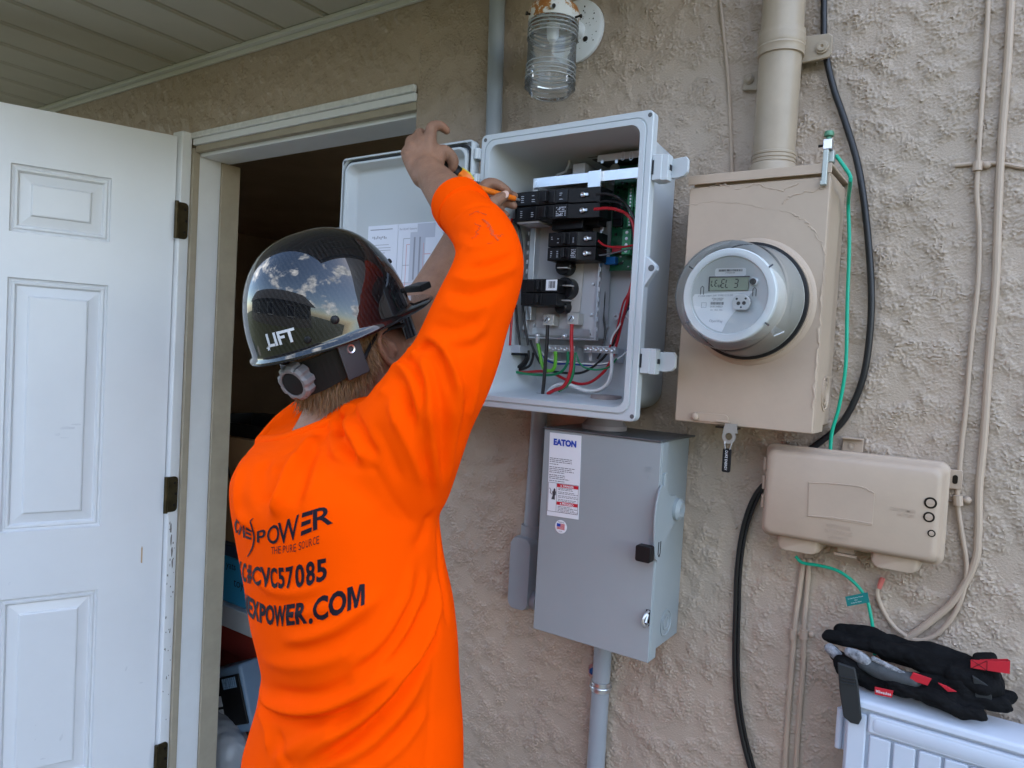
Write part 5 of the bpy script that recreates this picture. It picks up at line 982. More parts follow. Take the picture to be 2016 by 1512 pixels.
# breakers
def breaker(x0, x1, z0, z1, yf, lab=0, step=0.0):
    """One circuit breaker: handle end at the left, terminal screws at the right."""
    L_ = x1 - x0; H2 = z1 - z0; mb = MB()
    mb.prism([(0, -0.0), (L_ * .62, 0.0), (L_ * .70, 0.006), (L_ * .98, 0.010), (L_, 0.028), (L_, 0.050), (0, 0.050)], (x0, yf, z0 + 0.0006), X1, (0, 1, 0), (0, 0, H2 - 0.0012))
    bk = mb.build('breaker', m_brk, cbx, bev=0.0012)
    mb = MB(); xm = x0 + L_ * .40
    mb.box(x0 + L_ * .30, x0 + L_ * .49, yf - 0.0022, yf + 0.001, z0 + 0.003, z1 - 0.003); mb.box(xm - 0.003, xm + 0.0035, yf - 0.012, yf, z0 + 0.004, z1 - 0.004); mb.build('toggle', m_brk2, bk, bev=0.0008)
    mb = MB(); mb.box(x0 + L_ * .03, x0 + L_ * .27, yf - 0.0012, yf + 0.001, z0 + 0.002, z1 - 0.002); mb.box(x0 + L_ * .51, x0 + L_ * .64, yf - 0.0012, yf + 0.001, z0 + 0.002, z1 - 0.002); mb.build('raised_block', m_brk2, bk, bev=0.0006)
    mb = MB(); rn = random.Random(int(x0 * 9999) + int(z0 * 9999))
    if lab:
        for r_ in range(5):
            for k in range(7):
                if rn.random() < 0.75: xx = x0 + L_ * .515 + k * L_ * .017; zz = z0 + H2 * (.18 + .13 * r_); mb.add([(xx, yf - 0.0014, zz), (xx + L_ * .012, yf - 0.0014, zz), (xx + L_ * .012, yf - 0.0014, zz + H2 * .075), (xx, yf - 0.0014, zz + H2 * .075)], [(0, 1, 2, 3)])
    for xx in (.075, .21, .545):
        for k in range(4):
            if rn.random() < 0.8: a = x0 + L_ * xx; zz = z0 + H2 * (.25 + .13 * k); mb.add([(a, yf - 0.0014, zz), (a + L_ * rn.uniform(.015, .05), yf - 0.0014, zz), (a + L_ * .03, yf - 0.0014, zz + H2 * .05), (a, yf - 0.0014, zz + H2 * .05)], [(0, 1, 2, 3)])
    if mb.f: mb.build('print', m_pgr, bk, smooth=False)
    mb = MB(); c = Vector((x0 + L_ * .80, yf + 0.006, (z0 + z1) / 2)); mb.lathe([(0.0045, 0), (0.0045, 0.003), (0.0032, 0.004), (0.0012, 0.003), (0, 0.003)], c, NW, 14); mb.box(c.x + 0.004, c.x + 0.010, c.y - 0.002, c.y + 0.002, c.z - 0.002, c.z + 0.002); mb.build('terminal_screw', m_galv, bk)
    return bk
Y1 = -0.132
a = Vector((-0.7772, -0.132, 1.8031)); b = Vector((-0.5938, -0.132, 1.7383)); x0, x1 = a.x, Vector((-0.6027, -0.112, 1.775)).x
zt_, zm_, zb_ = a.z, Vector((-0.7742, -0.132, 1.7758)).z, Vector((-0.7701, -0.132, 1.7485)).z
breaker(x0, x1, zm_, zt_, Y1); breaker(x0, x1, zb_, zm_, Y1, lab=1)
mb = MB(); mb.box(x0 + 0.005, x0 + 0.052, Y1 + 0.003, Y1 + 0.050, zb_ - 0.003, zb_ + 0.0004); mb.build('breaker_clip', M('clip_grey', (0.35, 0.33, 0.34), 0.5), tray)
Y2 = -0.120
a = Vector((-0.7088, -0.12, 1.7279)); x0b, x1b = a.x, Vector((-0.6137, -0.1, 1.698)).x; zt2, zm2, zb2 = Vector((-0.7088, -0.12, 1.7279)).z, Vector((-0.707, -0.12, 1.7012)).z, Vector((-0.7053, -0.12, 1.6763)).z
breaker(x0b, x1b, zm2, zt2, Y2); breaker(x0b, x1b, zb2, zm2, Y2, lab=1)
Y3 = -0.125
x1c = Vector((-0.6802, -0.125, 1.6195)).x; x0c = x1c - 0.078; zt3, zm3, zb3 = Vector((-0.6819, -0.125, 1.6441)).z, Vector((-0.6844, -0.125, 1.6186)).z, Vector((-0.6828, -0.125, 1.5949)).z
for z0_, z1_ in ((zm3, zt3), (zb3, zm3)):
    mb = MB(); mb.box(x0c, x1c, Y3, -0.072, z0_ + 0.0005, z1_ - 0.0005); bk = mb.build('breaker', m_brk, cbx, bev=0.0012)
    mb = MB(); xm = x0c + 0.040; mb.box(xm - 0.006, xm + 0.006, Y3 - 0.002, Y3 + 0.001, z0_ + 0.003, z1_ - 0.003); mb.box(xm - 0.002, xm + 0.003, Y3 - 0.010, Y3, z0_ + 0.005, z1_ - 0.005); mb.box(x0c + 0.012, x0c + 0.028, Y3 - 0.001, Y3 + 0.001, z0_ + 0.003, z1_ - 0.003); mb.build('toggle', m_brk2, bk, bev=0.0008)
q = vl((-0.7087, -0.125, 1.6436), (-0.6826, -0.125, 1.6386), (-0.6826, -0.125, 1.6241), (-0.7088, -0.125, 1.6288)); mb = MB(); mb.box(x1c - 0.024, x1c - 0.001, Y3 - 0.0010, Y3 + 0.0002, zm3 + 0.004, zt3 - 0.002); sl = mb.build('sticker', m_lab, bk, smooth=False)
mb = MB(); rnd = random.Random(3)
for k in range(9): xx = x1c - 0.018 + 0.0016 * k; mb.box(xx, xx + rnd.choice((0.0005, 0.001)), Y3 - 0.0014, Y3 - 0.0011, zm3 + 0.008, zt3 - 0.005)
mb.build('print', m_prt, sl, smooth=False)
# main lugs
for i_, (a, b) in enumerate(((1077, 628), (1125, 626))):
    c = next(spots_7); mb = MB(); mb.box(c.x - 0.010, c.x + 0.013, -0.090, -0.069, c.z - 0.012, c.z + 0.009); lg = mb.build('main_lug', M('lug_alloy', (0.55, 0.54, 0.50), 0.4, 0.5) if i_ == 0 else MATS['lug_alloy'], cbx, bev=0.001)
    mb = MB(); cc = Vector((c.x - 0.002, -0.0902, c.z - 0.001)); mb.lathe([(0.0062, 0), (0.0062, 0.0012), (0.0055, 0.0018), (0, 0.0018)], cc, NW, 20); sc = mb.build('lug_screw', m_galv, lg)
    mb = MB(); mb.obox(cc + NW * 0.0019, Vector((0.003, 0, 0.004)), Vector((0.0006, 0, -0.00045)), (0, 0.0003, 0)); 
    mb.build('screw_slot', m_brk2, lg)
mb = MB()
for a, b in ((1058, 661), (1111, 662)): c = next(spots_8); mb.ball(c, 0.0052, n=8)
mb.build('bond_screw', m_galv, cbx)
# ground and neutral bars
for s_, n_ in ((('1078,686', '1134,688'), 5), (('1154,687', '1216,691'), 6)):
    p0 = Vector((-0.7338, -0.06, 1.5188)) if n_ == 5 else Vector((-0.6511, -0.06, 1.5211)); p1 = Vector((-0.6714, -0.06, 1.5194)) if n_ == 5 else Vector((-0.5868, -0.06, 1.5228))
    mb = MB(); mb.box(p0.x, p1.x, -0.066, -0.054, p0.z - 0.0065, p0.z + 0.0065); gb = mb.build('terminal_bar', m_galv, cbx, bev=0.0008)
    mb = MB()
    for k in range(n_): mb.lathe([(0.0036, 0), (0.0036, 0.002), (0.0028, 0.003), (0.001, 0.002), (0, 0.002)], (p0.x + (p1.x - p0.x) * (k + .5) / n_, -0.066, p0.z), NW, 12)
    mb.build('bar_screw', m_galv, gb)
    mb = MB(); mb.box(p0.x + 0.004, p0.x + 0.010, -0.0535, -0.024, p0.z - 0.022, p0.z + 0.004); mb.box(p1.x - 0.008, p1.x - 0.002, -0.0535, -0.024, p0.z - 0.022, p0.z + 0.004); mb.build('bar_bracket', m_cbi, gb, bev=0.001)
mb = MB()
for a, b in ((1218, 624), (1022, 766)):
    c = next(spots_9); mb.lathe([(0.007, 0), (0.0065, 0.012), (0.0025, 0.0125), (0.002, 0.008), (0, 0.008)], c, NW, 16)
for z in (540, 575, 612, 650): c = next(spots_10); mb.box(c.x - 0.004, c.x + 0.004, -0.05, -0.024, c.z - 0.0012, c.z + 0.0012)
mb.build('moulded_boss', m_cbi, cbx, bev=0.0006)
# clear current clamp and entry bushings
c = Vector((-0.7915, -0.075, 1.5139)); mb = MB(); mb.box(c.x - 0.014, c.x + 0.014, -0.090, -0.060, c.z - 0.007, c.z + 0.008); mb.build('current_clamp', M('clear_clamp', (0.75, 0.78, 0.85), 0.15, trans=0.5), cbx, bev=0.001); MB().box(c.x - 0.018, c.x + 0.016, -0.088, -0.062, c.z - 0.0115, c.z - 0.0072).build('clamp_base', m_brk2, cbx)
mb = MB(); c = Vector((-0.7211, -0.085, 1.4264)); mb.lathe([(0.021, -0.012), (0.021, -0.002), (0.0165, 0.000), (0.0155, 0.012), (0.012, 0.012), (0.012, 0.0)], (c.x, c.y, c.z - 0.004), Z1, 18); mb.build('entry_bushing', m_pvc, cbx, sharp=25)
mb = MB(); c = Vector((-0.8328, -0.05, 1.4765)); mb.lathe([(0.018, -0.012), (0.018, 0.006), (0.014, 0.010), (0.012, 0.004)], c, (0.4, -1, 0.1), 18); mb.build('entry_bushing', m_pvc, cbx, sharp=25)
mb = MB(); c = Vector((-0.608, -0.12, 1.4277)); mb.tube([c, c + Vector((0.010, 0, -0.001))], 0.0016, 8); mb.build('wire_scrap', m_rw, cbx)
# wires
def wire(spec, r_, mat): return MB().tube(spec, r_, 9, smooth=6).build('wire', mat, cbx)
def tip(p, q, r_): return MB().tube([p, q], r_, 8).build('bare_end', MATS['lug_alloy'], cbx)
wire(vl((-0.6072, -0.135, 1.7863), (-0.5857, -0.135, 1.7846), (-0.5661, -0.135, 1.7771)) + vl((-0.5552, -0.125, 1.7673), (-0.5428, -0.125, 1.7511), (-0.533, -0.125, 1.7293)) + vl((-0.54, -0.1, 1.7039), (-0.5402, -0.1, 1.652), (-0.5487, -0.1, 1.6086)) + vl((-0.5827, -0.06, 1.5668), (-0.5964, -0.06, 1.5298), (-0.6211, -0.06, 1.4991), (-0.6514, -0.06, 1.4787), (-0.6836, -0.06, 1.474), (-0.7309, -0.06, 1.4761)), 0.0024, m_bw)
wire(vl((-0.6094, -0.135, 1.7604), (-0.585, -0.135, 1.7605), (-0.5657, -0.135, 1.7566)) + vl((-0.5521, -0.125, 1.75), (-0.5398, -0.125, 1.734), (-0.5344, -0.125, 1.7082)) + vl((-0.5433, -0.1, 1.6694), (-0.5467, -0.1, 1.6347), (-0.5555, -0.1, 1.5954)) + vl((-0.5814, -0.062, 1.5621), (-0.5907, -0.062, 1.5207), (-0.6038, -0.062, 1.4888), (-0.6282, -0.062, 1.4651), (-0.6509, -0.062, 1.4561), (-0.6759, -0.062, 1.4582), (-0.71, -0.062, 1.4695)), 0.0027, m_rw)
wire(vl((-0.6113, -0.11, 1.7106), (-0.5988, -0.11, 1.7021), (-0.5769, -0.11, 1.6978), (-0.5548, -0.11, 1.6986), (-0.5371, -0.11, 1.7014)), 0.0018, m_rw); wire(vl((-0.6086, -0.108, 1.6851), (-0.5889, -0.108, 1.6871), (-0.5649, -0.108, 1.6915), (-0.5377, -0.108, 1.6974)), 0.0015, MATS['chip_grey'] if 'chip_grey' in MATS else M('chip_grey', (0.10, 0.10, 0.11), 0.5))
wire(vl((-0.712, -0.1, 1.5613), (-0.7112, -0.1, 1.5331), (-0.712, -0.1, 1.4954), (-0.7128, -0.1, 1.4576), (-0.7143, -0.1, 1.431)), 0.0034, m_bw)
wire(vl((-0.6615, -0.098, 1.5644), (-0.6606, -0.098, 1.5349), (-0.6576, -0.098, 1.5074), (-0.6597, -0.098, 1.4749), (-0.6709, -0.098, 1.451), (-0.6898, -0.098, 1.4422), (-0.7047, -0.098, 1.4345)), 0.0034, m_rw)
wire(vl((-0.7462, -0.078, 1.5311), (-0.7405, -0.078, 1.5139), (-0.7345, -0.078, 1.4929), (-0.7268, -0.078, 1.4789), (-0.7131, -0.078, 1.4768), (-0.7047, -0.078, 1.4849), (-0.7038, -0.078, 1.504), (-0.7056, -0.078, 1.5135)), 0.0034, m_gw)
MB().tube(vl((-0.7463, -0.079, 1.5407), (-0.7453, -0.079, 1.5272)), 0.0040, 8).build('crimp_lug', m_galv, cbx)
wire(vl((-0.684, -0.068, 1.5147), (-0.6836, -0.068, 1.4929), (-0.6957, -0.068, 1.476), (-0.7176, -0.068, 1.469), (-0.746, -0.068, 1.4673), (-0.7811, -0.068, 1.4681), (-0.8078, -0.068, 1.4715)), 0.0026, m_dgw)
wire(vl((-0.6674, -0.074, 1.5133), (-0.6658, -0.074, 1.489), (-0.6677, -0.074, 1.47), (-0.6763, -0.074, 1.4525), (-0.6952, -0.074, 1.4398)), 0.0026, m_dgw)
wire(vl((-0.5914, -0.072, 1.5149), (-0.5893, -0.072, 1.484), (-0.5958, -0.072, 1.4607), (-0.6134, -0.072, 1.4476), (-0.6426, -0.072, 1.4455), (-0.6731, -0.072, 1.4527), (-0.6972, -0.072, 1.452), (-0.7144, -0.072, 1.4422), (-0.7226, -0.072, 1.43)), 0.0034, m_ww)
wire(vl((-0.8094, -0.066, 1.5115), (-0.8079, -0.066, 1.4896), (-0.8141, -0.066, 1.4732)) + vl((-0.7885, -0.066, 1.4697), (-0.7477, -0.066, 1.474), (-0.7271, -0.066, 1.4742)), 0.0027, m_rw)
wire(vl((-0.7821, -0.064, 1.5127), (-0.7788, -0.064, 1.499), (-0.7897, -0.064, 1.4846), (-0.8082, -0.064, 1.4736)), 0.0028, m_bw); wire(vl((-0.7776, -0.06, 1.5131), (-0.7765, -0.06, 1.4972), (-0.7873, -0.06, 1.4808), (-0.8083, -0.06, 1.4706)), 0.0028, m_bw)
wire(vl((-0.7986, -0.11, 1.7608), (-0.8008, -0.11, 1.7418), (-0.7936, -0.11, 1.7223)) + vl((-0.7973, -0.095, 1.6959), (-0.7958, -0.095, 1.6376), (-0.7966, -0.095, 1.5793), (-0.7973, -0.095, 1.5207)), 0.0025, m_rw)
wire(vl((-0.7937, -0.11, 1.7586), (-0.7809, -0.11, 1.7408), (-0.7732, -0.11, 1.7119), (-0.7695, -0.11, 1.6738)) + vl((-0.7757, -0.095, 1.6182), (-0.7678, -0.095, 1.57), (-0.7554, -0.095, 1.5223)), 0.0026, m_bw); wire(vl((-0.7953, -0.085, 1.5997), (-0.7891, -0.085, 1.5606), (-0.7805, -0.085, 1.5218)), 0.0024, m_bw)
wire(vl((-0.7703, -0.066, 1.5328), (-0.7595, -0.066, 1.5116), (-0.7441, -0.066, 1.4889)), 0.0026, m_bw)
wire(vl((-0.5544, -0.075, 1.6047), (-0.5657, -0.075, 1.5984), (-0.571, -0.075, 1.5894), (-0.5624, -0.075, 1.5787), (-0.5522, -0.075, 1.5718)), 0.0016, m_ww); wire(vl((-0.5561, -0.071, 1.6024), (-0.5671, -0.071, 1.5915), (-0.5685, -0.071, 1.5825), (-0.5601, -0.071, 1.5755), (-0.5529, -0.071, 1.5694)), 0.0015, m_blw)
wire(vl((-0.5732, -0.07, 1.5862), (-0.5798, -0.07, 1.5662), (-0.5925, -0.07, 1.5459), (-0.5955, -0.07, 1.5312)), 0.0016, m_ww)
wire(vl((-0.7482, -0.058, 1.5104), (-0.737, -0.058, 1.4972), (-0.7138, -0.058, 1.4906), (-0.686, -0.058, 1.4921), (-0.6533, -0.058, 1.4909), (-0.6218, -0.058, 1.4935), (-0.5963, -0.058, 1.4995), (-0.5722, -0.058, 1.5162), (-0.5633, -0.058, 1.5311), (-0.5598, -0.058, 1.5385)), 0.0016, m_blw); wire(vl((-0.7471, -0.06, 1.5124), (-0.7349, -0.06, 1.5012), (-0.7095, -0.06, 1.4947), (-0.6829, -0.06, 1.495), (-0.6524, -0.06, 1.4938), (-0.6208, -0.06, 1.4945), (-0.5924, -0.06, 1.5015), (-0.5684, -0.06, 1.519), (-0.5596, -0.06, 1.5348)), 0.0015, m_ww)
wire(vl((-0.6081, -0.128, 1.7739), (-0.5847, -0.128, 1.7739), (-0.5593, -0.128, 1.7652)) + vl((-0.5557, -0.105, 1.7471), (-0.5467, -0.105, 1.7121), (-0.5447, -0.105, 1.6688)), 0.0020, m_bw)
wire(vl((-0.6306, -0.05, 1.6551), (-0.6242, -0.05, 1.6225), (-0.6237, -0.05, 1.5852), (-0.6174, -0.05, 1.5527)) + vl((-0.6204, -0.056, 1.5197), (-0.6277, -0.056, 1.5045)), 0.0019, m_bw)
wire(vl((-0.5528, -0.085, 1.6497), (-0.5587, -0.085, 1.6232), (-0.5689, -0.085, 1.601)) + vl((-0.5871, -0.066, 1.5572), (-0.5992, -0.066, 1.5257)), 0.0018, m_rw)
wire(vl((-0.7656, -0.06, 1.5096), (-0.767, -0.06, 1.4957), (-0.7754, -0.06, 1.4814), (-0.8048, -0.06, 1.4718)), 0.0026, m_bw)
wire(vl((-0.6688, -0.064, 1.5136), (-0.6612, -0.064, 1.497), (-0.6476, -0.064, 1.4864), (-0.6222, -0.064, 1.4841), (-0.5979, -0.064, 1.491), (-0.5847, -0.064, 1.5063)), 0.0017, m_dgw)

# ------------------------------------------------------------------ the electrician
m_skin = M('skin', (0.285, 0.150, 0.095), 0.48, var=0.22, vscale=34, bump=0.5, bscale=420, spec=0.35)
m_skin.node_tree.nodes['Principled BSDF'].inputs['Subsurface Weight'].default_value = 0.12
m_skin.node_tree.nodes['Principled BSDF'].inputs['Subsurface Radius'].default_value = (0.008, 0.003, 0.0015)
m_or = M('orange_hi_vis', (1.0, 0.078, 0.0), 0.85, var=0.03, vscale=10, bump=0.10, bscale=700, spec=0.03)
m_jean = M('dark_jeans', (0.035, 0.045, 0.07), 0.9, var=0.3, vscale=30, bump=0.4, bscale=500); m_boot = M('brown_boot', (0.10, 0.06, 0.035), 0.7)
F_ = Vector((0.25, 0.968, 0)).normalized(); B_ = Vector((F_.y, -F_.x, 0))           # facing, and his right
foot = Vector((-0.8144, -0.4655, 0)); foot.z = 0.0

# ---- shirt: torso loft and two sleeves fused into one cloth
def ring(pl, pr, ratio=1.45, n=40, p=2.3, f=F_, b=B_):
    """Horizontal body section whose outline, seen across, runs from pl to pr."""
    c = (pl + pr) / 2; a = pr - pl; a.z = 0; W = a.length / 2; a.normalize()
    A = W / math.sqrt((f.dot(a)) ** 2 + (ratio * b.dot(a)) ** 2); up = (pr.z - pl.z) / (2 * W)
    res = []
    for j in range(n):
        t = 2 * math.pi * j / n; co, si = math.cos(t), math.sin(t)
        x = math.copysign(abs(co) ** (2 / p), co) * A; y = math.copysign(abs(si) ** (2 / p), si) * A * ratio
        q = f * x + b * y; res.append(c + q + Vector((0, 0, q.dot(a) * up)))
    return res
TL = vl((-0.9089, -0.5536, 0.6212), (-0.926, -0.5721, 0.736), (-0.9227, -0.5765, 0.8563), (-0.9078, -0.5626, 0.9358), (-0.9051, -0.5583, 0.9898), (-0.9254, -0.5687, 1.0653), (-0.9364, -0.573, 1.1338), (-0.9489, -0.5791, 1.1868), (-0.9612, -0.5847, 1.2475), (-0.9632, -0.5843, 1.2858), (-0.9578, -0.5669, 1.322), (-0.9386, -0.5404, 1.3474), (-0.9093, -0.5074, 1.3675))
TR = vl((-0.629, -0.3619, 0.6401), (-0.6339, -0.372, 0.7557), (-0.6421, -0.3842, 0.8753), (-0.6492, -0.3851, 0.961), (-0.656, -0.3873, 1.0143), (-0.6638, -0.3894, 1.083), (-0.6747, -0.3938, 1.1515), (-0.6872, -0.3998, 1.2045), (-0.6989, -0.405, 1.2652), (-0.7091, -0.4102, 1.303), (-0.7309, -0.4113, 1.3389), (-0.7652, -0.4214, 1.3654), (-0.8094, -0.4385, 1.3853))
RT = [1.5, 1.48, 1.46, 1.45, 1.45, 1.45, 1.45, 1.45, 1.45, 1.4, 1.35, 1.3, 1.2]
mb = MB(); mb.loops([ring(l_, r_, q) for l_, r_, q in zip(TL, TR, RT)], True, True)
ARM = vl((-0.7538, -0.49, 1.2846), (-0.7115, -0.4953, 1.3325), (-0.6519, -0.4989, 1.4242), (-0.6236, -0.4829, 1.4841), (-0.6045, -0.4729, 1.549), (-0.594, -0.4573, 1.6004), (-0.5971, -0.4458, 1.6343), (-0.6329, -0.42, 1.6729), (-0.6859, -0.394, 1.7086), (-0.7071, -0.3834, 1.725))
AR = [0.092, 0.092, 0.071, 0.0605, 0.0535, 0.0495, 0.0470, 0.0440, 0.0405, 0.0392]
mb.tube(ARM, AR, 28, smooth=5)
mb.capsule(vl((-0.9626, -0.4387, 1.2824), (-0.9625, -0.399, 1.3529), (-0.9525, -0.3414, 1.4051), (-0.9302, -0.2865, 1.4778)), [0.085, 0.075, 0.062, 0.056], 20)
mb.capsule(vl((-0.8531, -0.4831, 1.3258), (-0.8087, -0.4752, 1.367), (-0.7526, -0.4846, 1.3855)), [0.055, 0.052, 0.050], 18)
mb.capsule(vl((-0.9886, -0.5157, 1.3114), (-0.953, -0.4903, 1.3342), (-0.8844, -0.4671, 1.3487)), [0.022, 0.032, 0.045], 16)
mb.tube(cr(vl((-0.9687, -0.5251, 1.3381), (-0.9015, -0.5393, 1.3499), (-0.8621, -0.536, 1.3625), (-0.8302, -0.5258, 1.3766), (-0.8114, -0.5063, 1.3889), (-0.8233, -0.4712, 1.408), (-0.8638, -0.4375, 1.4239), (-0.9316, -0.4354, 1.4203), (-0.9806, -0.4709, 1.3759), (-0.9687, -0.5251, 1.3381)), 6), 0.0125, 12)
shirt_me = remesh(mb, 0.0042, 22, 0.5)
CURBVH = [None]
def bvh_of(me): return BVHTree.FromPolygons([v.co for v in me.vertices], [tuple(p.vertices) for p in me.polygons])
CURBVH[0] = bvh_of(shirt_me)
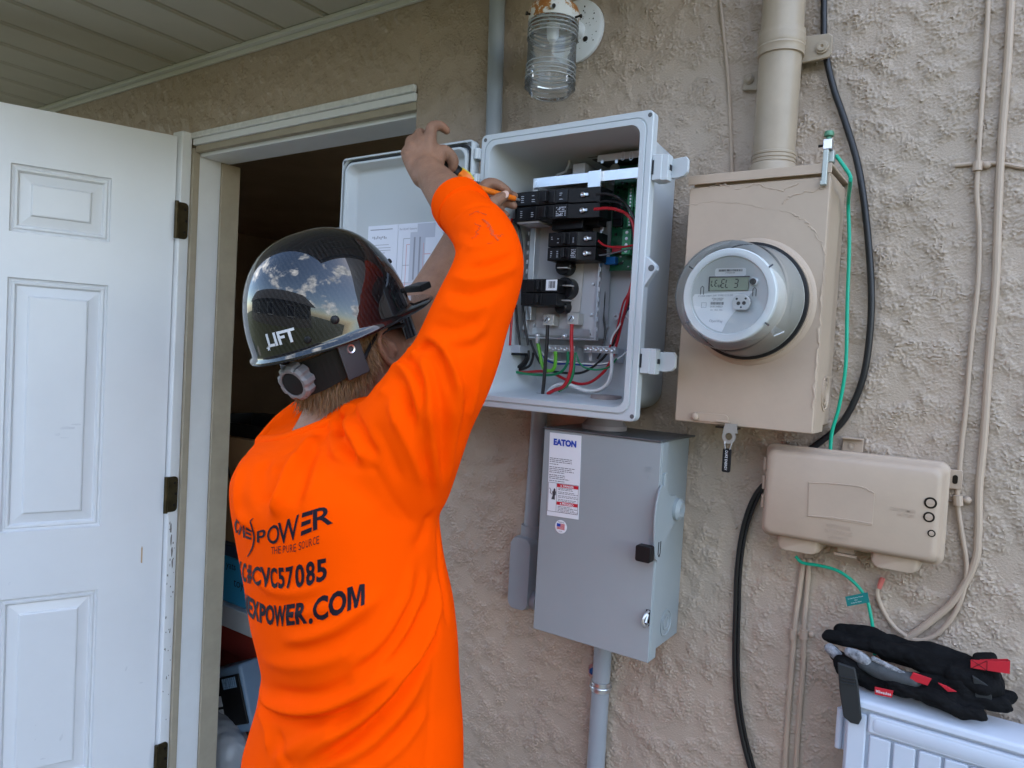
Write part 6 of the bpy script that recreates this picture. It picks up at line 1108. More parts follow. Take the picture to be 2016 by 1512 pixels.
# folds: polylines lying on the cloth with height and width; negative heights are creases
FOLD = [
 (vl((-0.8932, -0.562, 0.9792), (-0.8305, -0.5886, 0.989), (-0.7612, -0.6051, 1.0096), (-0.7002, -0.6064, 1.0347), (-0.6587, -0.5934, 1.0624), (-0.6368, -0.5751, 1.0832), (-0.6223, -0.5462, 1.1081)), 0.0085, 0.014), (vl((-0.8738, -0.5733, 0.9702), (-0.8143, -0.5938, 0.9801), (-0.7431, -0.6051, 1.0011), (-0.6889, -0.6022, 1.0247), (-0.6535, -0.5888, 1.0498)), -0.0050, 0.010), (vl((-0.8215, -0.5941, 1.0113), (-0.7495, -0.61, 1.0325), (-0.6942, -0.6077, 1.0544), (-0.6615, -0.5961, 1.0776)), -0.004, 0.014),
 (vl((-0.7351, -0.6092, 0.9559), (-0.6888, -0.6004, 0.9952), (-0.6505, -0.5852, 1.0329), (-0.6246, -0.5585, 1.0739), (-0.6154, -0.5207, 1.1137), (-0.6194, -0.4945, 1.1544), (-0.6291, -0.4816, 1.189)), 0.0085, 0.012), (vl((-0.7155, -0.6089, 0.9561), (-0.6739, -0.5964, 0.9914), (-0.6409, -0.5773, 1.0283), (-0.6192, -0.5485, 1.0675), (-0.6125, -0.5112, 1.1061), (-0.6177, -0.4861, 1.1435)), -0.0065, 0.009), (vl((-0.8014, -0.6049, 0.9228), (-0.7388, -0.6071, 0.973), (-0.6821, -0.5993, 1.0178)), 0.005, 0.016),
 (vl((-0.7756, -0.6178, 1.1032), (-0.7297, -0.6187, 1.1193), (-0.6888, -0.6092, 1.1406), (-0.6646, -0.5944, 1.1651), (-0.6474, -0.5724, 1.1854)), 0.0042, 0.012), (vl((-0.7761, -0.6167, 1.0903), (-0.7169, -0.6167, 1.1121), (-0.6761, -0.6033, 1.1337), (-0.6522, -0.5837, 1.1568)), -0.0030, 0.010), (vl((-0.8432, -0.5968, 1.051), (-0.7542, -0.6168, 1.0746), (-0.6938, -0.6107, 1.0981), (-0.6639, -0.5965, 1.1186)), 0.0032, 0.013),
 (vl((-0.6679, -0.5998, 1.0928), (-0.6408, -0.5743, 1.1288), (-0.632, -0.5435, 1.1753), (-0.6359, -0.5277, 1.2176)), 0.0042, 0.010), (vl((-0.662, -0.5963, 1.0881), (-0.6349, -0.567, 1.1236), (-0.6287, -0.5361, 1.1702)), -0.0036, 0.008), (vl((-0.644, -0.5821, 1.092), (-0.6276, -0.551, 1.1328), (-0.6261, -0.5194, 1.1763), (-0.6315, -0.5055, 1.2077)), 0.0040, 0.009), (vl((-0.6383, -0.5766, 1.0859), (-0.6235, -0.5433, 1.125), (-0.6229, -0.5121, 1.1663)), -0.0034, 0.008), (vl((-0.6287, -0.5652, 1.0723), (-0.6179, -0.536, 1.1028), (-0.6169, -0.5066, 1.1388)), 0.003, 0.009),
 (vl((-0.8533, -0.6123, 1.1759), (-0.8082, -0.6206, 1.1666), (-0.751, -0.6249, 1.1753), (-0.7037, -0.6162, 1.1961)), 0.0026, 0.010),
 (vl((-0.8008, -0.5196, 1.4001), (-0.7695, -0.5404, 1.3844), (-0.7173, -0.5781, 1.3681), (-0.6966, -0.5821, 1.3508)), -0.0100, 0.011), (vl((-0.777, -0.5242, 1.4046), (-0.7155, -0.5721, 1.3882), (-0.6924, -0.5801, 1.3678), (-0.6777, -0.5792, 1.3563)), 0.0060, 0.010), (vl((-0.8063, -0.5237, 1.3909), (-0.7813, -0.5421, 1.3724), (-0.727, -0.5808, 1.3535)), 0.0050, 0.010),
 (vl((-0.8243, -0.5419, 1.3715), (-0.8031, -0.5751, 1.3543), (-0.7887, -0.6112, 1.3278), (-0.7841, -0.631, 1.2933), (-0.7938, -0.6331, 1.2751)), 0.0075, 0.016), (vl((-0.8726, -0.5892, 1.3361), (-0.8412, -0.618, 1.3108), (-0.8118, -0.6319, 1.2801)), -0.0070, 0.022), (vl((-0.8351, -0.5964, 1.3378), (-0.8116, -0.6214, 1.3119), (-0.8035, -0.632, 1.287)), -0.0080, 0.020), (vl((-0.926, -0.5841, 1.3215), (-0.8938, -0.6122, 1.2917), (-0.8763, -0.618, 1.259), (-0.8394, -0.626, 1.2488)), 0.0060, 0.016),
 (vl((-0.7896, -0.5511, 1.3649), (-0.7501, -0.5992, 1.3319), (-0.7363, -0.6223, 1.2965)), 0.0030, 0.014), (vl((-0.7891, -0.5648, 1.3587), (-0.7598, -0.6094, 1.3248), (-0.7531, -0.6294, 1.2881)), -0.0030, 0.012),
 (vl((-0.6493, -0.5689, 1.4276), (-0.6297, -0.5636, 1.3902), (-0.6216, -0.5459, 1.3539), (-0.6233, -0.5236, 1.3214)), 0.0035, 0.010), (vl((-0.6307, -0.562, 1.4484), (-0.6147, -0.5555, 1.4043), (-0.6155, -0.5348, 1.3504), (-0.6298, -0.502, 1.2972)), -0.0040, 0.009), (vl((-0.619, -0.555, 1.4621), (-0.6041, -0.5491, 1.418), (-0.6066, -0.5282, 1.3642), (-0.6249, -0.496, 1.3075)), 0.0042, 0.009), (vl((-0.607, -0.5431, 1.4823), (-0.5919, -0.5394, 1.4381), (-0.5969, -0.5231, 1.3848), (-0.6133, -0.5013, 1.3339)), -0.0040, 0.009), (vl((-0.5925, -0.5319, 1.5028), (-0.5827, -0.528, 1.4581), (-0.5881, -0.519, 1.4052)), 0.0036, 0.009), (vl((-0.6697, -0.5741, 1.4063), (-0.6482, -0.5705, 1.3691), (-0.6391, -0.5538, 1.3292)), -0.0028, 0.010),
 (vl((-0.6525, -0.458, 1.255), (-0.6425, -0.4613, 1.2176), (-0.6294, -0.4695, 1.1791), (-0.617, -0.4713, 1.1255)), -0.0045, 0.010), (vl((-0.6376, -0.4916, 1.2806), (-0.6405, -0.5019, 1.2538), (-0.6386, -0.5232, 1.2373)), -0.0035, 0.012),
 (vl((-0.6107, -0.494, 1.6311), (-0.5713, -0.4955, 1.6218)), 0.0028, 0.007), (vl((-0.5876, -0.5054, 1.6091), (-0.5599, -0.4883, 1.6172), (-0.5484, -0.4599, 1.6308)), -0.0036, 0.007), (vl((-0.6119, -0.508, 1.5993), (-0.5767, -0.5075, 1.5943), (-0.5538, -0.4845, 1.6046), (-0.546, -0.4529, 1.6204)), 0.0034, 0.008), (vl((-0.6083, -0.517, 1.5805), (-0.573, -0.5107, 1.5758), (-0.5493, -0.4781, 1.5908)), -0.0032, 0.008), (vl((-0.6121, -0.5233, 1.5615), (-0.5754, -0.5163, 1.5546), (-0.5529, -0.488, 1.5702)), 0.0028, 0.010), (vl((-0.6216, -0.5302, 1.5345), (-0.5836, -0.5246, 1.5293), (-0.561, -0.5022, 1.5442)), -0.0026, 0.010),
 (vl((-0.6305, -0.4721, 1.666), (-0.594, -0.485, 1.6572), (-0.578, -0.4735, 1.6651)), -0.0022, 0.006), (vl((-0.6608, -0.4509, 1.6619), (-0.5947, -0.4936, 1.6406), (-0.567, -0.4813, 1.6461)), 0.0022, 0.006), (vl((-0.5725, -0.5163, 1.5107), (-0.5626, -0.5043, 1.531), (-0.5544, -0.4911, 1.5647)), 0.0025, 0.010), (vl((-0.6251, -0.5429, 1.4945), (-0.6037, -0.5366, 1.5021), (-0.583, -0.5248, 1.5228)), 0.0026, 0.010),
 (vl((-0.628, -0.5336, 1.5197), (-0.6033, -0.5348, 1.5113), (-0.5893, -0.531, 1.4939), (-0.5813, -0.5256, 1.4698), (-0.579, -0.5186, 1.4388)), 0.0062, 0.0085), (vl((-0.6436, -0.5374, 1.5018), (-0.6201, -0.5378, 1.5079), (-0.6, -0.5364, 1.4958), (-0.5881, -0.5328, 1.4732), (-0.5834, -0.5275, 1.4386)), -0.0052, 0.0065),
 (vl((-0.8822, -0.2969, 1.4997), (-0.6401, -0.5409, 1.4971), (-0.6189, -0.5471, 1.4829), (-0.6057, -0.5495, 1.4585), (-0.6014, -0.5484, 1.4311), (-0.6033, -0.5427, 1.3983)), 0.0055, 0.0080), (vl((-0.6614, -0.5396, 1.4896), (-0.6323, -0.5511, 1.4795), (-0.6143, -0.5542, 1.4579), (-0.6079, -0.5531, 1.4242)), -0.0050, 0.0065),
 (vl((-0.6814, -0.5369, 1.4771), (-0.65, -0.551, 1.4786), (-0.6288, -0.5576, 1.4628), (-0.6172, -0.5589, 1.4365), (-0.614, -0.5539, 1.3991), (-0.6156, -0.5436, 1.3643)), 0.0048, 0.0075), (vl((-0.6656, -0.5545, 1.4657), (-0.6417, -0.5604, 1.4593), (-0.6259, -0.5626, 1.4358), (-0.62, -0.5588, 1.4007)), -0.0042, 0.0065),
 (vl((-0.8962, -0.3554, 1.4317), (-0.6699, -0.5627, 1.4455), (-0.6477, -0.5686, 1.4277), (-0.6361, -0.5674, 1.3962)), 0.0034, 0.009), (vl((-0.792, -0.5244, 1.3952), (-0.7776, -0.5175, 1.4139), (-0.7174, -0.5541, 1.4214)), 0.0050, 0.008), (vl((-0.738, -0.5449, 1.411), (-0.6993, -0.5735, 1.3967), (-0.68, -0.5783, 1.3777), (-0.6634, -0.5755, 1.3611)), -0.0060, 0.008),
 (vl((-0.578, -0.5205, 1.4584), (-0.5838, -0.5123, 1.4119), (-0.6013, -0.4992, 1.3624), (-0.6218, -0.4833, 1.3169)), 0.0034, 0.010), (vl((-0.5721, -0.507, 1.4588), (-0.5824, -0.5003, 1.4115), (-0.6023, -0.4893, 1.3615)), -0.0030, 0.009), (vl((-0.5636, -0.5, 1.4986), (-0.5709, -0.4971, 1.4522), (-0.5825, -0.4948, 1.4113)), 0.0030, 0.010), (vl((-0.5842, -0.5268, 1.5033), (-0.5683, -0.5111, 1.511), (-0.5581, -0.4935, 1.5253)), -0.0030, 0.010),
 (vl((-0.7889, -0.5864, 1.3463), (-0.7878, -0.5998, 1.3372), (-0.7784, -0.6225, 1.3101), (-0.7794, -0.6326, 1.2842)), 0.0040, 0.010), (vl((-0.7387, -0.5937, 1.3329), (-0.6925, -0.5902, 1.3058), (-0.6629, -0.572, 1.2749)), 0.0018, 0.03), (vl((-0.7743, -0.6206, 1.1367), (-0.7254, -0.6202, 1.1555), (-0.6932, -0.6114, 1.1711)), 0.0022, 0.009), (vl((-0.625, -0.5595, 1.0682), (-0.6144, -0.5249, 1.1003), (-0.6164, -0.4924, 1.1385)), -0.0034, 0.008), (vl((-0.6976, -0.6072, 0.9539), (-0.649, -0.5847, 0.99), (-0.6206, -0.5522, 1.0335), (-0.6105, -0.5195, 1.0792)), 0.0044, 0.010), (vl((-0.6566, -0.5934, 0.9631), (-0.6256, -0.5631, 0.9959), (-0.6105, -0.5283, 1.0345)), -0.0036, 0.009), (vl((-0.6347, -0.5792, 0.9649), (-0.6141, -0.5467, 0.9931), (-0.6069, -0.5174, 1.0248)), 0.0034, 0.009), (vl((-0.8084, -0.5972, 0.9603), (-0.7817, -0.6047, 0.9477), (-0.7569, -0.6111, 0.9335)), -0.003, 0.012), (vl((-0.8882, -0.5672, 0.9556), (-0.8426, -0.5879, 0.9522), (-0.821, -0.5987, 0.9275)), 0.004, 0.012)]
SEAM = [vl((-0.7961, -0.5721, 1.3556), (-0.7581, -0.5777, 1.3494), (-0.7132, -0.584, 1.3441), (-0.69, -0.5817, 1.3436), (-0.6669, -0.5754, 1.3441)), vl((-0.7005, -0.5783, 1.3767), (-0.6669, -0.5754, 1.3441), (-0.6484, -0.5471, 1.295), (-0.6424, -0.5159, 1.2641), (-0.6411, -0.4813, 1.2424)), vl((-0.5984, -0.5239, 0.9565), (-0.604, -0.514, 1.0038), (-0.607, -0.5103, 1.0531), (-0.6137, -0.5006, 1.1206), (-0.629, -0.4793, 1.1871)), vl((-0.9147, -0.5686, 1.339), (-0.8493, -0.5857, 1.3438), (-0.8197, -0.5722, 1.3557), (-0.8144, -0.5437, 1.3689), (-0.7841, -0.5308, 1.3838), (-0.7172, -0.5643, 1.4046)), vl((-0.662, -0.4516, 1.6874), (-0.639, -0.453, 1.6998), (-0.6214, -0.442, 1.7078), (-0.6124, -0.4362, 1.7069))]
def dense(pts, n=10):
    return np.array([list(p) for p in (cr(pts, n) if len(pts) > 2 else pts)])
def apply_folds(me, folds, seams):
    a = co_of(me).astype(np.float64); n_ = nrm_of(me).astype(np.float64); d = np.zeros(len(a))
    for pts, amp, w_ in folds:
        if len(pts) < 2: continue
        q = dense(pts); best = np.full(len(a), 1e9); tt = np.zeros(len(a))
        for i in range(len(q)):
            r = ((a - q[i]) ** 2).sum(1); k = r < best; best[k] = r[k]; tt[k] = i / (len(q) - 1)
        fade = np.clip(np.minimum(tt, 1 - tt) * 5 + 0.25, 0, 1)
        d += 1.65 * amp * np.exp(-best / (0.5 * w_ * w_)) * fade
    for pts in seams:
        if len(pts) < 2: continue
        q = dense(pts, 16); best = np.full(len(a), 1e9)
        for i in range(len(q)):
            r = ((a - q[i]) ** 2).sum(1); best = np.minimum(best, r)
        d -= 0.0022 * np.exp(-best / (0.0040 ** 2))
    rs = np.random.default_rng(5)
    ks = rs.normal(0, 1, (16, 3)) * np.array([34, 34, 20]); ph = rs.uniform(0, 6.28, 16)
    d += 0.0011 * np.sin(a @ ks.T + ph).sum(1) / 4
    set_co(me, a + n_ * d[:, None])
apply_folds(shirt_me, FOLD, SEAM); lap(shirt_me, 2, 0.4)
CURBVH[0] = bvh_of(shirt_me)

# ---- body: one continuous skin (head, neck, core, arms, hands, legs)
HP = math.radians(24); HF0 = Vector((0.28, 0.96, 0)).normalized()
hf = HF0 * math.cos(HP) + Vector((0, 0, math.sin(HP))); hr = Vector((HF0.y, -HF0.x, 0)); hu = hr.cross(hf)
HC = Vector((-0.8603, -0.4787, 1.5281))                       # centre of the hat's base plane
def hd(x, y, z): return HC + hr * x + hf * y + hu * z
bm_ = MB()
AX = (hr, hf, hu)
bm_.ball(hd(0, 0.012, 0.02), 0.072, 0.092, 0.09, AX, 18)
bm_.ball(hd(0, -0.010, -0.025), 0.066, 0.075, 0.065, AX, 16)
bm_.ball(hd(0, 0.045, -0.060), 0.060, 0.062, 0.075, AX, 16)
bm_.ball(hd(0, 0.060, -0.105), 0.040, 0.048, 0.036, AX, 14)
bm_.ball(hd(0, 0.098, -0.128), 0.020, 0.016, 0.016, AX, 10)
for s in (-1, 1):
    bm_.ball(hd(s * 0.040, 0.030, -0.095), 0.022, 0.035, 0.030, AX, 10)
    bm_.ball(hd(s * 0.036, 0.088, -0.060), 0.022, 0.020, 0.022, AX, 10)
    bm_.ball(hd(s * 0.030, 0.100, -0.028), 0.022, 0.012, 0.010, AX, 10)
bm_.capsule([hd(0, 0.104, -0.030), hd(0, 0.116, -0.052), hd(0, 0.124, -0.066)], [0.008, 0.009, 0.011], 10)
for s in (-1, 1): bm_.ball(hd(s * 0.010, 0.114, -0.068), 0.008, 0.009, 0.007, AX, 8)
bm_.capsule([hd(-0.018, 0.100, -0.091), hd(0, 0.110, -0.089), hd(0.018, 0.100, -0.091)], [0.005, 0.006, 0.005], 8)
bm_.capsule([hd(-0.015, 0.099, -0.101), hd(0, 0.108, -0.101), hd(0.015, 0.099, -0.101)], [0.005, 0.007, 0.005], 8)
for s in (-1, 1):                                            # ears
    e = hd(s * 0.072, 0.036, -0.046)
    bm_.capsule([e + hu * 0.028 + hf * 0.010 + hr * s * 0.002, e + hu * 0.032 - hf * 0.004 + hr * s * 0.008, e + hu * 0.016 - hf * 0.016 + hr * s * 0.012, e - hu * 0.008 - hf * 0.013 + hr * s * 0.010, e - hu * 0.026 + hf * 0.001 + hr * s * 0.005, e - hu * 0.030 + hf * 0.008], [0.0045, 0.005, 0.0052, 0.005, 0.0062, 0.005], 9)
    bm_.ball(e + hr * s * 0.001 - hf * 0.003, 0.0045, 0.014, 0.026, AX, 10)
    bm_.capsule([e + hf * 0.010 + hu * 0.006 + hr * s * 0.004, e + hf * 0.010 - hu * 0.008 + hr * s * 0.006], [0.004, 0.004], 8)
    bm_.capsule([e + hu * 0.014 - hf * 0.004 + hr * s * 0.005, e - hu * 0.004 - hf * 0.007 + hr * s * 0.006], [0.0032, 0.0032], 8)
neck0 = Vector((-0.8647, -0.4785, 1.3358))
bm_.capsule([hd(0, -0.004, -0.06), hd(0, -0.022, -0.105), neck0.lerp(hd(0, -0.02, -0.1), 0.45), neck0], [0.055, 0.053, 0.055, 0.065], 22)
core = [Vector((-0.861, -0.4785, 1.2807)), Vector((-0.8337, -0.4787, 1.1352)), Vector((-0.7941, -0.4725, 0.9467)), Vector((-0.7763, -0.4681, 0.7772))]
bm_.capsule(core, [0.085, 0.09, 0.09, 0.085], 18)
# right arm
bm_.capsule(vl((-0.7503, -0.4867, 1.3056), (-0.6529, -0.4935, 1.4239), (-0.6053, -0.4674, 1.5494), (-0.601, -0.4425, 1.6314)), [0.05, 0.045, 0.038, 0.036], 16)
bm_.capsule(vl((-0.6011, -0.4425, 1.6328), (-0.6756, -0.3937, 1.693), (-0.7287, -0.3735, 1.7347), (-0.7905, -0.3469, 1.7799), (-0.8102, -0.3415, 1.7945)), [0.038, 0.037, 0.0345, 0.0275, 0.0255], 18)
def finger(pts, rs): bm_.capsule(pts, rs, 10, 4)
# right hand: back of the hand towards us, index raised, the rest closed on the handle
finger(vl((-0.796, -0.3444, 1.7826), (-0.8144, -0.3311, 1.8208), (-0.8197, -0.3297, 1.8484)), [0.018, 0.0150, 0.0122]); finger(vl((-0.8021, -0.3462, 1.7828), (-0.8241, -0.334, 1.821), (-0.8342, -0.336, 1.8475)), [0.020, 0.016, 0.0120])
finger(vl((-0.8075, -0.3487, 1.7827), (-0.8327, -0.3402, 1.8137), (-0.8475, -0.3419, 1.8391)), [0.019, 0.0155, 0.0115]); finger(vl((-0.8116, -0.3515, 1.7824), (-0.8378, -0.3464, 1.806), (-0.8499, -0.3492, 1.8216)), [0.018, 0.0145, 0.0108])
finger(vl((-0.8111, -0.3301, 1.7915), (-0.83, -0.321, 1.8233), (-0.8408, -0.3228, 1.8384)), [0.016, 0.013, 0.011])
finger(vl((-0.8197, -0.3297, 1.8484), (-0.8178, -0.3303, 1.8613), (-0.8178, -0.3286, 1.8718), (-0.8144, -0.32, 1.8763), (-0.8113, -0.3106, 1.877), (-0.8085, -0.3016, 1.8724)), [0.0122, 0.0102, 0.0098, 0.0092, 0.0086, 0.0078])
finger(vl((-0.8342, -0.336, 1.8475), (-0.846, -0.3264, 1.8625), (-0.857, -0.3094, 1.8704), (-0.857, -0.2891, 1.8639), (-0.8506, -0.278, 1.8504), (-0.8398, -0.2787, 1.8351)), [0.0118, 0.0105, 0.0100, 0.0096, 0.009, 0.008])
finger(vl((-0.8475, -0.3419, 1.8391), (-0.8607, -0.3309, 1.8521), (-0.8705, -0.313, 1.8598), (-0.8683, -0.2925, 1.8512), (-0.8584, -0.2815, 1.8381), (-0.8457, -0.2831, 1.8258)), [0.0114, 0.0102, 0.0097, 0.0093, 0.0087, 0.0078])
finger(vl((-0.8499, -0.3492, 1.8216), (-0.8637, -0.3387, 1.8325), (-0.8709, -0.3226, 1.8401), (-0.8677, -0.305, 1.8339), (-0.8581, -0.2941, 1.8235), (-0.8462, -0.2937, 1.8146)), [0.0106, 0.0092, 0.0088, 0.0084, 0.0078, 0.007])
finger(vl((-0.8015, -0.3359, 1.7884), (-0.8063, -0.3246, 1.8149), (-0.8059, -0.3137, 1.8343), (-0.7997, -0.3023, 1.8315), (-0.7965, -0.2946, 1.8214), (-0.7984, -0.2927, 1.811)), [0.0165, 0.0135, 0.0120, 0.0112, 0.0108, 0.0082])
# tendons and knuckles on the back of the hand
for sp in (vl((-0.7919, -0.3555, 1.7837), (-0.8052, -0.3426, 1.8152), (-0.8106, -0.3392, 1.8364)), vl((-0.7968, -0.3584, 1.7819), (-0.8137, -0.3454, 1.8154), (-0.8246, -0.3446, 1.835)), vl((-0.8012, -0.3596, 1.782), (-0.8229, -0.3507, 1.8084), (-0.8375, -0.3495, 1.8268))): bm_.capsule(sp, [0.0040, 0.0042, 0.0036], 8)
for sp in (Vector((-0.8148, -0.3351, 1.8447)), Vector((-0.8292, -0.3413, 1.8439)), Vector((-0.8425, -0.3471, 1.8355)), Vector((-0.8456, -0.3536, 1.8192))): bm_.ball(sp, 0.0085, n=10)
# left arm and hand
bm_.capsule(vl((-0.9628, -0.4387, 1.2866), (-0.9525, -0.3414, 1.4051), (-0.916, -0.2635, 1.5042)), [0.055, 0.046, 0.043], 16)
bm_.capsule(vl((-0.916, -0.2635, 1.5042), (-0.8833, -0.2501, 1.5733), (-0.8496, -0.2425, 1.6352), (-0.8165, -0.2348, 1.7073), (-0.7996, -0.231, 1.749)), [0.044, 0.046, 0.040, 0.030, 0.026], 18)
finger(vl((-0.8003, -0.2367, 1.7417), (-0.7936, -0.2285, 1.7668), (-0.7901, -0.2203, 1.7878)), [0.020, 0.016, 0.0125]); finger(vl((-0.8023, -0.2296, 1.7405), (-0.7963, -0.2159, 1.7642), (-0.793, -0.2068, 1.782)), [0.020, 0.016, 0.0125])
finger(vl((-0.8038, -0.2246, 1.7398), (-0.7972, -0.2096, 1.7584), (-0.7934, -0.1991, 1.771)), [0.019, 0.015, 0.012]); finger(vl((-0.8051, -0.2256, 1.7361), (-0.7987, -0.2111, 1.7474), (-0.7939, -0.2001, 1.7564)), [0.018, 0.014, 0.011])
finger(vl((-0.7901, -0.2203, 1.7878), (-0.7847, -0.2136, 1.8004), (-0.7757, -0.2049, 1.8033), (-0.7661, -0.1962, 1.7991), (-0.7577, -0.1871, 1.7924)), [0.0122, 0.0108, 0.0102, 0.0095, 0.0080])
finger(vl((-0.793, -0.2068, 1.782), (-0.7864, -0.1956, 1.7956), (-0.7767, -0.1841, 1.7964), (-0.7668, -0.174, 1.7914), (-0.7554, -0.1676, 1.7874)), [0.0120, 0.0105, 0.0100, 0.0094, 0.0078])
finger(vl((-0.7934, -0.1991, 1.771), (-0.7854, -0.186, 1.7785), (-0.7744, -0.1761, 1.7779), (-0.7631, -0.1711, 1.7736), (-0.7544, -0.1689, 1.7698)), [0.0114, 0.0100, 0.0096, 0.009, 0.0075])
finger(vl((-0.7939, -0.2001, 1.7564), (-0.7867, -0.1902, 1.7597), (-0.7787, -0.1824, 1.7579), (-0.7698, -0.1789, 1.7544), (-0.7628, -0.1791, 1.7521)), [0.0102, 0.009, 0.0086, 0.008, 0.007])
finger(vl((-0.7946, -0.2425, 1.7411), (-0.7742, -0.2379, 1.7486), (-0.7594, -0.2322, 1.7583), (-0.7523, -0.222, 1.7686), (-0.7462, -0.2102, 1.7794)), [0.019, 0.0165, 0.0135, 0.0118, 0.0090])
# legs
for s in (-1, 1):
    hip = core[-1] + B_ * s * 0.085; hip.z = 0.86; kn = hip + F_ * 0.03; kn.z = 0.46; an = hip - F_ * 0.01; an.z = 0.09
    bm_.capsule([hip, kn, an], [0.075, 0.052, 0.036], 16); bm_.capsule([an, an + F_ * 0.11 - Vector((0, 0, 0.045))], [0.036, 0.03], 12)
body_me = remesh(bm_, 0.0030, 5, 0.45)
person = mesh_obj('person', body_me, m_skin, at=tuple(foot))
tag(person, 'person in orange long sleeved shirt and black hard hat reaching into the open breaker box', 'person')
# finger nails
m_nail = M('nail', (0.60, 0.38, 0.30), 0.3)
def nail(a, n_, u, r_):
    n_ = n_.normalized(); u = (u - n_ * u.dot(n_)).normalized(); w_ = n_.cross(u); mbn = MB()
    mbn.loops([[a + u * (r_ * 1.25 * math.cos(t)) * k + w_ * (r_ * math.sin(t)) * k + n_ * h for t in [2 * math.pi * j / 14 for j in range(14)]] for k, h in ((1, -0.001), (1, 0.0004), (0.6, 0.0010))]); return mbn.build('finger_nail', m_nail, person)
nail(Vector((-0.7419, -0.2163, 1.7786)), CAM - Vector((-0.7442, -0.2187, 1.7739)) + Vector((0, 0, 0.4)), Vector((-0.7462, -0.2102, 1.7794)) - Vector((-0.7523, -0.222, 1.7686)), 0.0062)

# ---- clothes
shirt = mesh_obj('shirt', shirt_me, m_or, person)
mb = MB(); mb.tube(cr(vl((-0.9677, -0.5241, 1.343), (-0.9, -0.5405, 1.3533), (-0.8607, -0.5373, 1.3658), (-0.8273, -0.5285, 1.3801), (-0.8078, -0.5098, 1.3924), (-0.8204, -0.4751, 1.4106), (-0.8631, -0.4393, 1.4256), (-0.9357, -0.4321, 1.4234), (-0.9849, -0.4676, 1.3796), (-0.9677, -0.5241, 1.343)), 6), [0.0105] * 55, 12); mb.build('collar', m_or, shirt)
cuff_a = (ARM[-1] - ARM[-3]).normalized()
mb2 = MB(); ce = ARM[-1]; mb2.lathe([(0.0375, -0.034), (0.0425, -0.031), (0.0432, -0.012), (0.0425, 0.004), (0.0400, 0.0065), (0.0375, 0.004), (0.0370, -0.02)], ce, cuff_a, 36, cap0=False, cap1=False); mb2.build('cuff', m_or, shirt)
# lettering printed on the back
m_ink2 = M('shirt_print', (0.010, 0.005, 0.012), 0.6, var=0.3, vscale=80, spec=0.25)
def warp_letters(cells, bold, name='lettering', narrow=1.0):
    bv = CURBVH[0]; mbl = MB()
    for c, q in cells:
        v, f = glyphs(c, bold, 0.09); xs = [p[0] for p in v]; ys = [p[1] for p in v]; x0, x1 = min(xs), max(xs); y0, y1 = (min(ys), max(ys)) if c != '.' else (0.0, 0.73)
        pts = []
        for p in v:
            u = (p[0] - x0) / max(1e-6, x1 - x0); t = (p[1] - y0) / max(1e-6, y1 - y0)
            bq = q[0] * (2 * (u - .5) * (u - 1)) + q[1] * (4 * u * (1 - u)) + q[2] * (2 * u * (u - .5)); tq = q[3] * (2 * (u - .5) * (u - 1)) + q[4] * (4 * u * (1 - u)) + q[5] * (2 * u * (u - .5))
            w_ = bq.lerp(tq, t); h = bv.find_nearest(w_); pts.append(h[0] + h[1] * 0.0010)
        mbl.add(pts, f)
    return mbl.build(name, m_ink2, shirt, smooth=False)
warp_letters([('O', vl((-0.9212, -0.5972, 1.2201), (-0.9113, -0.6016, 1.2213), (-0.9026, -0.6052, 1.2221), (-0.91, -0.6062, 1.2451), (-0.8728, -0.63, 1.2532), (-0.8664, -0.632, 1.2528))), ('N', vl((-0.8998, -0.6063, 1.2224), (-0.8852, -0.6117, 1.2233), (-0.8722, -0.616, 1.2243), (-0.8649, -0.6322, 1.2524), (-0.857, -0.6329, 1.2502), (-0.8514, -0.6319, 1.2479))), ('=', vl((-0.8679, -0.6174, 1.225), (-0.8552, -0.6213, 1.2268), (-0.8444, -0.6239, 1.228), (-0.8498, -0.6314, 1.2471), (-0.8444, -0.6299, 1.2448), (-0.8381, -0.6292, 1.2432))), ('P', vl((-0.8296, -0.6266, 1.2284), (-0.8182, -0.6281, 1.2287), (-0.8074, -0.6294, 1.2308), (-0.8261, -0.6299, 1.2443), (-0.8156, -0.631, 1.2484), (-0.8054, -0.6321, 1.2528))), ('O', vl((-0.8038, -0.6297, 1.2315), (-0.7901, -0.6305, 1.2341), (-0.7778, -0.6305, 1.2364), (-0.8018, -0.6324, 1.2543), (-0.7883, -0.6333, 1.2602), (-0.7768, -0.6328, 1.2654))), ('W', vl((-0.7808, -0.6305, 1.2357), (-0.761, -0.6295, 1.2418), (-0.7433, -0.6272, 1.2516), (-0.7795, -0.633, 1.2642), (-0.7615, -0.6307, 1.2726), (-0.7455, -0.627, 1.2809))), ('=', vl((-0.7409, -0.6268, 1.253), (-0.7319, -0.6247, 1.2579), (-0.7234, -0.6222, 1.2622), (-0.7433, -0.6265, 1.2821), (-0.7345, -0.6241, 1.2857), (-0.7268, -0.6209, 1.2888))), ('R', vl((-0.7234, -0.6222, 1.2622), (-0.711, -0.6171, 1.2687), (-0.7, -0.6107, 1.2747), (-0.7268, -0.6209, 1.2888), (-0.7155, -0.6147, 1.2935), (-0.7047, -0.6079, 1.2969)))], 0.012)
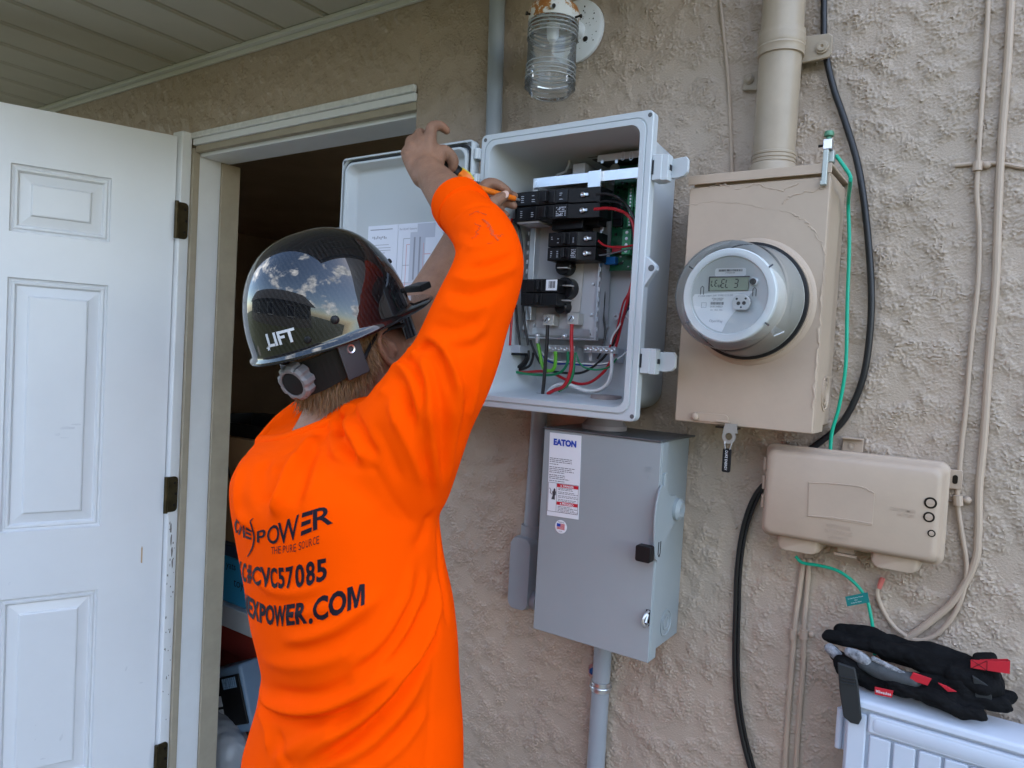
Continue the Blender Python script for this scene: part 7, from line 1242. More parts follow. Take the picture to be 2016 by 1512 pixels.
warp_letters([('T', vl((-0.7961, -0.6284, 1.2187), (-0.7932, -0.6286, 1.2195), (-0.7904, -0.6288, 1.2203), (-0.795, -0.6298, 1.2288), (-0.7922, -0.63, 1.2296), (-0.7894, -0.6301, 1.2304))), ('H', vl((-0.7893, -0.6289, 1.2206), (-0.786, -0.629, 1.2215), (-0.7829, -0.6291, 1.2224), (-0.7883, -0.6301, 1.2307), (-0.7852, -0.6302, 1.2316), (-0.7821, -0.6302, 1.2324))), ('E', vl((-0.7808, -0.6291, 1.2229), (-0.7783, -0.629, 1.2236), (-0.7758, -0.629, 1.2243), (-0.78, -0.6302, 1.233), (-0.7775, -0.6302, 1.2337), (-0.7751, -0.6301, 1.2344))), ('P', vl((-0.7719, -0.6289, 1.2253), (-0.7695, -0.6288, 1.226), (-0.7671, -0.6287, 1.2266), (-0.7712, -0.6299, 1.2355), (-0.7689, -0.6298, 1.2361), (-0.7665, -0.6297, 1.2368))), ('U', vl((-0.7652, -0.6285, 1.2271), (-0.763, -0.6284, 1.2277), (-0.7607, -0.6281, 1.2283), (-0.7647, -0.6295, 1.2373), (-0.7624, -0.6293, 1.2379), (-0.7602, -0.6291, 1.2385))), ('R', vl((-0.7589, -0.628, 1.2288), (-0.7567, -0.6277, 1.2293), (-0.7546, -0.6274, 1.2299), (-0.7585, -0.6289, 1.239), (-0.7563, -0.6286, 1.2396), (-0.7542, -0.6283, 1.2401))), ('E', vl((-0.7529, -0.6272, 1.2303), (-0.7507, -0.6269, 1.2311), (-0.7486, -0.6267, 1.2321), (-0.7525, -0.6281, 1.2406), (-0.7504, -0.6278, 1.2414), (-0.7483, -0.6275, 1.2423))), ('S', vl((-0.7445, -0.6261, 1.2339), (-0.7424, -0.6257, 1.2348), (-0.7404, -0.6254, 1.2357), (-0.7442, -0.6269, 1.2441), (-0.7422, -0.6265, 1.245), (-0.7402, -0.6262, 1.2459))), ('O', vl((-0.7396, -0.6253, 1.2361), (-0.7372, -0.6249, 1.2371), (-0.7349, -0.6244, 1.2382), (-0.7394, -0.626, 1.2462), (-0.7371, -0.6255, 1.2472), (-0.7348, -0.6251, 1.2483))), ('U', vl((-0.7333, -0.6241, 1.2389), (-0.7314, -0.6237, 1.2398), (-0.7295, -0.6233, 1.2406), (-0.7332, -0.6247, 1.249), (-0.7313, -0.6243, 1.2498), (-0.7295, -0.6239, 1.2506))), ('R', vl((-0.7279, -0.623, 1.2413), (-0.7261, -0.6225, 1.2422), (-0.7242, -0.6221, 1.243), (-0.728, -0.6235, 1.2513), (-0.7262, -0.623, 1.2521), (-0.7244, -0.6225, 1.2529))), ('C', vl((-0.7228, -0.6217, 1.2437), (-0.7209, -0.6212, 1.2445), (-0.7192, -0.6207, 1.2453), (-0.723, -0.6221, 1.2536), (-0.7212, -0.6216, 1.2544), (-0.7195, -0.621, 1.2552))), ('E', vl((-0.7178, -0.6203, 1.2459), (-0.716, -0.6198, 1.2467), (-0.7143, -0.6192, 1.2475), (-0.7181, -0.6206, 1.2558), (-0.7164, -0.62, 1.2566), (-0.7147, -0.6194, 1.2573)))], -0.008)
warp_letters([('I', vl((-0.9641, -0.5428, 1.1283), (-0.9638, -0.5428, 1.127), (-0.9636, -0.5428, 1.1262), (-0.9093, -0.5942, 1.1791), (-0.9044, -0.5965, 1.1801), (-0.8999, -0.5984, 1.181))), ('C', vl((-0.9195, -0.581, 1.1434), (-0.9021, -0.5907, 1.1488), (-0.8908, -0.5959, 1.1518), (-0.8941, -0.6009, 1.1822), (-0.8849, -0.6045, 1.1838), (-0.8769, -0.6074, 1.1851))), ('#', vl((-0.8849, -0.5984, 1.1533), (-0.8734, -0.603, 1.1561), (-0.8633, -0.6067, 1.1584), (-0.8726, -0.6089, 1.1857), (-0.863, -0.6121, 1.1872), (-0.8539, -0.615, 1.1884))), ('C', vl((-0.8589, -0.6083, 1.1593), (-0.8419, -0.6147, 1.1634), (-0.8241, -0.6219, 1.1678), (-0.8502, -0.616, 1.1889), (-0.8374, -0.6194, 1.1917), (-0.8257, -0.622, 1.1942))), ('V', vl((-0.8257, -0.6215, 1.1676), (-0.812, -0.6237, 1.1695), (-0.8003, -0.6244, 1.1712), (-0.8272, -0.6217, 1.1939), (-0.8132, -0.6242, 1.1967), (-0.8006, -0.6256, 1.1992))), ('C', vl((-0.8014, -0.6244, 1.171), (-0.7935, -0.6248, 1.1725), (-0.7857, -0.6252, 1.1739), (-0.8018, -0.6255, 1.199), (-0.7935, -0.6262, 1.2009), (-0.7857, -0.6267, 1.2026))), ('5', vl((-0.7835, -0.6252, 1.1743), (-0.777, -0.6255, 1.1755), (-0.7707, -0.6256, 1.1766), (-0.7835, -0.6267, 1.2031), (-0.7773, -0.6268, 1.2044), (-0.7713, -0.6267, 1.2057))), ('7', vl((-0.7676, -0.6256, 1.1772), (-0.7603, -0.6254, 1.1792), (-0.7532, -0.6251, 1.1813), (-0.7684, -0.6266, 1.2062), (-0.7613, -0.6262, 1.2087), (-0.7545, -0.6257, 1.2114))), ('0', vl((-0.7505, -0.6249, 1.1822), (-0.7423, -0.6243, 1.1846), (-0.7343, -0.6237, 1.1871), (-0.7518, -0.6254, 1.2125), (-0.7441, -0.6245, 1.2155), (-0.7367, -0.6234, 1.2185))), ('8', vl((-0.7317, -0.6234, 1.1878), (-0.7245, -0.6222, 1.1908), (-0.7181, -0.6203, 1.194), (-0.7343, -0.623, 1.2195), (-0.7272, -0.6216, 1.222), (-0.7204, -0.6201, 1.2243))), ('5', vl((-0.7159, -0.6198, 1.195), (-0.7088, -0.6173, 1.1985), (-0.702, -0.6147, 1.2018), (-0.7182, -0.6195, 1.225), (-0.7107, -0.6174, 1.2275), (-0.7037, -0.6149, 1.2298)))], 0.032)
warp_letters([('N', vl((-0.9566, -0.5399, 1.0824), (-0.956, -0.5398, 1.0801), (-0.9129, -0.5757, 1.097), (-0.9093, -0.5833, 1.1289), (-0.9008, -0.5877, 1.1307), (-0.8943, -0.5907, 1.1318))), ('E', vl((-0.9067, -0.5793, 1.0984), (-0.8882, -0.5888, 1.1007), (-0.8745, -0.595, 1.1025), (-0.8913, -0.592, 1.1322), (-0.8786, -0.5974, 1.1339), (-0.8677, -0.6015, 1.1352))), ('X', vl((-0.8774, -0.5937, 1.1017), (-0.8598, -0.6008, 1.1056), (-0.8454, -0.6056, 1.1082), (-0.87, -0.6007, 1.1349), (-0.8548, -0.606, 1.1371), (-0.8411, -0.6103, 1.1388))), ('P', vl((-0.8435, -0.6062, 1.1085), (-0.8328, -0.6092, 1.1099), (-0.8233, -0.6114, 1.1121), (-0.8393, -0.6108, 1.139), (-0.8295, -0.6132, 1.1397), (-0.8203, -0.6152, 1.1418))), ('O', vl((-0.8233, -0.6114, 1.1121), (-0.811, -0.6138, 1.115), (-0.7996, -0.6156, 1.1175), (-0.8203, -0.6152, 1.1418), (-0.8082, -0.6175, 1.1447), (-0.7973, -0.6189, 1.1472))), ('W', vl((-0.8009, -0.6154, 1.1173), (-0.7861, -0.6171, 1.1203), (-0.7719, -0.6186, 1.1253), (-0.7985, -0.6188, 1.1469), (-0.7842, -0.6201, 1.1499), (-0.7705, -0.6213, 1.1548))), ('E', vl((-0.7707, -0.6187, 1.1257), (-0.7612, -0.6195, 1.1291), (-0.7522, -0.6199, 1.1322), (-0.7694, -0.6214, 1.1552), (-0.7604, -0.6217, 1.1583), (-0.7519, -0.6217, 1.1612))), ('R', vl((-0.7501, -0.62, 1.1329), (-0.7394, -0.6199, 1.1364), (-0.7295, -0.6192, 1.1397), (-0.75, -0.6217, 1.1619), (-0.7397, -0.6212, 1.1654), (-0.7301, -0.6204, 1.1696))), ('.', vl((-0.7268, -0.619, 1.1407), (-0.7234, -0.6187, 1.1421), (-0.7201, -0.6182, 1.1434), (-0.7276, -0.6201, 1.1708), (-0.7243, -0.6196, 1.1723), (-0.7211, -0.6191, 1.1739))), ('C', vl((-0.7185, -0.6179, 1.144), (-0.7076, -0.6159, 1.1483), (-0.6974, -0.6133, 1.1522), (-0.7195, -0.6188, 1.1746), (-0.7091, -0.6165, 1.1797), (-0.6993, -0.6135, 1.1844))), ('O', vl((-0.6967, -0.6131, 1.1524), (-0.6851, -0.6094, 1.1584), (-0.6742, -0.6053, 1.1645), (-0.6987, -0.6133, 1.1847), (-0.688, -0.6087, 1.1895), (-0.6784, -0.6033, 1.1938))), ('M', vl((-0.673, -0.6047, 1.1651), (-0.6632, -0.5996, 1.1706), (-0.6548, -0.5931, 1.1754), (-0.6773, -0.6026, 1.1942), (-0.6688, -0.596, 1.198), (-0.6612, -0.5884, 1.1999)))], 0.040)
sw = vl((-0.8343, -0.6304, 1.2609), (-0.8402, -0.6306, 1.2557), (-0.8379, -0.6305, 1.2505), (-0.8351, -0.6288, 1.241), (-0.8377, -0.6256, 1.2301), (-0.8456, -0.6216, 1.2166), (-0.8589, -0.6163, 1.2043), (-0.8711, -0.6113, 1.1966))
mb = MB(); bv = CURBVH[0]
if len(sw) > 3:
    q = cr(sw, 5); q = [bv.find_nearest(p) for p in q]; L_ = len(q); pr = None
    for i in range(L_ - 1):
        a, b = q[i][0] + q[i][1] * 0.001, q[i + 1][0] + q[i + 1][1] * 0.001; d = (b - a).normalized(); s0 = d.cross(q[i][1]) * (0.0004 + 0.0017 * math.sin(math.pi * i / (L_ - 1))); s1 = d.cross(q[i + 1][1]) * (0.0004 + 0.0017 * math.sin(math.pi * (i + 1) / (L_ - 1)))
        mb.add([a - s0, b - s1, b + s1, a + s0], [(0, 1, 2, 3)])
    mb.build('logo_swoosh', m_ink2, shirt, smooth=False)
# dirt smears on the sleeve
m_dirt = M('dirt_smear', (0.70, 0.07, 0.004), 0.9, var=0.25, vscale=70)
mb = MB(); rnd = random.Random(13)
for a_, w0 in ((vl((-0.6221, -0.4623, 1.6879), (-0.6136, -0.4568, 1.6932), (-0.5977, -0.4568, 1.6881)), 0.0011), (vl((-0.6045, -0.4728, 1.6747), (-0.5926, -0.4767, 1.668), (-0.5945, -0.4812, 1.6592), (-0.5942, -0.4876, 1.6515)), 0.0009), (vl((-0.587, -0.4679, 1.6746), (-0.5763, -0.4723, 1.6632), (-0.5678, -0.4752, 1.6537), (-0.5635, -0.475, 1.6489)), 0.0024), (vl((-0.5976, -0.4656, 1.681), (-0.5881, -0.4686, 1.6745), (-0.5822, -0.4715, 1.6683)), 0.0016), (vl((-0.5712, -0.4743, 1.6579), (-0.5655, -0.4706, 1.6556), (-0.5642, -0.4635, 1.6594)), 0.0010), (vl((-0.5711, -0.4867, 1.6454), (-0.5655, -0.4809, 1.6447)), 0.0008)):
    if len(a_) < 2: continue
    q = cr(a_, 6) if len(a_) > 2 else a_
    q = [bv.find_nearest(p + Vector((rnd.gauss(0, .0012), rnd.gauss(0, .0012), rnd.gauss(0, .0012)))) for p in q]
    for i in range(len(q) - 1):
        a, b = q[i][0] + q[i][1] * 0.0008, q[i + 1][0] + q[i + 1][1] * 0.0008; d = (b - a).normalized(); s0 = d.cross(q[i][1]) * 0.7 * w0 * rnd.uniform(.3, 1.4); s1 = d.cross(q[i + 1][1]) * 0.7 * w0 * rnd.uniform(.3, 1.4)
        mb.add([a - s0, b - s1, b + s1, a + s0], [(0, 1, 2, 3)])
o = mb.build('dirt_smear', m_dirt, shirt, smooth=False); tag(o, kind='stuff')
# trousers and boots (below the frame)
mb = MB(); hipc = core[-1].copy(); hipc.z = 0.92
mb.ball(hipc, 0.17, 0.13, 0.15, (B_, F_, Vector((0, 0, 1))), 16)
for s in (-1, 1):
    hip = hipc + B_ * s * 0.085; hip.z = 0.86; kn = hip + F_ * 0.03; kn.z = 0.46; an = hip - F_ * 0.01; an.z = 0.10
    mb.capsule([hip, kn, an], [0.095, 0.07, 0.062], 18)
me = remesh(mb, 0.010, 8); mesh_obj('trousers', me, m_jean, person)
for s in (-1, 1):
    an = hipc + B_ * s * 0.085 - F_ * 0.01; mb = MB()
    an.z = 0.10; tz = an + F_ * 0.20; tz.z = 0.045; hl = an - F_ * 0.05; hl.z = 0.045
    mb.capsule([an + Vector((0, 0, 0.06)), an - Vector((0, 0, 0.03))], [0.05, 0.052], 14); mb.capsule([hl, (hl + tz) / 2 + Vector((0, 0, 0.012)), tz], [0.042, 0.05, 0.042], 14)
    me = remesh(mb, 0.008, 5); a = co_of(me); a[:, 2] = np.maximum(a[:, 2], 0.002); set_co(me, a); mesh_obj('boot', me, m_boot, person)

# ---- hard hat
m_hat = bpy.data.materials.new('carbon_fibre_gloss'); m_hat.use_nodes = True; MATS['carbon_fibre_gloss'] = m_hat
n_ = m_hat.node_tree.nodes; l_ = m_hat.node_tree.links; p_ = n_['Principled BSDF']
tx = n_.new('ShaderNodeTexCoord'); wv = n_.new('ShaderNodeTexWave'); wv.bands_direction = 'DIAGONAL'; wv.inputs['Scale'].default_value = 62; wv.inputs['Distortion'].default_value = 0.8; wv.inputs['Detail'].default_value = 1.5
rp = n_.new('ShaderNodeValToRGB'); rp.color_ramp.elements[0].color = (0.003, 0.003, 0.004, 1); rp.color_ramp.elements[1].color = (0.010, 0.010, 0.011, 1); rp.color_ramp.elements[0].position = 0.35; rp.color_ramp.elements[1].position = 0.65
l_.new(tx.outputs['Object'], wv.inputs['Vector']); l_.new(wv.outputs['Fac'], rp.inputs['Fac']); l_.new(rp.outputs['Color'], p_.inputs['Base Color'])
p_.inputs['Roughness'].default_value = 0.35; p_.inputs['Coat Weight'].default_value = 1.0; p_.inputs['Coat Roughness'].default_value = 0.012; p_.inputs['Coat IOR'].default_value = 1.56; p_.inputs['Specular IOR Level'].default_value = 0.06
HL, HW, HH = 0.128, 0.108, 0.152
def hat_pt(u, t, e=0.0):
    """u from 0 (rim) to 1 (crown), t the angle from the front."""
    rho = math.cos(u * math.pi / 2) ** 0.82; z = math.sin(u * math.pi / 2) ** 0.96
    y, x = math.cos(t), math.sin(t); yy = HL * (1.0 + (0.02 if y < 0 else -0.02)) * rho * y; xx = HW * rho * x
    return hd(xx * (1 + e), yy * (1 + e), HH * z * (1 + e) + 0.010 * (1 - u) * (1 if y > 0.2 else 0) * 0)
NT = 72; mb = MB(); lps = []
def rimpt(t, out, dz): 
    b = 0.006 if math.cos(t) < 0.55 else 0.006 + 0.034 * min(1, (math.cos(t) - 0.55) / 0.40) ** 0.8
    L_ = math.hypot(math.cos(t) * HW, math.sin(t) * HL); d = Vector((math.sin(t) * HL / L_, math.cos(t) * HW / L_, 0)); p = Vector((HW * math.sin(t), HL * (0.98 if math.cos(t) > 0 else 1.02) * math.cos(t), 0)); q = p + d * (b * out)
    return hd(q.x, q.y, dz + 0.004 * max(0, (b * out - 0.006)) / 0.034)
TS = [2 * math.pi * j / NT for j in range(NT)]
lps.append([hat_pt(0.10, t, -0.03) for t in TS]); lps.append([hat_pt(0.0, t, -0.03) - hu * 0.006 for t in TS])
lps.append([rimpt(t, 0.9, -0.0085) for t in TS]); lps.append([rimpt(t, 1.0, -0.0065) for t in TS]); lps.append([rimpt(t, 0.95, -0.0042) for t in TS]); lps.append([rimpt(t, 0.15, -0.0015) for t in TS]); lps.append([hat_pt(0.02, t) for t in TS])
for k in range(1, 23): lps.append([hat_pt(0.02 + 0.975 * k / 22, t) for t in TS])
mb.loops(lps, False, True); hat = mb.build('hard_hat', m_hat, person, sharp=75)
mb = MB(); mb.loops([[hat_pt(u, t, -0.035) for t in TS] for u in [0.0, 0.2, 0.4, 0.6, 0.8, 0.97]], False, True); mb.build('hat_liner', M('liner_black', (0.01, 0.01, 0.01), 0.8), hat)
# crown ridge, visor clip, bolts, ratchet knob, suspension, chin strap clip
mb = MB(); c = hd(0.004, HL + 0.034, 0.010)
pl = [(-0.026, -0.012), (0.026, -0.012), (0.018, 0.014), (-0.018, 0.014)]; mb.prism(pl, c - hu * 0.003, hr, hf, hu * 0.011); mb.build('visor_clip', m_black, hat, bev=0.002)
mb = MB(); mb.prism([(-0.014, 0), (0.014, 0), (0.010, 0.010), (-0.010, 0.010)], hat_pt(0.16, 0.0), hr, hu, hf * 0.006); mb.build('front_clip', m_brk2, hat, bev=0.002)
def on_hat(u, t): 
    p = hat_pt(u, t); a = hat_pt(u + 0.01, t) - p; b = hat_pt(u, t + 0.02) - p; n2 = a.cross(b).normalized(); n2 = n2 if n2.dot(p - HC) > 0 else -n2
    return p, n2, a.normalized()
for u, t, r_ in ((0.30, 0.35, 0.0040), (0.105, 0.72, 0.0042), (0.11, 1.9, 0.0062), (0.05, 2.25, 0.0050)):
    p, n2, a = on_hat(u, t); mb = MB(); mb.lathe([(r_, -0.001), (r_, 0.002), (r_ * 0.7, 0.0035), (0, 0.004)], p, n2, 16); mb.build('hat_bolt', m_black, hat)
p, n2, up_ = on_hat(0.115, 2.62); rt = up_.cross(n2).normalized()
lettm = M('hat_letters', (0.55, 0.56, 0.58), 0.35); mb = MB(); v, f = glyphs('LIFT', 0.03, 0.2); xs = [q[0] for q in v]; x0, x1 = min(xs), max(xs)
wid = 0.046; T0, U0 = 2.76, 0.065
pts = []
def rail(T):
    return T
for q in v:
    s_ = (q[0] - x0) / (x1 - x0); tt = T0 - 0.40 * s_; pp, nn, _ = on_hat(U0 + 0.075 * q[1] / 0.73, tt); pts.append(pp + nn * 0.0006)
mb.add(pts, f); st_ = []
for k in range(10):
    r_ = 0.0042 if k % 2 == 0 else 0.0018; an = math.pi / 2 + k * math.pi / 5; pp, nn, ua = on_hat(U0 - 0.010, T0 + 0.012); ra = ua.cross(nn); st_.append(pp + nn * 0.0006 + ra * (r_ * math.cos(an)) + ua * (r_ * math.sin(an)))
mb.add(st_, [tuple(range(10))]); mb.build('hat_lettering', lettm, hat, smooth=False)
kc = Vector((-0.8395, -0.5711, 1.4513)); kn_ = (CAM - kc).normalized() * 0.55 - hf * 0.8; kn_.normalize()
m_knob = M('grey_knob', (0.17, 0.165, 0.17), 0.5)
ko = hd(0.030, -0.094, -0.045)
kd = (-hf * 0.90 + hr * 0.42 - hu * 0.10).normalized(); kx = hu.cross(kd).normalized(); kz = kd.cross(kx)
mb = MB(); NK = 48
def kring(r_, h, tooth): return [ko + kd * h + (kx * math.cos(a) + kz * math.sin(a)) * (r_ + tooth * (0.0016 if math.cos(9 * a) > -0.55 else -0.0016)) for a in [2 * math.pi * j / NK for j in range(NK)]]
mb.loops([kring(0.026, -0.004, 1), kring(0.026, 0.012, 1), kring(0.022, 0.016, 0.6), kring(0.0185, 0.016, 0), kring(0.0180, 0.0125, 0)], True, True); kb = mb.build('ratchet_knob', m_knob, hat, sharp=30)
mb = MB(); mb.lathe([(0.0178, 0.0126), (0.0170, 0.0150), (0.0, 0.0158)], ko, kd, 28); mb.build('knob_cap', m_black, kb)
mb = MB()
sb_ = [(0.2, -0.108, -0.036)] 
for w_, dz in ((0.030, 0.0),):
    path = [hd(0.086 * math.sin(t), -0.005 + 0.088 * math.cos(t), -0.030 - 0.016 * max(0, -math.cos(t))) for t in [math.pi * (0.56 + 0.88 * k / 30) for k in range(31)]]
    lo = []
    for p in path:
        o_ = (p - hd(0, 0, -0.04)); o_ -= hu * o_.dot(hu); o_.normalize(); hb_ = 0.016 + 0.012 * max(0, -o_.dot(hf)); lo.append([p - hu * hb_, p + hu * 0.024, p + hu * 0.024 + o_ * 0.004, p - hu * hb_ + o_ * 0.004])
    mb.loops(lo, True, True)
mb.build('suspension_band', m_black, hat, smooth=False)
ec = hd(0.099, -0.0340, -0.020); mb = MB(); mb.obox(ec - hu * 0.012, hf * 0.018, hr * 0.002, hu * 0.028); mb.build('strap_anchor', M('grey_tab', (0.035, 0.035, 0.038), 0.6), hat, bev=0.004)
mb = MB(); mb.lathe([(0.0042, 0), (0.0042, 0.0015), (0.0062, 0.002), (0.0066, 0.0008), (0.0066, 0)], ec + hr * 0.0022 + hu * 0.002, hr, 22, cap0=False, cap1=False); mb.build('eyelet', m_zinc, hat)
mb = MB(); mb.tube([ec - hu * 0.020 + hf * 0.015, hd(0.082, 0.016, -0.022), hd(0.076, 0.05, -0.010)], 0.0028, 8, smooth=5); mb.tube([hd(-0.098, -0.03, -0.04), hd(-0.078, 0.028, -0.030), hd(-0.076, 0.06, -0.022)], 0.0028, 8, smooth=5); mb.build('head_strap', m_black, hat)
# sunglasses
m_lens = M('dark_lens', (0.008, 0.008, 0.010), 0.08, spec=0.7)
mb = MB()
for s in (-1, 1):
    lo = []
    for k in range(7):
        t = 0.10 + 0.95 * k / 6; c = hd(s * (0.010 + 0.062 * math.sin(t * 1.35)), 0.060 + 0.058 * math.cos(t * 1.25), -0.026); lo.append([c + hu * (0.024 - 0.0012 * k), c - hu * (0.026 - 0.0012 * k), c - hu * (0.026 - 0.0012 * k) - hf * 0.003, c + hu * (0.024 - 0.0012 * k) - hf * 0.003])
    mb.loops(lo, True, True)
gls = mb.build('sunglasses', m_lens, person, sharp=60)
mb = MB()
for s in (-1, 1): mb.tube([hd(s * 0.073, 0.075, -0.022), hd(s * 0.077, 0.045, -0.018), hd(s * 0.076, 0.020, -0.024)], 0.0030, 8, smooth=4)
mb.tube([hd(-0.012, 0.121, -0.024), hd(0.012, 0.121, -0.024)], 0.003, 8); mb.build('temple_arm', m_black, gls)
# hair: thin locks round the nape and temples
m_hair = M('blond_hair', (0.25, 0.135, 0.055), 0.45, var=0.6, vscale=90, spec=0.4)
mb = MB(); rnd = random.Random(17); hb = bvh_of(body_me if False else person.data)
def hair_lock(p, d, L_, w_):
    pts = [p]; v_ = d.copy()
    for k in range(5):
        v_ = (v_ + Vector((rnd.gauss(0, .15), rnd.gauss(0, .15), rnd.gauss(0, .15) - 0.10))).normalized(); pts.append(pts[-1] + v_ * L_ / 5)
    mb.tube(pts, [w_, w_ * 1.1, w_, w_ * .8, w_ * .5, w_ * .12], 4)
for k in range(4200):
    t = rnd.uniform(math.pi * 0.41, math.pi * 1.59)                       # from temple round the back to the other temple
    back = max(0.0, -math.cos(t)); lowest = -0.048 - 0.058 * back ** 0.7
    z = rnd.uniform(lowest, 0.004)
    rx, ry = 0.071 - 0.10 * max(0, -z - 0.075), 0.086 - 0.32 * max(0, -z - 0.055)
    sp = Vector((rx * math.sin(t), 0.004 + ry * math.cos(t), z))
    if sp.z < -0.018 and 0.018 < sp.y < 0.070: continue
    if sp.y < -0.012 and sp.z > -0.046 - 0.018 * back: continue
    p = hd(*sp); o_ = hd(sp.x, sp.y, 0) - hd(0, 0.004, 0); o_.normalize()
    d = (-hu * 0.85 + o_ * rnd.uniform(0.12, 0.50) - hf * 0.12 + hr * rnd.gauss(0, 0.18)).normalized()
    hair_lock(p + o_ * rnd.uniform(-0.002, 0.004), d, rnd.uniform(0.022, 0.044), rnd.uniform(0.0005, 0.0010))
ho = mb.build('hair', m_hair, person); tag(ho, kind='stuff')
# fine arm hair is left to the skin texture; insulated screwdriver
sd_ = empty('screwdriver', tuple(Vector((-0.7777, -0.27, 1.788))), 'insulated screwdriver with yellow and orange handle held to the top breaker', 'screwdriver')
h0, h1, h2, h3, h4 = Vector((-0.8392, -0.2978, 1.8301)), Vector((-0.7954, -0.2765, 1.8026)), Vector((-0.7795, -0.2663, 1.789)), Vector((-0.7724, -0.258, 1.7842)), Vector((-0.7504, -0.1742, 1.7811))
m_yel = M('yellow_rubber', (0.62, 0.52, 0.03), 0.5); m_org = M('orange_plastic', (0.78, 0.17, 0.01), 0.35)
ax = (h1 - h0).normalized(); Lh = (h1 - h0).length
mb = MB(); mb.lathe([(0.008, 0), (0.0135, 0.004), (0.0148, 0.02), (0.0150, Lh * .6), (0.0125, Lh * .95), (0.0120, Lh)], h0, ax, 20); mb.build('rear_grip', m_black, sd_)
ax2 = (h2 - h1).normalized(); L2 = (h2 - h1).length
mb = MB(); mb.loops([[h1 + ax2 * s_ + (Vector((0, 0, 1)).cross(ax2).normalized() * math.cos(a) + ax2.cross(Vector((0, 0, 1)).cross(ax2).normalized()) * math.sin(a)) * (r_ * (1 + .10 * math.cos(6 * a))) for a in [2 * math.pi * j / 24 for j in range(24)]] for s_, r_ in ((0, .0115), (L2 * .3, .0122), (L2 * .7, .0118), (L2, .0095))]); mb.build('grip', m_org, sd_)
mb = MB(); zz = ax2.cross(Vector((0, 0, 1)).cross(ax2).normalized()); zz = zz if zz.z > 0 else -zz; mb.tube([h1 + zz * 0.0085 - ax2 * 0.004, h1.lerp(h2, .5) + zz * 0.0100, h2 + zz * 0.008], [0.005, 0.0048, 0.003], 10); mb.build('yellow_inlay', m_yel, sd_)
mb = MB(); mb.tube([h2, h3, h4], [0.0085, 0.0058, 0.0048], 14); mb.build('insulated_shaft', m_org, sd_)
mb = MB(); mb.tube([h4, h4 + (h4 - h3).normalized() * 0.012], [0.0028, 0.0022], 10); mb.build('blade', m_zinc, sd_)

# ------------------------------------------------------------------ pale blue plastic cabinet and the gloves lying on it
m_cab = M('pale_blue_plastic', (0.56, 0.605, 0.68), 0.40, var=0.04, vscale=6)
CY = -0.11
tl = Vector((-0.1605, -0.11, 1.0449)); ZT = tl.z - 0.012; XL = tl.x - 0.003
cab = empty('plastic_cabinet', (0.10, -0.1, 0.0), 'pale blue plastic cabinet with ribbed front at the lower right corner', 'cabinet')
mb = MB(); mb.box(XL, XL + 0.50, CY, -0.048, 0.0, ZT); mb.build('cabinet_body', m_cab, cab, bev=0.008, seg=3)
mb = MB(); mb.prism([(CY - 0.010, ZT - 0.004), (CY - 0.008, ZT + 0.008), (CY + 0.006, ZT + 0.012), (-0.055, ZT + 0.012), (-0.045, ZT + 0.008), (-0.045, ZT - 0.004)], (XL - 0.004, 0, 0), (0, 1, 0), Z1, (0.508, 0, 0)); mb.build('cabinet_lid', m_cab, cab, bev=0.004, seg=3)
# raised frame and separate ribs on the front
fx0, fz1 = XL + 0.034, ZT - 0.012
mb = MB()
mb.box(XL + 0.0305, XL + 0.47, CY - 0.008, CY - 0.0005, ZT - 0.036, ZT - 0.008); fp = mb.build('front_band', m_cab, cab, bev=0.004, seg=3)
mb = MB(); mb.loops([rrect(XL + 0.25, ZT - 0.0220, w_, h_, 0.005, y) for y, w_, h_ in ((CY - 0.0082, .425, .019), (CY - 0.0092, .421, .016))]); mb.build('band_relief', m_cab, fp, sharp=60)
x = XL + 0.0335; k = 0; rib0 = None
while x < XL + 0.46:
    if rib0 is None: rib0 = MB().box(x, x + 0.0275, CY - 0.006, CY - 0.0004, 0.05, ZT - 0.039).build('front_rib', m_cab, cab, bev=0.003); xb = x
    else: copy_part(rib0, (x - xb, 0, 0), cab)
    x += 0.0305
MB().box(XL + 0.004, XL + 0.029, CY - 0.006, CY - 0.0004, 0.05, ZT - 0.012).build('corner_stile', m_cab, cab, bev=0.004)
mb = MB()
for z in (ZT - 0.05,): mb.box(XL - 0.010, XL - 0.0005, CY + 0.02, CY + 0.036, z - 0.034, z + 0.030); mb.tube([(XL - 0.009, CY + 0.018, z - 0.032), (XL - 0.009, CY + 0.018, z + 0.028)], 0.005, 12)
mb.build('cabinet_hinge', m_cab, cab, bev=0.0015)

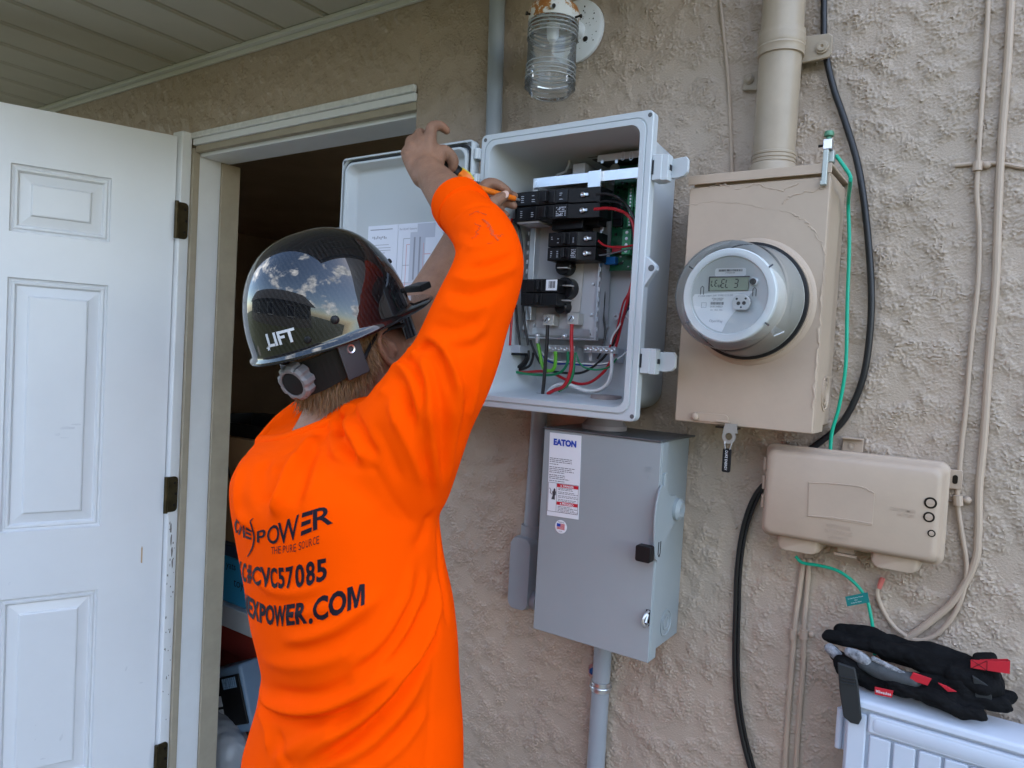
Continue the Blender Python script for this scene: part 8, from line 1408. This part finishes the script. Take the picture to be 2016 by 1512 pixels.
m_glv = M('black_suede', (0.0075, 0.0075, 0.008), 0.95, var=0.5, vscale=40, bump=0.5, bscale=350, spec=0.15)
m_glg = M('worn_grey_leather', (0.055, 0.06, 0.063), 0.7, var=0.35, vscale=50, bump=0.3, bscale=250)
m_dust = M('white_dust', (0.38, 0.39, 0.41), 0.9, var=0.75, vscale=140, var2=(0.05, 0.05, 0.055))
m_gred = M('glove_red', (0.50, 0.012, 0.025), 0.6); m_grub = M('black_rubber', (0.02, 0.022, 0.023), 0.55)
def glove(label, parts, at_):
    mb = MB()
    for spec, rs in parts: mb.capsule(spec, rs, 12, 4)
    me = remesh(mb, 0.0018, 3, 0.4)
    a = co_of(me); n_ = nrm_of(me); rs_ = np.random.default_rng(len(parts)); kk = rs_.normal(0, 120, (14, 3)); ph = rs_.uniform(0, 6, 14); k2 = rs_.normal(0, 70, (8, 3)); p2 = rs_.uniform(0, 6, 8)
    set_co(me, a + n_ * (0.0010 * np.sin(a @ kk.T + ph).sum(1) / 3 - 0.0030 * np.exp(-(np.sin(a @ k2.T + p2) / 0.22) ** 2).mean(1) * 2)[:, None]); lap(me, 1, 0.3)
    o = mesh_obj('work_glove', me, m_glv, at=at_); tag(o, label, 'glove', 'pair of work gloves'); return o
g1 = glove('upper black work glove with red pull loop lying on the other glove', [
 (vl((-0.0248, -0.05, 1.102), (-0.0689, -0.05, 1.1114), (-0.101, -0.05, 1.1085), (-0.1452, -0.05, 1.1148), (-0.1864, -0.05, 1.1102)), [0.018, 0.014, 0.0125, 0.0125, 0.0115]),
 (vl((-0.0363, -0.058, 1.0969), (-0.0865, -0.058, 1.0986), (-0.1227, -0.058, 1.0989)), [0.020, 0.018, 0.015]), (vl((-0.0478, -0.068, 1.0954), (-0.0988, -0.068, 1.1042), (-0.1374, -0.068, 1.107)), [0.020, 0.0155, 0.0125]), (vl((-0.067, -0.068, 1.1044), (-0.1251, -0.068, 1.1043), (-0.1591, -0.068, 1.1049), (-0.1999, -0.068, 1.104)), [0.014, 0.0105, 0.0100, 0.0095]),
 (vl((-0.001, -0.062, 1.0895), (-0.015, -0.062, 1.0959), (-0.0421, -0.062, 1.0965)), [0.026, 0.025, 0.022]), (vl((0.0032, -0.078, 1.0928), (-0.0083, -0.078, 1.0928), (-0.0351, -0.078, 1.0953)), [0.020, 0.021, 0.018])], tuple(Vector((-0.0538, -0.08, 1.1048))))
g2 = glove('lower black work glove with dusty grey fingers, its strap hanging over the cabinet', [
 (vl((-0.0501, -0.096, 1.0672), (-0.0873, -0.096, 1.0714), (-0.1296, -0.096, 1.0791), (-0.1639, -0.096, 1.0916)), [0.012, 0.0115, 0.0112, 0.0085]), (vl((-0.0883, -0.082, 1.0647), (-0.1376, -0.082, 1.0699), (-0.1758, -0.082, 1.0793), (-0.1948, -0.082, 1.0893)), [0.011, 0.0100, 0.0095, 0.0088]),
 (vl((-0.1705, -0.09, 1.0727), (-0.146, -0.09, 1.0626), (-0.1001, -0.09, 1.0639), (-0.0504, -0.09, 1.0649)), [0.017, 0.014, 0.013, 0.013]), (vl((-0.1048, -0.108, 1.0687), (-0.0614, -0.108, 1.068), (-0.0312, -0.108, 1.0615), (-0.0036, -0.108, 1.0616)), [0.010, 0.0125, 0.0120, 0.0105]),
 (vl((-0.0509, -0.09, 1.0719), (-0.0096, -0.09, 1.0736), (0.0232, -0.09, 1.0758)), [0.014, 0.0115, 0.0098]), (vl((-0.0463, -0.076, 1.0805), (-0.0047, -0.076, 1.0813), (0.027, -0.076, 1.0843)), [0.013, 0.0115, 0.0095]), (vl((-0.159, -0.098, 1.0741), (-0.1764, -0.098, 1.0789)), [0.014, 0.012]), (vl((-0.0223, -0.082, 1.085), (-0.0701, -0.082, 1.0754), (-0.1211, -0.082, 1.0711)), [0.018, 0.015, 0.012])], tuple(Vector((-0.0788, -0.13, 1.0858))))
mb = MB(); mb.capsule(vl((-0.0838, -0.1002, 1.0804), (-0.1065, -0.1002, 1.0808), (-0.1293, -0.1002, 1.0835), (-0.1462, -0.1002, 1.0883)), [0.0108, 0.0112, 0.0110, 0.0092], 14); mb.build('finger_panel', m_glg, g2)
mb = MB(); mb.capsule(vl((-0.1428, -0.1025, 1.0922), (-0.1531, -0.1025, 1.0967), (-0.1654, -0.1025, 1.0992)), [0.0078, 0.0086, 0.0068], 12); mb.capsule(vl((-0.1838, -0.0862, 1.0844), (-0.1941, -0.0862, 1.0915)), [0.0080, 0.0078], 12); mb.build('dusty_fingertip', m_dust, g2)
mb = MB(); mb.capsule(vl((-0.0826, -0.1025, 1.0851), (-0.107, -0.1025, 1.0916), (-0.1333, -0.1025, 1.0986)), [0.0022, 0.0040, 0.0036], 8); o_ = mb.build('dust_streak', m_dust, g2)
def quad(spec, th, name, mat, par, bev=0.0006):
    n2 = (spec[1] - spec[0]).cross(spec[3] - spec[0]).normalized(); n2 = n2 if n2.dot(CAM - spec[0]) > 0 else -n2
    mb = MB(); mb.loops([[p - n2 * th for p in spec], [p + n2 * 0.0006 for p in spec]]); return mb.build(name, mat, par, bev=bev), n2
r1, n2 = quad(vl((-0.0834, -0.1085, 1.0955), (-0.0606, -0.1085, 1.0931), (-0.0647, -0.1085, 1.0826), (-0.0869, -0.1085, 1.0844)), 0.003, 'red_patch', m_gred, g2)
a = vl((-0.0828, -0.1085, 1.0957), (-0.0606, -0.1085, 1.0931), (-0.0647, -0.1085, 1.0826), (-0.0869, -0.1085, 1.0844))
r2, n2 = quad(vl((-0.0535, -0.103, 1.0884), (-0.0438, -0.103, 1.0871), (-0.0306, -0.103, 1.0828), (-0.041, -0.103, 1.0796)), 0.002, 'red_patch', m_gred, g2)
q = vl((-0.1272, -0.1215, 1.0666), (-0.1038, -0.1215, 1.0681), (-0.105, -0.1215, 1.0577), (-0.1265, -0.1215, 1.0559)); r3, n2 = quad(q, 0.001, 'red_tag', m_gred, g2)
text('Milwaukee', (q[0] + q[1] + q[2] + q[3]) / 4 + n2 * 0.0004, q[1] - q[0], q[0] - q[3], 0.0042, m_whp, r3, w_=0.019, bold=0.01, lift=0.0005)
st = vl((-0.1769, -0.1255, 1.0883), (-0.1534, -0.1255, 1.0863), (-0.1471, -0.1255, 1.0619), (-0.1402, -0.1255, 1.0174), (-0.1434, -0.1255, 1.0075), (-0.154, -0.1255, 1.0069), (-0.1637, -0.1255, 1.0125), (-0.1715, -0.1255, 1.0485))
mb = MB(); n2 = NW; mb.loops([[p - n2 * 0.005 for p in st], st]); so = mb.build('cuff_strap', m_grub, g2, bev=0.002)
mb = MB()
for b in (1332, 1339, 1346): mb.tube([Vector((-0.1701, -0.1262, 1.0698)) + Vector((0, 0, -0.0042 * (b - 1332) / 7)), Vector((-0.1516, -0.1262, 1.0717)) + Vector((0, 0, -0.0042 * (b - 1332) / 7))], 0.0012, 6)
mb.build('strap_ridge', m_grub, so)
lp_ = vl((-0.0182, -0.094, 1.1273), (0.0251, -0.094, 1.1369), (0.0257, -0.094, 1.1209), (-0.0175, -0.094, 1.1164)); mb = MB()
a0, a1, b1, b0 = lp_[0], lp_[1], lp_[2], lp_[3]
mb.loops([[a0, b0, b0 + Vector((0, 0.0012, 0)), a0 + Vector((0, 0.0012, 0))], [a0.lerp(a1, .5), b0.lerp(b1, .5), b0.lerp(b1, .5) + Vector((0, 0.0012, 0)), a0.lerp(a1, .5) + Vector((0, 0.0012, 0))], [a1, b1, b1 + Vector((0, 0.004, 0)), a1 + Vector((0, 0.004, 0))], [a1 + Vector((-0.002, 0.009, 0)), b1 + Vector((-0.002, 0.009, 0)), b1 + Vector((-0.003, 0.0105, 0)), a1 + Vector((-0.003, 0.0105, 0))], [a0 + Vector((0.01, 0.010, 0)), b0 + Vector((0.01, 0.010, 0)), b0 + Vector((0.01, 0.0112, 0)), a0 + Vector((0.01, 0.0112, 0))]])
lpo = mb.build('pull_loop', m_gred, g1, smooth=False)
mb = MB(); z_ = Vector((0, -0.0006, 0)); c00, c10, c11, c01 = a0.lerp(a1, .02) + z_, a0.lerp(a1, .42) + z_, b0.lerp(b1, .42) + z_, b0.lerp(b1, .02) + z_
for p, q in ((c00, c11), (c10, c01), (c10, c11)): mb.tube([p, q], 0.0003, 5)
mb.build('stitching', m_black, lpo)
q = vl((-0.0151, -0.096, 1.1073), (0.006, -0.096, 1.0986), (0.0097, -0.096, 1.0778), (-0.0081, -0.096, 1.0721)); quad(q, 0.004, 'cuff_panel', m_grub, g1, 0.001)
q = vl((-0.0178, -0.084, 1.1235), (0.0093, -0.084, 1.1313), (0.0183, -0.084, 1.0981), (0.0122, -0.084, 1.0714), (-0.0144, -0.084, 1.0741))
mb = MB(); mb.loops([q, [p + Vector((0, 0.036, 0.002)) for p in q]]); mb.build('glove_cuff', m_glv, g1, bev=0.006, seg=3)

# ------------------------------------------------------------------ yard behind the camera, mirrored in the hard hat
m_bark = M('bark', (0.09, 0.07, 0.05), 0.95, var=0.3, vscale=20); m_leaf = M('leaf_green', (0.05, 0.085, 0.03), 0.6, var=0.5, vscale=2)
def tree(x, y, h, r, seed, label):
    t = empty('oak_tree', (x, y, -0.06), label, 'tree', 'trees across the yard'); rn = random.Random(seed)
    mb = MB(); mb.tube([(x, y, -0.06), (x + 0.1, y, h * 0.3), (x, y + 0.1, h * 0.62)], [0.22, 0.16, 0.07], 10, smooth=4)
    tips = []
    for k in range(7):
        a = 2 * math.pi * k / 7 + rn.random(); p = Vector((x + math.cos(a) * r * 0.6, y + math.sin(a) * r * 0.6, h * rn.uniform(0.55, 0.85)))
        mb.tube([(x + 0.06, y, h * 0.3 + 0.1 * k), (Vector((x, y, h * 0.45)) + p) / 2, p], [0.08, 0.05, 0.02], 6, smooth=3); tips.append(p)
    mb.build('trunk', m_bark, t)
    mb = MB()
    for k in range(1500):
        c = rn.choice(tips) + Vector((rn.gauss(0, r * 0.28), rn.gauss(0, r * 0.28), rn.gauss(0, h * 0.10)))
        a = Vector((rn.gauss(0, 1), rn.gauss(0, 1), rn.gauss(0, 1))).normalized(); b = a.orthogonal().normalized() * 0.09; a *= 0.16
        mb.add([c - a, c - b, c + a, c + b], [(0, 1, 2, 3)])
    mb.build('crown', m_leaf, t, smooth=False)
tree(7.5, -15, 5.2, 2.6, 1, 'broad leafy tree right of the neighbouring house'); tree(-9.5, -15, 5.4, 2.6, 2, 'leafy tree left of the neighbouring house')
t = empty('neighbour_house', (-1, -13, -0.06), 'neighbouring house with dark gabled roof across the yard behind the viewer', 'house')
m_nw = M('neighbour_wall', (0.10, 0.095, 0.085), 0.9, var=0.1); m_nr = M('neighbour_roof', (0.035, 0.034, 0.034), 0.9, var=0.3, vscale=12)
MB().box(-13, 4.5, -14, -7.0, -0.06, 2.5).build('house_wall', m_nw, t, smooth=False)
mb = MB(); mb.prism([(-14.6, 2.4), (-6.4, 2.4), (-10.4, 4.6)], (-13.6, 0, 0), (0, 1, 0), (0, 0, 1), (18.7, 0, 0)); mb.build('house_roof', m_nr, t, smooth=False)
m_nf = M('window_frame', (0.5, 0.5, 0.48), 0.5); m_ng = M('window_glass', (0.03, 0.035, 0.04), 0.08)
for x in (-7, -3, 0.8):
    fm = MB().box(x - 0.65, x + 0.65, -7.0, -6.94, 0.9, 2.1).build('window', m_nf, t, smooth=False); MB().box(x - 0.58, x + 0.58, -6.939, -6.93, 0.97, 2.03).build('pane', m_ng, fm, smooth=False)

# ------------------------------------------------------------------ pieces that stand apart become parts of their own
def split_pieces(o, gap=0.0007):
    me = o.data; n = len(me.vertices)
    if n > 6000: return
    par = list(range(n))
    def fd(i):
        while par[i] != i: par[i] = par[par[i]]; i = par[i]
        return i
    for e in me.edges:
        a, b = fd(e.vertices[0]), fd(e.vertices[1])
        if a != b: par[a] = b
    isl = {}
    for i in range(n): isl.setdefault(fd(i), []).append(i)
    if not 2 <= len(isl) <= 60: return
    co = co_of(me); items = []
    for vs in isl.values(): items.append([co[vs].min(0) - gap, co[vs].max(0) + gap, set(vs)])
    k = True
    while k:                                   # islands that touch belong to one piece
        k = False
        for i in range(len(items)):
            for j in range(i + 1, len(items)):
                if (items[i][0] <= items[j][1]).all() and (items[j][0] <= items[i][1]).all():
                    items[i] = [np.minimum(items[i][0], items[j][0]), np.maximum(items[i][1], items[j][1]), items[i][2] | items[j][2]]; items.pop(j); k = True; break
            if k: break
    if len(items) < 2: return
    base = o.name.split('.')[0]
    for q, it in enumerate(items):
        bm = bmesh.new(); bm.from_mesh(me); bm.verts.ensure_lookup_table()
        bmesh.ops.delete(bm, geom=[v for v in bm.verts if v.index not in it[2]], context='VERTS')
        nm = bpy.data.meshes.new(base); bm.to_mesh(nm); bm.free()
        for mt in me.materials: nm.materials.append(mt)
        if q == 0: first = nm
        else:
            c = o.copy(); c.name = base; c.data = nm; scene.collection.objects.link(c); c.parent = o.parent; ORG[c.name] = ORG.get(o.name, Vector())
    o.data = first
KEEP = ('letter', 'print', 'segment', 'stripe', 'hair', 'stitch', 'smudge', 'drip', 'embossed', 'wall', 'crown', 'trunk', 'display_frame', 'swoosh', 'seal', 'moulding', 'lock_slot')
for o in [x for x in bpy.data.objects if x.type == 'MESH' and x.parent is not None and 'kind' not in x]:
    if not any(k in o.name for k in KEEP): split_pieces(o)
